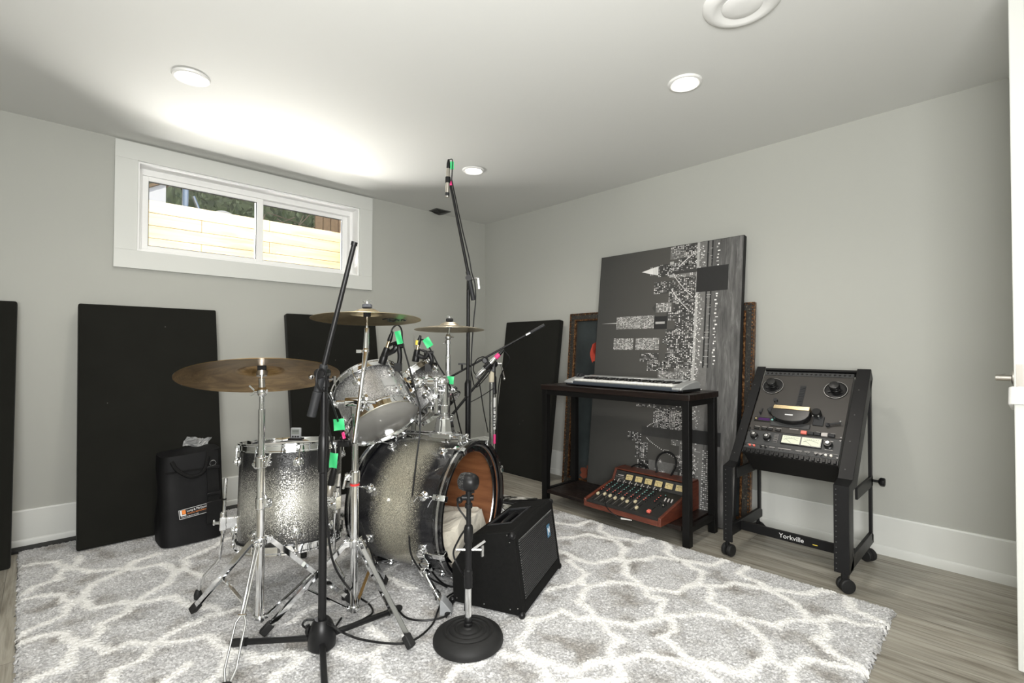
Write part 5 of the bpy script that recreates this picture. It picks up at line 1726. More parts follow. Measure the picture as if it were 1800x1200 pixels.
    t = NT('shaggy_rug_wool')
    o = t.tc()
    w_ = t.n('ShaderNodeAttribute', attribute_name='weave').outputs['Fac']
    g_ = t.n('ShaderNodeAttribute', attribute_name='tuft').outputs['Fac']
    n1 = t.noise(o, 7.5, 3, 0.55)
    n2 = t.noise(o, 260, 2, 0.7)
    base = t.ramp(n1.outputs[0], [(0.33, (0.27, 0.255, 0.235)), (0.43, (0.43, 0.423, 0.416)), (0.50, (0.50, 0.497, 0.50)), (0.65, (0.555, 0.553, 0.555))])
    yarn = t.ramp(t.math('ADD', t.math('MULTIPLY', g_, 0.6), t.math('MULTIPLY', n2.outputs[0], 0.4)), [(0.25, 0.60), (0.5, 0.97), (0.72, 1.36)])
    base = t.mix(1.0, base, yarn, 'MULTIPLY')
    cream = t.mix(g_, (0.79, 0.782, 0.76), (0.87, 0.862, 0.84))
    t.set(col=t.mix(w_, base, cream), rough=0.95, spec=0.1, sheen=0.3)
    t.bump(n2.outputs[0], 0.5, 0.004)
    me.materials.append(t.mat)
    ob = bpy.data.objects.new('area_rug', me)
    COL.objects.link(ob)
    return ob


rug = make_rug()
tag(rug, 'large shaggy grey rug with wavy cream lattice lines under the drum kit', 'rug')

# black strip along the back wall behind the rug
bsp = MB().b2((-3.84, -0.088, 0.0), (-0.33, -0.021, 0.014)).build('floor_strip', M['rubber'], smooth=0, bevel=0.003)
tag(bsp, 'black rubber strip lying along the back baseboard behind the rug', 'floor strip')

# ================================================================== acoustic panels
def m_cloth(name, col, sc=700):
    t = NT(name)
    o = t.tc()
    wv = t.n('ShaderNodeTexWave', bands_direction='X')
    wv.inputs['Scale'].default_value = sc * .3
    t.l(o, wv.inputs['Vector'])
    n1 = t.noise(o, 5, 3)
    n2 = t.noise(o, sc, 2)
    c = t.mix(n1.outputs[0], [x * .8 for x in col], [x * 1.25 for x in col])
    lint = t.n('ShaderNodeTexVoronoi')
    lint.inputs['Scale'].default_value = 16
    t.l(o, lint.inputs['Vector'])
    sep = t.n('ShaderNodeSeparateColor')
    t.l(lint.outputs['Color'], sep.inputs[0])
    speck = t.math('MULTIPLY', t.math('LESS_THAN', lint.outputs['Distance'], 0.035), t.math('GREATER_THAN', sep.outputs[0], 0.86))
    c = t.mix(t.math('MULTIPLY', speck, 0.35), c, (0.5, 0.5, 0.47))
    t.set(col=c, rough=0.95, spec=0.08, sheen=0.08)
    t.bump(n2.outputs[0], 0.4, 0.001)
    return t.mat


M['blackcloth'] = m_cloth('black_panel_cloth', (0.0125, 0.0125, 0.0105))


def panel(label, p_bl, p_br, top_shift, Lh, th=0.055):
    """p_bl,p_br: front bottom corners; top_shift: horizontal vector of the lean from bottom to top"""
    p_bl, p_br = V(p_bl), V(p_br)
    ts = V(top_shift)
    up = V((ts.x, ts.y, math.sqrt(max(0, Lh * Lh - ts.length_squared)))) / Lh
    x = (p_br - p_bl).normalized()
    nrm = up.cross(x).normalized()           # points away from the room
    if nrm.dot(ts) < 0:
        nrm = -nrm
    W = (p_br - p_bl).length
    t = thing('acoustic_panel', label, 'acoustic panel', (p_bl + p_br) / 2, group='black acoustic panels')
    mb = MB()
    n = 10

    def face(off, sgn):
        return lambda u, v: p_bl + x * (W * u) + up * (Lh * v) + nrm * (off)
    # slightly puffed front built as a grid, then solid back
    mb.prism([p_bl, p_br, p_br + up * Lh, p_bl + up * Lh], nrm * th)
    mb.build('cloth_cover', M['blackcloth'], t, world=True, bevel=0.009, seg=3)
    b = MB()
    b.prism([p_bl + x * .012 + up * .012 + nrm * (th - .001), p_br - x * .012 + up * .012 + nrm * (th - .001), p_br - x * .012 + up * (Lh - .012) + nrm * (th - .001), p_bl + x * .012 + up * (Lh - .012) + nrm * (th - .001)], nrm * .003)
    b.build('backing_board', M['oldwood'], t, world=True, smooth=0)
    return t


def lean_base(z, y_or_x):
    return z


panel('black cloth acoustic panel cut off by the left picture edge', (-3.66, -0.295, 0.002), (-3.030, -0.295, 0.002), (0, 0.205, 0), 1.225)
panel('black cloth acoustic panel behind the black carry bag', (-2.812, -0.318, 0.022), (-2.195, -0.318, 0.022), (0, 0.228, 0), 1.215)
panel('black cloth acoustic panel below the window, behind the drum kit', (-1.792, -0.300, 0.022), (-1.155, -0.300, 0.022), (0, 0.210, 0), 1.215)
panel('black cloth acoustic panel leaning on the right wall between corner and desk', (-0.268, -0.395, 0.002), (-0.262, -0.985, 0.002), (0.172, 0.005, 0), 1.225)
lt = MB()
lt.tube([V((-3.105 + a, -0.2985 + .1672 * (b / 1.0) - .0015, b)) for a, b in ((0.055, .66), (.064, .65), (.066, .635), (.058, .625), (.064, .612), (.05, .60), (.035, .59), (.02, .585), (0.0, .57))], .0012, 5, sm=4)
# ================================================================== carry bag
M['nylon'] = plain('black_nylon', (0.0065, 0.0065, 0.007), 0.6, 0, 0.3, 14, 0.35, 500, spec=0.2)
M['webbing'] = plain('black_webbing', (0.006, 0.006, 0.006), 0.75, 0, 0.2, 60, 0.4, 900, spec=0.2)
bx0, bx1, by0, by1 = -2.520, -2.245, -0.572, -0.342
bag = thing('carry_bag', 'soft black nylon carry bag with a shop label, standing against a panel', 'bag', ((bx0 + bx1) / 2, (by0 + by1) / 2, 0.02))
mb = MB()


def bagpt(a, z):
    """a 0..1 round the rounded-rectangle section; z 0..1"""
    cx, cy = (bx0 + bx1) / 2, (by0 + by1) / 2
    cy += 0.055 * z
    hx, hy = (bx1 - bx0) / 2, (by1 - by0) / 2 * (1 - 0.12 * z)
    hx *= 1 - 0.05 * z + 0.02 * math.sin(z * 9)
    th = a * 2 * PI
    n = 5.0
    c, s = math.cos(th), math.sin(th)
    r = (abs(c) ** n + abs(s) ** n) ** (-1 / n)
    wob = 1 + 0.018 * math.sin(3 * th + 5 * z) + 0.012 * math.sin(11 * z + th * 2)
    return V((cx + hx * r * c * wob, cy + hy * r * s * wob, 0.022 + 0.430 * z + 0.010 * c * z))


NU, NZ = 48, 18
vs = [bagpt(i / NU, j / NZ) for j in range(NZ + 1) for i in range(NU)]
fs = []
for j in range(NZ):
    for i in range(NU):
        k = (i + 1) % NU
        fs.append((j * NU + i, j * NU + k, (j + 1) * NU + k, (j + 1) * NU + i))
fs.append(tuple(range(NU - 1, -1, -1)))
fs.append(tuple(NZ * NU + i for i in range(NU)))
mb.add(vs, fs).build('bag_body', M['nylon'], bag, world=True, smooth=50)
fy = lambda z: by0 + 0.055 * ((z - .022) / .445) + 0.012 * ((z - .022) / .445) - 0.004


def bf(x, z, o=0.0):
    return V((x, fy(z) - o, z))


g = MB().tube([bf(-2.475, .425, .006), bf(-2.455, .385, .016), bf(-2.40, .345, .022), bf(-2.345, .36, .018), bf(-2.318, .43, .006)], .009, 8, sm=6)
g.build('carry_handle', M['webbing'], bag, world=True)
g = MB()
pts = [(-2.300, .455), (-2.302, .37), (-2.298, .26), (-2.300, .12)]
for (xa, za), (xb, zb) in zip(pts[:-1], pts[1:]):
    g.add([bf(xa - .026, za, .008), bf(xa + .026, za, .008), bf(xb + .026, zb, .010), bf(xb - .026, zb, .010), bf(xa - .026, za, .003), bf(xa + .026, za, .003), bf(xb + .026, zb, .004), bf(xb - .026, zb, .004)],
          [(0, 1, 2, 3), (4, 7, 6, 5), (0, 4, 5, 1), (3, 2, 6, 7), (0, 3, 7, 4), (1, 5, 6, 2)])
g.build('strap', M['webbing'], bag, world=True, smooth=0)
for zz_, sz_ in ((.375, (.058, .010, .012)), (.245, (.060, .012, .014)), (.155, (.066, .008, .11))):
    MB().box(bf(-2.300, zz_, .013), sz_).build('strap_buckle', M['blackplastic'], bag, world=True, bevel=0.002)
g = MB().torus(bf(-2.300, .395, .012), (0, 1, .1), .014, .0022, 20, 6)
g.build('strap_ring', M['chrome'], bag, world=True)
g = MB().box(bf(-2.385, .372, .003), (.235, .006, .008))
g.build('zipper', M['webbing'], bag, world=True)
# shop label, printed white and orange on black
lb0 = bf(-2.445, .148, .005)
lx = V((1, -0.02, 0.10)).normalized()
lz = V((-0.10, 0.15, 1)).normalized()
ln_ = lx.cross(lz).normalized()
Rl = frame(lx, lz)
lab = MB().box(lb0 + lx * .066 + lz * .020, (.132, .044, .0016), Rl).build('label_patch', M['blackplastic'], bag, world=True, smooth=0)
M['orange'] = plain('orange_print', (0.85, 0.25, 0.04), 0.6, 0, 0.05)
g = MB()
g.box(lb0 + lx * .066 + lz * .0415 + ln_ * .0012, (.132, .0016, .0006), Rl).box(lb0 + lx * .066 - lz * .0015 + ln_ * .0012, (.132, .0016, .0006), Rl).box(lb0 + lz * .020 + ln_ * .0012, (.0018, .044, .0006), Rl)
g.box(lb0 + lx * .008 + lz * .027 + ln_ * .0012, (.007, .024, .0006), Rl).box(lb0 + lx * .017 + lz * .014 + ln_ * .0012, (.022, .005, .0006), Rl)
g.text('Long & McQuade', lb0 + lx * .032 + lz * .026 + ln_ * .0012, lx, lz, .0150, .0006, sx=.86)
g.text('www.long-mcquade', lb0 + lx * .006 + lz * .0035 + ln_ * .0012, lx, lz, .0075, .0006, sx=1.25)
g.build('label_lettering', M['lettering_white'], lab, world=True, smooth=0)
g = MB().box(lb0 + lx * .020 + lz * .029 + ln_ * .0013, (.015, .020, .0006), Rl)
g.text('MUSICAL INSTRUMENTS', lb0 + lx * .034 + lz * .0145 + ln_ * .0012, lx, lz, .0085, .0006, sx=.92)
g.build('label_print', M['orange'], lab, world=True, smooth=0)

t = NT('clear_plastic_film')
t.set(col=(0.75, 0.76, 0.76), rough=0.12)
tr = t.n('ShaderNodeBsdfTransparent')
mx = t.n('ShaderNodeMixShader')
mx.inputs[0].default_value = 0.45
t.l(tr.outputs[0], mx.inputs[1]).l(t.b.outputs[0], mx.inputs[2]).l(mx.outputs[0], t.out.inputs[0])
M['film'] = t.mat
pf = MB()
rnd = random.Random(11)
pf.grid(lambda u, v: V((-2.385 + .115 * u + .02 * (v - .5), -0.322 + .02 * math.sin(u * 7 + v * 3), 0.452 + .050 * v + .010 * math.sin(u * 5 + 1))) + V((rnd.uniform(-.004, .004), rnd.uniform(-.005, .005), rnd.uniform(-.003, .003))), 14, 5)
pfo = pf.build('plastic_wrap', M['film'], smooth=0)
tag(pfo, 'crumpled clear plastic wrap poking up behind the black carry bag', 'plastic wrap')

# ================================================================== ornate framed picture
fb, ftp = V((-0.158, 0, 0.003)), V((-0.060, 0, 1.253))
fup = (ftp - fb).normalized()
FL_ = (ftp - fb).length
fn = V((-fup.z, 0, fup.x))                     # out of the wall
fy0_, fy1_ = -1.062, -2.392
fW = abs(fy1_ - fy0_)


def FP(s, t_, n_=0.0):
    return fb + V((0, fy0_ - s, 0)) + fup * t_ + fn * n_


t = NT('antiqued_black_gilt')
o_ = t.tc()
n1 = t.noise(o_, 90, 4, .7)
t.set(col=t.ramp(n1.outputs[0], [(0.50, (0.018, 0.016, 0.014)), (0.62, (0.05, 0.045, 0.035)), (0.72, (0.30, 0.26, 0.18))]), rough=0.4)
t.bump(n1.outputs[0], .6, .003)
M['antique'] = t.mat
t = NT('antiqued_bronze_gilt')
o_ = t.tc()
n1 = t.noise(o_, 60, 4, .7)
t.set(col=t.ramp(n1.outputs[0], [(0.38, (0.025, 0.012, 0.006)), (0.54, (0.15, 0.065, 0.024)), (0.70, (0.48, 0.29, 0.13))]), rough=0.35, metal=0.6)
t.bump(n1.outputs[0], .7, .003)
M['gilt'] = t.mat
t = NT('dark_painting')
o_ = t.tc()
n1 = t.noise(o_, 3.5, 5, .6)
t.set(col=t.ramp(n1.outputs[0], [(0.35, (0.010, 0.013, 0.014)), (0.65, (0.028, 0.036, 0.038))]), rough=0.35)
M['darkpaint'] = t.mat
M['poppy'] = plain('red_paint_dab', (0.42, 0.045, 0.025), 0.5, 0, 0.35, 25)
M['poppydark'] = plain('rust_paint_dab', (0.14, 0.035, 0.018), 0.5, 0, 0.5, 25)
pic = thing('framed_picture', 'ornate dark and bronze framed painting leaning behind the big city canvas', 'framed picture', FP(fW / 2, 0))
fwid = 0.062
g = MB()


def ring(mb, a, b, n0, n1):
    """picture-frame ring between insets a and b, from height n0 to n1"""
    for (s0, t0, s1, t1) in ((a, a, fW - a, b), (a, FL_ - b, fW - a, FL_ - a), (a, b, b, FL_ - b), (fW - b, b, fW - a, FL_ - b)):
        mb.prism([FP(s0, t0, n0), FP(s1, t0, n0), FP(s1, t1, n0), FP(s0, t1, n0)], fn * (n1 - n0))


ring(g, 0.004, 0.047, -0.024, 0.000)
g.build('frame_band', M['antique'], pic, world=True, bevel=0.003)
g = MB()
ring(g, 0.0, 0.005, -0.024, 0.003)
ring(g, 0.046, 0.058, -0.020, 0.003)
for k in range(60):                                             # rope bead ornament
    tt = 0.01 + (FL_ - .02) * k / 59
    for s in (0.012, fW - 0.012):
        g.ball(FP(s, tt, .001), (.0045, .0045, .008), 8, 5)
for k in range(60):
    ss_ = 0.01 + (fW - .02) * k / 59
    g.ball(FP(ss_, FL_ - .012, .001), (.0045, .008, .0045), 8, 5)
g.build('gilt_edges', M['gilt'], pic, world=True, bevel=0.002)
cv_ = MB().prism([FP(.055, .055, -.020), FP(fW - .055, .055, -.020), FP(fW - .055, FL_ - .055, -.020), FP(.055, FL_ - .055, -.020)], fn * .006).build('painting', M['darkpaint'], pic, world=True, smooth=0)
g = MB()
rnd = random.Random(4)
for (s, tt, a, b) in ((0.225, 0.965, .030, .075), (0.24, 0.99, .03, .05)):
    g.add([FP(s, tt, -.0125)] + [FP(s + a * math.cos(q * .4) * rnd.uniform(.8, 1.15), tt + b * math.sin(q * .4) * rnd.uniform(.8, 1.1), -.0125) for q in range(16)], [(0, i, i % 16 + 1) for i in range(1, 17)])
g.build('red_blossom', M['poppy'], cv_, world=True, smooth=0)
g = MB()
for (s, tt, a, b) in ((0.20, 0.10, .05, .045), (0.23, 0.13, .03, .05)):
    g.add([FP(s, tt, -.0125)] + [FP(s + a * math.cos(q * .4) * rnd.uniform(.6, 1.15), tt + b * math.sin(q * .4) * rnd.uniform(.6, 1.1), -.0125) for q in range(16)], [(0, i, i % 16 + 1) for i in range(1, 17)])
g.build('rust_blossom', M['poppydark'], cv_, world=True, smooth=0)

# ================================================================== big city-night canvas (a landscape print stood on its end)
cb_, ct_ = V((-0.245, 0, 0.004)), V((-0.062, 0, 1.640))
cup = (ct_ - cb_).normalized()
CH = (ct_ - cb_).length
cn = V((-cup.z, 0, cup.x))
cy0, cW = -1.352, 0.985


def CP(u, v, n_=0.0):
    return cb_ + V((0, cy0 - u, 0)) + cup * v + cn * n_


cvs = thing('canvas_print', 'big black and white city skyline canvas turned on its side against the wall', 'canvas print', CP(cW / 2, 0))
M['canvasedge'] = plain('black_canvas_edge', (0.012, 0.012, 0.012), 0.8, 0, 0.1)
MB().prism([CP(0, 0, 0), CP(cW, 0, 0), CP(cW, CH, 0), CP(0, CH, 0)], -cn * .036).build('stretcher', M['canvasedge'], cvs, world=True, smooth=0)
t = NT('print_night_sky')
v_ = t.tc('Generated')
sp_ = t.n('ShaderNodeSeparateXYZ')
t.l(v_, sp_.inputs[0])
nz = t.noise(v_, 2.5, 3)
f_ = t.math('ADD', sp_.outputs[1], t.math('MULTIPLY', t.math('SUBTRACT', nz.outputs[0], .5), .12))
t.set(col=t.ramp(f_, [(0.0, (0.085, 0.083, 0.078)), (0.45, (0.088, 0.085, 0.078)), (1.0, (0.052, 0.052, 0.049))]), rough=0.6, spec=0.25)
M['p_sky'] = t.mat
t = NT('print_river')
v_ = t.tc('Object', (3, 26, 3))
nz = t.noise(v_, 2.2, 5, .65, .6)
t.set(col=t.ramp(nz.outputs[0], [(0.30, (0.065, 0.064, 0.062)), (0.55, (0.125, 0.123, 0.12)), (0.75, (0.24, 0.235, 0.23))]), rough=0.6, spec=0.25)
M['p_river'] = t.mat
M['p_black'] = plain('print_black', (0.014, 0.014, 0.014), 0.6, 0, .1)
M['p_dark'] = plain('print_dark_grey', (0.045, 0.044, 0.042), 0.6, 0, .2, 40)
M['p_mid'] = plain('print_mid_grey', (0.16, 0.157, 0.15), 0.6, 0, .3, 60)
M['p_light'] = plain('print_light_grey', (0.42, 0.415, 0.40), 0.6, 0, .2, 60)
M['p_white'] = plain('print_white', (0.80, 0.79, 0.77), 0.6, 0, .05)
PM = [M['p_sky'], M['p_river'], M['p_black'], M['p_dark'], M['p_mid'], M['p_light'], M['p_white']]
SKY, RIV, BLK, DRK, MID, LGT, WHT = range(7)
art = MB()


def q(u0, v0, u1, v1, m, n_):
    art.m(m)
    art.quad(CP(u0, v0, n_), CP(u1, v0, n_), CP(u1, v1, n_), CP(u0, v1, n_))


e = .002
art.m(SKY)
q(e, e, 0.705, CH - e, SKY, .0004)
q(0.705, e, 0.80, CH - e, MID, .0004)
q(0.80, e, cW - e, CH - e, RIV, .0004)
# soft dark band low on the print and its lit lower quarter
rnd = random.Random(21)


def tower(u0, u1, v0, v1, m=DRK, dens=.55, spire=0.0, cell=.011):
    """building whose roof points towards -u; windows are small lit cells"""
    q(u0, v0, u1, v1, m, .0008)
    nu, nv = max(2, int((u1 - u0) / cell)), max(2, int((v1 - v0) / (cell * .62)))
    du, dv = (u1 - u0) / nu, (v1 - v0) / nv
    for i in range(nu):
        rowp = dens * rnd.uniform(.5, 1.4)
        for j in range(nv):
            r = rnd.random()
            if r < rowp:
                mm = WHT if rnd.random() < .35 else (LGT if rnd.random() < .6 else MID)
                q(u0 + i * du + du * .15, v0 + j * dv + dv * .15, u0 + i * du + du * .85, v0 + j * dv + dv * .85, mm, .0012)
    if spire:
        vm = (v0 + v1) / 2
        art.m(LGT)
        art.add([CP(u0, vm - .004, .0012), CP(u0, vm + .004, .0012), CP(u0 - spire, vm, .0012)], [(0, 1, 2)])


# low blocks all along the shore
v = 0.50
while v < CH - .02:
    w_ = rnd.uniform(.03, .075)
    tower(rnd.uniform(.50, .60), .715, v, min(v + w_, CH - .004), rnd.choice((DRK, MID, DRK)), rnd.uniform(.35, .7))
    v += w_ * rnd.uniform(.8, 1.05)
v = 0.02
while v < .46:
    w_ = rnd.uniform(.03, .07)
    tower(rnd.uniform(.60, .68), .76, v, v + w_, rnd.choice((DRK, MID)), rnd.uniform(.3, .6))
    v += w_
# tall ones
tower(.455, .60, 1.455, 1.535, DRK, .5)
art.m(WHT)
art.add([CP(.455, 1.468, .0014), CP(.455, 1.528, .0014), CP(.395, 1.516, .0014), CP(.335, 1.502, .0014), CP(.395, 1.484, .0014)], [(0, 1, 2, 3, 4)])
for k in range(5):
    q(.40 + k * .011, 1.472, .403 + k * .011, 1.526, LGT if k > 1 else WHT, .0016)
for z_ in (1.445, 1.528):
    q(.535, z_, .562, z_ + .018, LGT, .0014)
tower(.43, .58, 1.345, 1.425, DRK, .45)
tower(.452, .56, 1.225, 1.285, MID, .75)
art.m(DRK)
art.add([CP(.452, 1.225, .0012), CP(.452, 1.285, .0012), CP(.425, 1.255, .0012)], [(0, 1, 2)])
tower(.160, .345, 1.124, 1.209, MID, .95, .125, .0085)
tower(.345, .445, 1.124, 1.209, MID, .95, 0, .0085)
q(.445, 1.118, .535, 1.2, BLK, .0015)
q(.455, 1.150, .52, 1.165, LGT, .0016)
tower(.147, .300, .985, 1.062, MID, .95, 0, .0085)
tower(.318, .488, .985, 1.062, MID, .95, 0, .0085)
tower(.355, .49, .905, .965, DRK, .5)
tower(.41, .56, .85, .91, DRK, .6)
tower(.49, .70, .72, .85, MID, .85, 0, .009)
tower(.35, .56, .62, .70, DRK, .5)
tower(.475, .71, .50, .62, DRK, .75, 0, .0095)
tower(.535, .66, 1.56, CH - .004, MID, .5)
tower(.30, .40, .40, .455, DRK, .5)
tower(.36, .45, .30, .40, DRK, .65)
tower(.38, .46, .20, .29, BLK, .5)
tower(.33, .37, .15, .19, DRK, .4)
# bridge: deck, truss, two stone piers and strings of lamps
q(.712, e, .728, CH - e, LGT, .0018)
q(.774, .88, .784, CH - e, BLK, .0018)
q(.802, .88, .810, CH - e, BLK, .0018)
k = .02
while k < CH - .02:
    s = rnd.uniform(.0025, .0075)
    uc = .735 + rnd.gauss(0, .018)
    q(uc - s * .7, k, uc + s * .7, k + s, WHT if rnd.random() < .6 else LGT, .0022)
    k += rnd.uniform(.0022, .006)
k = .90
while k < CH - .02:
    q(.776 + .02 * rnd.random(), k, .80 + .01 * rnd.random(), k + .003, MID if rnd.random() < .5 else LGT, .0020)
    uu = .828 + .012 * rnd.random()
    q(uu, k, uu + rnd.uniform(.006, .016), k + rnd.uniform(.004, .011), WHT if rnd.random() < .7 else LGT, .0020)
    k += rnd.uniform(.014, .026)
q(.715, 1.335, .905, 1.485, BLK, .0026)
q(.700, .437, .900, .515, BLK, .0026)
q(.40, .443, .72, .500, DRK, .0024)
q(.56, 1.462, .72, 1.482, DRK, .0024)
for (ua, va, ub, vb) in ((.588, 1.495, .699, 1.584), (.565, 1.465, .694, 1.310), (.557, 1.366, .676, 1.228), (.44, .43, .70, .31), (.44, .50, .70, .62)):
    n_ = 22
    for i in range(n_):
        f = i / (n_ - 1)
        uu = ua + (ub - ua) * f ** 1.25
        vv = va + (vb - va) * f
        q(uu - .0028, vv - .0028, uu + .0028, vv + .0028, WHT, .0028)
# lower right: lattice deck close to the eye
for k in range(34):
    vv = .02 + k * .0115
    for c_ in range(5):
        if rnd.random() < .8:
            q(.80 + c_ * .012, vv, .808 + c_ * .012, vv + .006, WHT if (c_ + k) % 2 else LGT, .0022)
q(.46, .02, .80, .30, MID, .0006)
for k in range(26):
    vv, uu = rnd.uniform(.05, .40), rnd.uniform(.50, .78)
    q(uu, vv, uu + rnd.uniform(.01, .04), vv + .004, LGT, .0020)
for (uu, vv) in ((.54, .30), (.56, .24), (.72, .275), (.66, .345), (.75, .27)):
    for a in range(3):
        R_ = rad(60 * a + 20)
        c_, s_ = math.cos(R_) * .016, math.sin(R_) * .016
        art.m(WHT)
        art.add([CP(uu - c_, vv - s_, .0030), CP(uu + s_ * .12, vv - c_ * .12, .0030), CP(uu + c_, vv + s_, .0030), CP(uu - s_ * .12, vv + c_ * .12, .0030)], [(0, 1, 2, 3)])
art.build('printed_face', PM, cvs, world=True, smooth=0)

# ================================================================== wedge monitor speaker
wa, wb, wc = V((-1.798, -1.913, 0.020)), V((-1.687, -2.172, 0.020)), V((-1.288, -1.998, 0.020))
wu = (wb - wa).normalized()                      # towards the grille
ww = (wc - wb).normalized()                      # along the cabinet
ww = (ww - wu * ww.dot(wu)).normalized()
WL = 0.437
WR = frame(wu, ww)


def WP(u, w_, z_):
    return wa + wu * u + ww * w_ + V((0, 0, z_))


M['carpetblack'] = plain('black_speaker_carpet', (0.0075, 0.0075, 0.0072), 0.9, 0, 0.35, 90, 0.4, 420, spec=0.15)
wd = thing('monitor_speaker', 'black carpeted wedge monitor speaker with ribbed grille beside the bass drum', 'speaker', WP(.14, WL / 2, 0))
prof = [(0.0, 0.003), (-0.008, 0.140), (0.072, 0.262), (0.235, 0.300), (0.250, 0.292), (0.290, 0.010), (0.285, 0.003)]
side_p = lambda w_: [WP(u, w_, z) for u, z in prof]
g = MB()
for w0 in (0.0, WL - .018):
    g.prism(side_p(w0), ww * .018)
g.prism([WP(0, .018, .003), WP(.285, .018, .003), WP(.285, .018, .021), WP(0, .018, .021)], ww * (WL - .036))       # floor
g.prism([WP(0, .018, .003), WP(-.008, .018, .140), WP(.008, .018, .145), WP(.016, .018, .01)], ww * (WL - .036))      # back
g.prism([WP(-.008, .018, .140), WP(.072, .018, .262), WP(.082, .018, .248), WP(.006, .018, .128)], ww * (WL - .036))   # sloped back
# top with handle opening
def toppl(u0, u1, w0, w1):
    f = lambda u: .262 + (u - .072) * (.300 - .262) / (.235 - .072)
    g.prism([WP(u0, w0, f(u0)), WP(u1, w0, f(u1)), WP(u1, w0, f(u1) - .016), WP(u0, w0, f(u0) - .016)], ww * (w1 - w0))
toppl(.072, .235, .018, .12)
toppl(.072, .235, .315, WL - .018)
toppl(.072, .095, .12, .315)
toppl(.185, .235, .12, .315)
# front frame around the grille
def fp(h, n_=0.0):
    return V((0.250 + (0.290 - 0.250) * (.292 - h) / (.292 - .010) - n_, 0, h))
def frontpl(h0, h1, w0, w1, d=.016):
    a, b = fp(h0), fp(h1)
    g.prism([WP(a.x, w0, h0), WP(b.x, w0, h1), WP(b.x - d, w0, h1), WP(a.x - d, w0, h0)], ww * (w1 - w0))
frontpl(.010, .052, .018, WL - .018)
frontpl(.262, .292, .018, WL - .018)
frontpl(.052, .262, .018, .030)
frontpl(.052, .262, WL - .030, WL - .018)
g.prism([WP(.235, .018, .300), WP(.250, .018, .292), WP(.240, .018, .280), WP(.228, .018, .284)], ww * (WL - .036))
g.build('cabinet', M['carpetblack'], wd, world=True, bevel=0.003)
t = NT('ribbed_perforated_grille')
o_ = t.tc()
vo = t.n('ShaderNodeTexVoronoi')
vo.inputs['Scale'].default_value = 260
t.l(o_, vo.inputs['Vector'])
t.set(col=t.ramp(vo.outputs['Distance'], [(0.30, (0.006, 0.006, 0.006)), (0.45, (0.055, 0.055, 0.056))]), rough=0.45, metal=0.3)
M['grille'] = t.mat
g = MB()
n_ = 27
for k in range(n_):
    h = .055 + (.259 - .055) * (k + .5) / n_
    p = fp(h)
    g.prism([WP(p.x - .0055, .030, h - .0030), WP(p.x + .0022, .030, h - .0014), WP(p.x + .0022, .030, h + .0014), WP(p.x - .0055, .030, h + .0030)], ww * (WL - .060))
a, b = fp(.052), fp(.262)
g.prism([WP(a.x - .004, .030, .052), WP(b.x - .004, .030, .262), WP(b.x - .007, .030, .262), WP(a.x - .007, .030, .052)], ww * (WL - .06))
g.build('grille', M['grille'], wd, world=True, smooth=0)
g = MB()
for k in range(44):
    w_ = .034 + (WL - .068) * k / 43
    p = fp(.2615)
    g.ball(WP(p.x + .0012, w_, .2615), .0019, 6, 4)
for k in range(22):
    h = .058 + .2 * k / 21
    p = fp(h)
    g.ball(WP(p.x + .0012, .029, h), .0017, 6, 4)
g.build('grille_edge_beading', M['chrome_dull'], wd, world=True)
M['logoblue'] = plain('blue_badge', (0.07, 0.18, 0.29), 0.4)
p = fp(.196)
bz = MB().prism([WP(fp(.172).x + .004, .318, .172), WP(fp(.172).x + .004, .350, .172), WP(fp(.222).x + .004, .350, .222), WP(fp(.222).x + .004, .318, .222)], wu * .002).build('badge', M['logoblue'], wd, world=True, smooth=0)
fuv = (WP(fp(.222).x, 0, .222) - WP(fp(.172).x, 0, .172)).normalized()
g = MB()
bo = WP(fp(.172).x + .0064, .318, .172)
for (a, b) in (((.007, .010), (.007, .038)), ((.007, .038), (.022, .016)), ((.022, .016), (.026, .040))):
    g.bar(bo + ww * a[0] + fuv * a[1], bo + ww * b[0] + fuv * b[1], .003, .001, wu)
g.build('badge_mark', M['lettering_white'], bz, world=True, smooth=0)
# handle well
g = MB()
zt = .275
g.prism([WP(.095, .12, .262), WP(.185, .12, .283), WP(.175, .14, .215), WP(.10, .14, .205)], ww * .002)
g.prism([WP(.100, .13, .207), WP(.178, .13, .215), WP(.178, .13, .212), WP(.100, .13, .204)], ww * .18)
g.prism([WP(.095, .12, .264), WP(.100, .12, .205), WP(.097, .12, .205), WP(.092, .12, .262)], ww * .195)
g.prism([WP(.186, .12, .283), WP(.178, .12, .212), WP(.181, .12, .212), WP(.189, .12, .283)], ww * .195)
g.prism([WP(.095, .315, .262), WP(.185, .315, .283), WP(.175, .3, .215), WP(.10, .3, .205)], ww * .002)
g.build('handle_well', M['blackplastic'], wd, world=True, smooth=0)
g = MB()
f = lambda u: .262 + (u - .072) * (.300 - .262) / (.235 - .072)
for (u0, u1, w0, w1) in ((.088, .098, .108, .327), (.182, .192, .108, .327), (.098, .182, .108, .122), (.098, .182, .313, .327)):
    g.prism([WP(u0, w0, f(u0) + .003), WP(u1, w0, f(u1) + .003), WP(u1, w0, f(u1) - .004), WP(u0, w0, f(u0) - .004)], ww * (w1 - w0))
g.build('handle_rim', M['darkplastic'], wd, world=True, bevel=0.0015)
MB().tube([WP(.14, .125, .255), WP(.14, .16, .268), WP(.14, .27, .268), WP(.14, .31, .255)], .011, 10, sm=4).build('handle_bar', M['blackplastic'], wd, world=True)
g = MB()
for (u, z_, w_) in ((.245, .288, 0), (.285, .012, 0), (.0, .012, 0), (.245, .288, WL), (.285, .012, WL)):
    g.ball(WP(u - .004, w_, z_ - .002), .0135, 12, 8)
g.build('corner_protector', M['blackplastic'], wd, world=True)
g = MB()
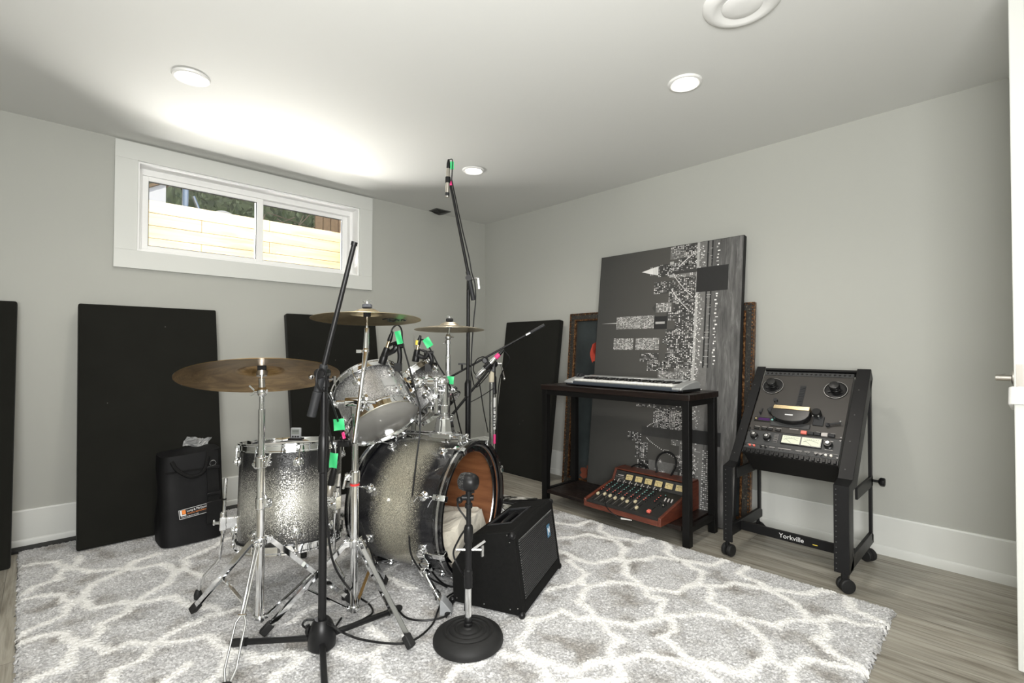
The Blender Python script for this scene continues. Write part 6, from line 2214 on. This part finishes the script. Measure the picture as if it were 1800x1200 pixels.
for (u, z_) in ((.235, .278), (.222, .286), (.232, .262), (.015, .02), (.265, .03), (.235, .022), (.13, .02)):
    g.ball(WP(u, -.0005, z_), .0028, 8, 5)
g.build('screw', M['chrome_dull'], wd, world=True)

# ================================================================== loose papers behind the bass drum
t = NT('printed_sleeve')
o_ = t.tc()
n1 = t.noise(o_, 22, 4)
t.set(col=t.ramp(n1.outputs[0], [(0.42, (0.06, 0.06, 0.055)), (0.5, (0.45, 0.44, 0.40)), (0.62, (0.75, 0.74, 0.70))]), rough=0.5)
M['sleeve'] = t.mat
pc = V((-0.8202, -1.2332, 0.0300))
Rp = Matrix.Rotation(rad(35), 3, 'Z')
ob = MB().box(pc + V((0, 0, .0)), (.26, .26, .004), Rp).build('record_sleeve', M['sleeve'], smooth=0)
tag(ob, 'printed cardboard sleeve lying on the rug behind the bass drum and speaker', 'record sleeve')
ob = MB().box(pc + V((.06, -.02, .0065)), (.24, .03, .006), Matrix.Rotation(rad(-38), 3, 'Z')).build('flat_bar', M['blackplastic'], bevel=0.001)
tag(ob, 'thin black bar lying across the printed sleeve behind the bass drum', 'bar')
# ================================================================== desk
t = NT('dark_stained_wood')
v_ = t.tc('Object', (3, 1.2, 3))
n1 = t.noise(t.tc('Object', (40, 2.5, 40)), 1.6, 5, .6)
n2 = t.noise(t.tc(), 55, 3, .7)
c = t.ramp(n1.outputs[0], [(0.35, (0.006, 0.0042, 0.0035)), (0.65, (0.020, 0.012, 0.0095))])
c = t.mix(t.ramp(n2.outputs[0], [(0.70, 0.0), (0.80, 0.35)]), c, (0.10, 0.09, 0.085))
t.set(spec=.3, col=c, rough=t.ramp(n2.outputs[0], [(0.3, 0.28), (0.7, 0.5)]), coat=0.1, coatr=.3)
M['darkwood'] = t.mat
TX0, TX1, TY0, TY1, TZ = -0.632, -0.292, -1.285, -2.285, 0.760
desk = thing('desk', 'black steel desk with a dark wood top and a low shelf', 'desk', ((TX0 + TX1) / 2, (TY0 + TY1) / 2, 0))
MB().b2((TX0, TY1, TZ - .032), (TX1, TY0, TZ)).build('desk_top', M['darkwood'], desk, world=True, bevel=0.003)
g = MB()
for x in (TX0 + .008, TX1 - .033):
    g.b2((x, TY1 + .043, TZ - .062), (x + .025, TY0 - .043, TZ - .032))
for y in (TY1 + .008, TY0 - .033):
    g.b2((TX0 + .043, y, TZ - .062), (TX1 - .043, y + .025, TZ - .032))
g.build('top_frame', M['blacksteel'], desk, world=True, bevel=0.001, smooth=0)
LW = .038
for x in (TX0 + .006, TX1 - .006 - LW):
    for y in (TY1 + .006, TY0 - .006 - LW):
        MB().b2((x, y, 0.0), (x + LW, y + LW, TZ - .032)).build('leg', M['blacksteel'], desk, world=True, bevel=0.002, smooth=0)
MB().b2((TX0 + .008, TY1 + .05, .076), (TX1 - .008, TY0 - .05, .098)).build('shelf', M['darkwood'], desk, world=True, bevel=0.002, smooth=0)
for y in (TY1 + .010, TY0 - .034):
    MB().b2((TX0 + .044, y, .070), (TX1 - .044, y + .024, .098)).build('shelf_rail', M['blacksteel'], desk, world=True, smooth=0)

# ================================================================== keyboard
kfl, kfr = V((-0.560, -1.425, TZ)), V((-0.596, -2.226, TZ))
kx = (kfr - kfl).normalized()
ky = V((-kx.y, kx.x, 0))
if ky.x < 0:
    ky = -ky
KL = (kfr - kfl).length
KD = 0.195
kb = thing('keyboard', 'silver electronic keyboard lying on the desk top', 'keyboard', kfl)


def KP(a, b, z_):
    return kfl + kx * a + ky * b + V((0, 0, z_))


M['silver'] = plain('silver_plastic', (0.42, 0.43, 0.43), 0.3, 0.35, 0.05)
M['navygrey'] = plain('blue_grey_plastic', (0.055, 0.065, 0.08), 0.35)
M['keywhite'] = plain('ivory_keys', (0.82, 0.81, 0.78), 0.25, 0, 0.02)
M['keyblack'] = plain('black_keys', (0.012, 0.012, 0.012), 0.25)
M['keyside'] = plain('olive_key_side', (0.42, 0.42, 0.35), 0.5)
g = MB()
g.prism([KP(0, .010, .004), KP(KL, .010, .004), KP(KL, KD, .004), KP(0, KD, .004)], (0, 0, .014))
for a in (.08, KL - .08):
    for b in (.03, KD - .03):
        g.cyl(KP(a, b, 0), KP(a, b, .005), .010, n=12)
g.build('base_tray', M['blackplastic'], kb, world=True, bevel=0.003)
MB().prism([KP(.02, 0, .014), KP(KL - .02, 0, .014), KP(KL - .02, .012, .030), KP(.02, .012, .030)], V((0, 0, -.006))).prism([KP(.07, -.002, .014), KP(KL - .03, -.002, .014), KP(KL - .03, -.002, .028), KP(.07, -.002, .028)], ky * .012).build('front_lip', M['navygrey'], kb, world=True, bevel=0.002)
g = MB()
def endcap(a0, a1):
    pr = [(-.004, .014), (-.004, .026), (.03, .038), (.10, .052), (.16, .058), (KD, .050), (KD, .016), (.02, .014)]
    g.prism([KP(a0, b, z_) for b, z_ in pr], kx * (a1 - a0))
endcap(0, .068)
endcap(KL - .055, KL)
g.prism([KP(.068, b, z_) for b, z_ in ((.140, .030), (.140, .056), (.165, .062), (KD, .052), (KD, .016), (.140, .016))], kx * (KL - .123))
g.build('case', M['silver'], kb, world=True, bevel=0.004)
k0, k1 = .070, KL - .057
nw = 31
kw = (k1 - k0) / nw
for k in range(nw):
    a = k0 + k * kw
    g = MB().m(0).prism([KP(a + .0006, b, z_) for b, z_ in ((.012, .040), (.014, .0425), (.138, .0425), (.138, .032), (.012, .032))], kx * (kw - .0012))
    g.m(1).prism([KP(a + .0012, .0125, .020), KP(a + kw - .0012, .0125, .020), KP(a + kw - .0012, .0125, .0315), KP(a + .0012, .0125, .0315)], ky * .05)
    g.build('white_key', [M['keywhite'], M['keyside']], kb, world=True, smooth=0)
for k in range(nw - 1):
    if (k + 2) % 7 in (2, 6):
        continue
    a = k0 + (k + 1) * kw
    MB().prism([KP(a - .006, b, z_) for b, z_ in ((.052, .042), (.058, .053), (.138, .054), (.138, .042))], kx * .012).build('black_key', M['keyblack'], kb, world=True, bevel=0.001, smooth=0)
g = MB()
for a in (.020, .044):
    g.cyl(KP(a, .105, .050), KP(a + .014, .105, .050), .021, n=20)
g.build('pitch_wheel', M['darkplastic'], kb, world=True)

# ================================================================== mixing console
mx0, mx1 = -0.712, -0.292
my0, my1 = -1.692, -2.172
MZ = 0.0985
M['cherry'] = None
t = NT('cherry_wood_cheeks')
n1 = t.noise(t.tc('Object', (5, 5, 30)), 2.4, 5, .6, .4)
t.set(col=t.ramp(n1.outputs[0], [(0.3, (0.075, 0.017, 0.009)), (0.7, (0.17, 0.045, 0.024))]), rough=0.38, coat=.25, coatr=.2)
M['cherry'] = t.mat
M['mixface'] = plain('black_console_face', (0.020, 0.020, 0.019), 0.45, 0, .15)
mxr = thing('mixing_console', 'vintage wood sided mixing console jutting over the low shelf of the desk', 'mixing console', ((mx0 + mx1) / 2, (my0 + my1) / 2, MZ))


def MP(s, x, z_):
    return V((x, my0 - s, MZ + z_))


MW = abs(my1 - my0)
hump = [(mx0, 0.0), (mx0, .036), (-.435, .098), (-.402, .158), (-.300, .160), (mx1, .150), (mx1, 0.0)]
for s0 in (0.0, MW - .016):
    MB().prism([MP(s0, x, z_ + (.006 if 0 < i < 6 else 0)) for i, (x, z_) in enumerate(hump)], V((0, -.016, 0))).build('wood_cheek', M['cherry'], mxr, world=True, bevel=0.003)
g = MB()
g.prism([MP(.016, x, z_) for x, z_ in ((mx0 + .004, .002), (mx0 + .004, .030), (mx0 + .02, .036), (-.435, .096), (-.402, .152), (-.300, .154), (mx1 + .004, .146), (mx1 + .004, .002))], V((0, -(MW - .032), 0)))
g.build('console_body', M['mixface'], mxr, world=True, smooth=0)
MB().prism([MP(.016, x, z_) for x, z_ in ((mx0, 0.0), (mx0, .026), (mx0 + .004, .026), (mx0 + .004, 0.0))], V((0, -(MW - .032), 0))).build('front_board', M['cherry'], mxr, world=True, bevel=0.001)
MB().prism([MP(.0, x, z_) for x, z_ in ((-.398, .1545), (-.296, .1565), (-.296, .163), (-.398, .163))], V((0, -MW, 0))).build('top_board', M['cherry'], mxr, world=True, bevel=0.002)
# panel frame on the sloping face: t from front (0) to hump (1)
pA, pB = V((mx0 + .02, 0, MZ + .036)), V((-.435, 0, MZ + .096))
pd = (pB - pA)
PLn = pd.length
pdn = pd.normalized()
pnn = V((-pdn.z, 0, pdn.x))


def PP(s, f, n_=0.0):
    return pA + V((0, my0 - s, 0)) + pd * f + pnn * n_


M['capteal'] = plain('teal_knob_cap', (0.20, 0.50, 0.44), 0.4)
M['capred'] = plain('coral_knob_cap', (0.75, 0.16, 0.12), 0.4)
M['capwhite'] = plain('cream_knob_cap', (0.78, 0.74, 0.66), 0.4)
M['capcream'] = plain('cream_fader_cap', (0.62, 0.54, 0.36), 0.45)
M['capgrey'] = plain('grey_lever', (0.45, 0.42, 0.40), 0.4)
caps = {'w': M['capwhite'], 't': M['capteal'], 'r': M['capred'], 'k': M['keyblack']}


def knob(s, f, cap, r=.0068, h=.013):
    g = MB().m(0).lathe([(r * 1.15, 0), (r * 1.1, .003), (r * .9, .004), (r * .82, h), (0, h)], PP(s, f), pnn, 12)
    g.m(1).lathe([(r * .55, h), (r * .50, h + .0015), (0, h + .0018)], PP(s, f), pnn, 12)
    g.build('knob', [M['keyblack'], caps[cap]], mxr, world=True)


cols = [0.034 + k * 0.0395 for k in range(8)]
for c_ in cols:
    for f, cap in ((.93, 'w'), (.80, 't'), (.715, 't'), (.63, 't'), (.50, 'r'), (.425, 'r')):
        knob(c_, f, cap)
    MB().bar(PP(c_ + .016, .95, .004), PP(c_ + .022, 1.0, .016), .006, .003, pnn).build('lever_switch', M['capgrey'], mxr, world=True, smooth=0)
for c_ in cols + [.385]:
    MB().bar(PP(c_ + .004, .03, .0006), PP(c_ + .004, .34, .0006), .0022, .0006, pnn).build('fader_slot', M['keyblack'], mxr, world=True, smooth=0)
for c_, f in zip(cols, (.26, .30, .285, .25, .30, .24, .31, .11)):
    g = MB().box(PP(c_ + .004, f, .008), (.021, .013, .013), frame(pdn, (0, 1, 0)))
    g.build('fader_cap', M['capcream'], mxr, world=True, bevel=0.003)
MB().box(PP(.389, .10, .008), (.022, .019, .013), frame(pdn, (0, 1, 0))).build('fader_cap', M['capred'], mxr, world=True, bevel=0.003, label='red fader cap')
for s, f, cap in ((.365, .74, 'r'), (.365, .655, 'r'), (.365, .57, 'r'), (.365, .49, 'r'), (.385, .80, 't'), (.398, .50, 'k'), (.398, .42, 'k'), (.425, .50, 'k'), (.425, .42, 'w')):
    knob(s, f, cap, .006, .010)
for s in (.405, .424, .443):
    MB().bar(PP(s, .60, .005), PP(s, .68, .014), .006, .004, pnn).build('lever_switch', M['capgrey'], mxr, world=True, smooth=0)
# meters on the bridge
qA, qB = V((-.435, 0, MZ + .096)), V((-.402, 0, MZ + .152))
qd = (qB - qA).normalized()
qn = V((-qd.z, 0, qd.x))
QL = (qB - qA).length


def QP(s, h, n_=0.0):
    return qA + V((0, my0 - s, 0)) + qd * h + qn * n_


M['meter'] = plain('aged_meter_face', (0.62, 0.50, 0.24), 0.35, 0, .06, 40)
for k in range(6):
    s = .088 + k * .0635
    MB().prism([QP(s, .014, 0), QP(s + .052, .014, 0), QP(s + .052, .054, 0), QP(s, .054, 0)], qn * .003).build('meter_bezel', M['keyblack'], mxr, world=True, smooth=0)
    bzl = mxr.children[-1]
    MB().prism([QP(s + .004, .018, .003), QP(s + .048, .018, .003), QP(s + .048, .050, .003), QP(s + .004, .050, .003)], qn * .0008).build('meter_face', M['meter'], bzl, world=True, smooth=0)
    g = MB()
    g.tube([QP(s + .008 + .036 * i / 8, .034 + .008 * math.sin(PI * i / 8), .0042) for i in range(9)], .0007, 4)
    g.bar(QP(s + .026, .020, .0044), QP(s + .014, .040, .0044), .001, .0006, qn)
    g.build('meter_scale', M['lettering_dark'], bzl, world=True, smooth=0)
g = MB()
g.bar(QP(.034, .038, .0008), QP(.072, .038, .0008), .005, .0005, qn)
g.bar(QP(.022, .028, .0008), QP(.080, .028, .0008), .0012, .0005, qn).bar(QP(.05, .018, .0008), QP(.080, .018, .0008), .0012, .0005, qn)
for c_ in cols[1:]:
    g.bar(PP(c_ - .0195, .03, .0004), PP(c_ - .0195, .98, .0004), .0008, .0003, pnn)
g.build('panel_lettering', M['capgrey'], mxr, world=True, smooth=0)
lc = MB().tube([V((-0.6550, -1.7928, 0.1596)), V((-0.6800, -1.8143, 0.1443)), V((-0.7250, -1.8611, 0.1276)), V((-0.7450, -1.9149, 0.1115)), V((-0.7500, -1.9677, 0.1019))], .0028, 8, sm=6)
lco = lc.build('patch_lead', M['cable'], mxr, world=True)
p0_ = V((-0.7500, -1.9677, 0.1019))
p1_ = V((-0.7600, -2.0355, 0.1125))
MB().cyl(p0_, p1_, .0048, .0025, n=10).build('plug', M['white'], lco, world=True, label='white plug')
pcab = MB().tube([V((-0.3300, -1.9178, 0.2401)), V((-0.3250, -1.9335, 0.2755)), V((-0.3200, -1.9234, 0.3096)), V((-0.3150, -1.9355, 0.3543)), V((-0.3100, -1.9694, 0.3822)), V((-0.3100, -2.0125, 0.3855)), V((-0.3100, -2.0406, 0.3605)), V((-0.3150, -2.0466, 0.3232)), V((-0.3250, -2.0342, 0.2837)), V((-0.3300, -2.0192, 0.2526))], .0058, 8, sm=6)
pcab.tube([V((-0.3400, -1.8863, 0.2796)), V((-0.3350, -1.8529, 0.2899)), V((-0.3300, -1.8111, 0.2888)), V((-0.3250, -1.7684, 0.2703)), V((-0.3200, -1.7410, 0.2402))], .0045, 8, sm=5)
tag(pcab.build('power_cord', M['cable']), 'black power cord looping up behind the mixing console', 'cable')

# ================================================================== studio rack stand
rk = thing('rack_stand', 'black slanted studio rack stand on casters against the right wall', 'rack stand', (-0.34, -2.68, 0))
RY0, RY1 = -2.435, -2.928
rup = V((.387, 0, .455)).normalized()
rn = V((-rup.z, 0, rup.x))
rp0 = V((-.520, 0, .430))


def RP(s, t_, n_=0.0):
    return rp0 + V((0, -2.440 - s, 0)) + rup * t_ + rn * n_


M['rackblack'] = plain('black_rack_paint', (0.0085, 0.0085, 0.009), 0.42, 0, .15, 40, spec=0.25)
M['hole'] = plain('bare_hole_edge', (0.10, 0.10, 0.10), 0.4, 0.5)
for side_, (s0, s1) in (('l', (-.012, .030)), ('r', (.440, .494))):
    ya, yb = -2.440 - s0, -2.440 - s1
    oy = ya if side_ == 'l' else yb
    g = MB()
    # front flange: vertical, then slanted
    g.b2((-.585, yb, .075), (-.575, ya, .430))
    g.prism([V((-.585, ya, .430)), V((-.575, ya, .430)), RP(s0, .015, -.006), RP(s0, .015, .004)], V((0, yb - ya, 0)))
    g.prism([RP(s0, .01, .004), RP(s0, .605, .004), RP(s0, .605, -.004), RP(s0, .01, -.004)], V((0, yb - ya, 0)))
    # side plate following the bend
    sp_ = .006 if side_ == 'l' else -.006
    pts = [V((-.580, oy, .075)), V((-.510, oy, .075)), V((-.510, oy, .400)), RP(0, .03, -.075), RP(0, .595, -.055), RP(0, .605, 0.0), RP(0, .015, 0.0), V((-.580, oy, .430))]
    pts = [V((p.x, oy, p.z)) for p in pts]
    g.prism(pts, V((0, sp_ * -1, 0)))
    if side_ == 'r':                       # inner lip seen beside the deck
        g.prism([RP(s0 - .004, .05, -.012), RP(s0 + .020, .05, -.012), RP(s0 + .020, .56, -.012), RP(s0 - .004, .56, -.012)], rn * .003)
    g.build('side_upright', M['rackblack'], rk, world=True, bevel=0.001, smooth=0)
    up_ = rk.children[-1]
    g = MB()
    sm_ = (s0 + s1) / 2
    for tt in (.06, .20, .34, .48):
        g.cyl(RP(sm_ - .006, tt, .0045), RP(sm_ - .006, tt, .0052), .0026, n=8)
    for k in range(16):
        z_ = .09 + k * .0215
        g.cyl(V((-.5855, (ya + yb) / 2 + (.008 if side_ == 'l' else .018), z_)), V((-.5860, (ya + yb) / 2 + (.008 if side_ == 'l' else .018), z_)), .0024, n=8)
    g.build('rack_holes', M['hole'], up_, world=True)
    MB().b2((-.148, oy - .013 if side_ == 'l' else oy, .095), (-.122, oy if side_ == 'l' else oy + .013, .842)).build('rear_leg', M['rackblack'], rk, world=True, bevel=0.002, smooth=0)
    g = MB()
    g.prism([V((-.575, oy, .080)), V((-.110, oy, .080)), V((-.110, oy, .118)), V((-.145, oy, .134)), V((-.51, oy, .134))], V((0, -.014 if side_ == 'l' else .014, 0)))
    g.build('bottom_rail', M['rackblack'], rk, world=True, bevel=0.002, smooth=0)
    g = MB().b2((-.43, oy - .010 if side_ == 'l' else oy, .345), (-.115, oy if side_ == 'l' else oy + .010, .395))
    g.build('tilt_bar', M['rackblack'], rk, world=True, bevel=0.002, smooth=0)
    if side_ == 'r':
        kp = V((-.125, oy, .372))
        g = MB().cyl(kp, kp + V((0, -.030, 0)), .006, n=12)
        g.lathe([(0, 0), (.008, 0), (.018, .006), (.021, .010), (.021, .022), (.017, .026), (0, .027)], kp + V((0, -.022, 0)), (0, -1, 0), 7)
        g.build('tilt_knob', M['blackplastic'], rk, world=True, bevel=0.002)
MB().b2((-.40, RY1 + .006, .082), (-.386, RY0 - .006, .124)).build('cross_bar', M['rackblack'], rk, world=True, bevel=0.001, smooth=0)
cbo = rk.children[-1]
MB().text('Yorkville', V((-.4012, -2.615, .094)), (0, -1, 0), (0, 0, 1), .030, .0008, sx=.98).build('lettering', M['lettering_white'], cbo, world=True, smooth=0)
MB().b2((-.4016, -2.756, .0965), (-.4008, -2.776, .0995)).build('lettering_dash', M['yellowtape'], cbo, world=True, smooth=0)
MB().prism([RP(.03, .590, -.004), RP(.44, .590, -.004), RP(.44, .602, -.004), RP(.03, .602, -.004)], rn * -.04).build('top_cross_bar', M['rackblack'], rk, world=True, smooth=0)
for (x, y, sx, ang_) in ((-.560, RY0 - .008, 1, 78), (-.572, RY1 + .010, 1, 40), (-.150, RY1 + .010, 1, -25), (-.150, RY0 - .008, 1, 35)):
    d = V((math.cos(rad(ang_)), math.sin(rad(ang_)), 0))
    a_ = V((x, y, .029))
    g = MB()
    for sg in (-1, 1):
        g.lathe([(0, .004), (.022, .004), (.0285, .007), (.0285, .020), (.025, .023), (0, .024)], a_, d * sg, 22)
    g.cyl(a_ - d * .02, a_ + d * .02, .008, n=10)
    cw_ = g.build('caster', M['rubber'], rk, world=True, bevel=0.001)
    e_ = V((-d.y, d.x, 0))
    g = MB().cyl(V((x, y, .05)) + e_ * .010, V((x, y, .088)) + e_ * .010, .008, n=12).bar(a_ + V((0, 0, .018)), V((x, y, .062)) + e_ * .010, .010, .020)
    if x > -.3:
        g.bar(a_ + e_ * .02 + V((0, 0, .022)), a_ + e_ * .045 + V((0, 0, .016)), .018, .006)
    g.build('caster_fork', M['blackplastic'], cw_, world=True)
MB().b2((-.585, RY1, .075), (-.555, RY1 + .022, .056)).build('front_foot', M['rackblack'], rk, world=True, smooth=0)

# ================================================================== open reel tape deck
td = thing('tape_recorder', 'grey open reel tape recorder mounted in the slanted rack, without reels', 'tape recorder', RP(.235, .3))
M['deckgrey'] = plain('warm_charcoal_deck', (0.048, 0.044, 0.040), 0.42, 0, .05, 12, spec=.3)
M['deckgrey2'] = plain('cool_charcoal_deck', (0.046, 0.047, 0.048), 0.42, 0, .05, 12, spec=.3)
S0, S1, T0, T1 = .036, .432, .072, .568
DR = frame((0, -1, 0), rup)


def dbox(s0, t0, s1, t1, n0, n1, mb=None):
    mb = mb or MB()
    mb.prism([RP(s0, t0, n0), RP(s1, t0, n0), RP(s1, t1, n0), RP(s0, t1, n0)], rn * (n1 - n0))
    return mb


dbox(S0 + .002, T0 + .004, S1 - .002, T1, -.165, -.004).build('chassis', M['rackblack'], td, world=True, bevel=0.003)
dbox(S0, .205, S1, .548, -.004, .004).build('deck_plate', M['deckgrey'], td, world=True, bevel=0.0015)
dbox(S0, .100, S1, .2035, -.004, .004).build('control_plate', M['deckgrey2'], td, world=True, bevel=0.0015)
g = dbox(S0, .1245, S1, .1258, .004, .0046)
g.build('panel_seam', M['keyblack'], td, world=True, smooth=0)
g = dbox(S0 - .002, T0, S1 + .002, .0985, -.006, .006)
for k in range(19):
    s = S0 + .006 + k * (S1 - S0 - .022) / 18
    dbox(s, T0 + .003, s + .011, .092, .004, .012, g)
g.build('lower_vent_strip', M['blackplastic'], td, world=True, bevel=0.001, smooth=0)
g = dbox(S0, .549, S1, .572, -.004, .005)
g.build('upper_vent_strip', M['deckgrey2'], td, world=True, bevel=0.001, smooth=0)
g = MB()
for k in range(19):
    s = S0 + .016 + k * (S1 - S0 - .032) / 18
    g.cyl(RP(s, .5605, .0052), RP(s, .5605, .0056), .0055, n=10)
g.build('vent_hole', M['keyblack'], td, world=True)
for (s, tt) in ((.094, .476), (.371, .470)):
    g = MB().lathe([(.0495, 0), (.0495, .003), (.044, .006), (.038, .0065), (.020, .005), (0, .005)], RP(s, tt, .004), rn, 36)
    ho = g.build('reel_table', M['blackplastic'], td, world=True)
    MB().torus(RP(s, tt, .0085), rn, .0475, .0016, 44, 6).build('silver_ring', M['chrome_dull'], ho, world=True, label='silver ring')
    g = MB().lathe([(.0, .005), (.020, .005), (.020, .014), (.017, .016), (.0205, .019), (.0225, .024), (.0225, .042), (.020, .046), (0, .047)], RP(s, tt, .004), rn, 32)
    for k in range(3):
        a_ = rad(90 + 120 * k)
        dd_ = V((0, -math.cos(a_), 0)) + rup * math.sin(a_)
        g.bar(RP(s, tt, .013) + dd_ * .012, RP(s, tt, .013) + dd_ * .036, .010, .007, rn)
    g.build('spindle', M['keyblack'], ho, world=True, bevel=0.001)
g = MB()
g.prism([RP(.219, .352, .004), RP(.245, .352, .004), RP(.245, .488, .004), RP(.219, .488, .004)], rn * .0015)
for k in range(11):
    dbox(.222, .37 + k * .0103, .242, .3755 + k * .0103, .005, .0075, g)
g.build('guide_track', M['darkplastic'], td, world=True, smooth=0)
MB().cyl(RP(.232, .352, .004), RP(.232, .352, .014), .011, n=20).build('guide_roller', M['keyblack'], td, world=True)
# head cover
pts = [(.128, .318), (.128, .290), (.140, .272), (.165, .258), (.200, .250), (.232, .250), (.262, .258), (.285, .272), (.296, .290), (.296, .318)]
g = MB().prism([RP(s, tt, .004) for s, tt in pts], rn * .036)
hc = g.build('head_cover', M['keyblack'], td, world=True, bevel=0.003)
dbox(.134, .318, .292, .340, .004, .040).build('gold_plate', M['gold'], hc, world=True, bevel=0.002, label='brass coloured strip')
g = dbox(.128, .236, .300, .262, .004, .010)
g.build('head_bracket', M['deckgrey2'], hc, world=True, bevel=0.003)
MB().bar(RP(.194, .286, .0404), RP(.228, .286, .0404), .006, .0006, rn).build('lettering', M['lettering_white'], hc, world=True, smooth=0)
g = MB().lathe([(0, 0), (.016, 0), (.016, .020), (.012, .024), (0, .024)], RP(.121, .318, .004), rn, 24)
g.build('tape_guide', M['darkplastic'], td, world=True)
g = dbox(.306, .262, .350, .312, .004, .010)
g.build('pinch_bracket', M['darkplastic'], td, world=True, bevel=0.002)
g = MB().lathe([(0, 0), (.019, 0), (.019, .026), (.017, .030), (0, .030)], RP(.318, .322, .006), rn, 26)
g.build('pinch_roller', M['rubber'], td, world=True)
MB().cyl(RP(.330, .300, .004), RP(.330, .300, .030), .0035, n=12).cyl(RP(.306, .302, .004), RP(.306, .302, .026), .003, n=12).build('capstan', M['chrome'], td, world=True)
g = MB().bar(RP(.368, .270, .014), RP(.418, .284, .014), .008, .004, rn).cyl(RP(.368, .269, .004), RP(.368, .269, .016), .009, n=16)
g.build('tension_arm', M['darkplastic'], td, world=True)
MB().cyl(RP(.418, .284, .004), RP(.418, .284, .026), .0035, n=12).build('arm_pin', M['chrome'], td, world=True)
g = MB().bar(RP(.125, .385, .012), RP(.142, .350, .012), .007, .004, rn).cyl(RP(.125, .386, .004), RP(.125, .386, .016), .0095, n=16).cyl(RP(.072, .300, .004), RP(.072, .300, .024), .004, n=10).bar(RP(.072, .300, .01), RP(.076, .330, .012), .006, .004, rn)
g.build('lifter_arm', M['darkplastic'], td, world=True)
g = dbox(.050, .256, .148, .280, .004, .009)
dsp = g.build('counter_window', M['keyblack'], td, world=True, bevel=0.001)
M['violet'] = plain('violet_counter_glass', (0.05, 0.012, 0.085), 0.15)
dbox(.070, .261, .122, .275, .009, .0096).build('counter_glass', M['violet'], dsp, world=True, smooth=0)
MB().cyl(RP(.059, .268, .009), RP(.059, .268, .0125), .0048, n=14).build('yellow_button', M['gold'], dsp, world=True)
MB().cyl(RP(.134, .268, .009), RP(.134, .268, .0125), .0048, n=14).build('teal_button', M['capteal'], dsp, world=True)
for s in (.072, .106, .133, .170):
    dbox(s - .012, .208, s + .012, .221, .004, .012).build('button', M['keyblack'], td, world=True, bevel=0.0015)
for k, s in enumerate((.280, .3075, .335, .363, .391)):
    dbox(s - .0125, .207, s + .0125, .224, .004, .014).build('transport_key', M['capred'] if k == 0 else (M['darkplastic'] if k != 3 else M['capgrey']), td, world=True, bevel=0.002, label='orange red key' if k == 0 else None)
for (s, tt) in ((.072, .168), (.131, .166), (.385, .166)):
    g = MB().lathe([(.0185, 0), (.0185, .003), (.0155, .005), (.0145, .020), (0, .021)], RP(s, tt, .004), rn, 26)
    kn = g.build('knob', M['keyblack'], td, world=True)
    MB().lathe([(.0075, .020), (.0070, .0265), (0, .027)], RP(s, tt, .004), rn, 18).build('knob_cap', M['chrome_dull'], kn, world=True)
vu = dbox(.192, .143, .360, .194, .004, .010).build('meter_window', M['keyblack'], td, world=True, bevel=0.002)
M['vu'] = NT('lit_meter_face').set(col=(0.60, 0.63, 0.50), rough=0.4, em=(1.0, 0.97, 0.80), es=0.10).mat
for s0, s1 in ((.197, .273), (.279, .355)):
    dbox(s0, .148, s1, .189, .010, .0106).build('meter_face', M['vu'], vu, world=True, smooth=0)
    g = MB().tube([RP(s0 + .008 + (s1 - s0 - .016) * i / 10, .166 + .009 * math.sin(PI * i / 10), .0108) for i in range(11)], .0006, 4)
    g.bar(RP((s0 + s1) / 2 + .004, .150, .0109), RP(s0 + .014, .172, .0109), .0009, .0004, rn)
    for i in range(9):
        g.bar(RP(s0 + .010 + (s1 - s0 - .02) * i / 8, .178, .0109), RP(s0 + .010 + (s1 - s0 - .02) * i / 8, .182, .0109), .0012, .0004, rn)
    g.build('meter_scale', M['lettering_dark'], vu, world=True, smooth=0)
for s, mt in ((.064, 'capred'), (.084, 'capred'), (.114, 'keyblack'), (.134, 'keyblack'), (.345, 'keyblack'), (.364, 'keyblack'), (.383, 'capwhite'), (.403, 'capwhite')):
    MB().cyl(RP(s, .1135, .004), RP(s, .1135, .0115), .0052, n=14).build('push_button', M[mt], td, world=True)
g = MB()
for s in (.158, .174, .196, .210, .232, .246, .270, .284):
    g.cyl(RP(s, .112, .0042), RP(s, .112, .0048), .0026, n=8)
g.torus(RP(.312, .112, .0050), rn, .005, .0012, 16, 6)
g.build('socket', M['keyblack'], td, world=True)
g = MB()
for k in range(4):
    g.tube([RP(.158, .148 + k * .012, .0043), RP(.176, .148 + k * .012, .0043), RP(.176, .156 + k * .012, .0043), RP(.158, .156 + k * .012, .0043)], .0006, 4)
g.bar(RP(.216, .231, .0044), RP(.254, .231, .0044), .0035, .0004, rn)
for (s, tt, w_) in ((.062, .226, .022), (.096, .226, .02), (.124, .226, .02), (.160, .226, .022), (.27, .228, .02), (.30, .228, .016), (.328, .229, .016), (.356, .229, .018), (.384, .229, .018), (.052, .193, .018), (.118, .190, .022), (.366, .189, .034), (.052, .1205, .03), (.110, .1205, .03), (.15, .119, .024), (.188, .119, .055), (.262, .119, .026), (.298, .119, .022), (.336, .1205, .036), (.374, .143, .03)):
    g.bar(RP(s, tt, .0044), RP(s + w_, tt, .0044), .0022, .0004, rn)
g.build('panel_lettering', M['capgrey'], td, world=True, smooth=0)
g = MB()
for (s, tt) in ((.042, .212), (.426, .212), (.042, .196), (.426, .196), (.042, .116), (.426, .108)):
    g.cyl(RP(s, tt, .004), RP(s, tt, .0065), .0042, n=12)
g.build('mounting_screw', M['keyblack'], td, world=True)
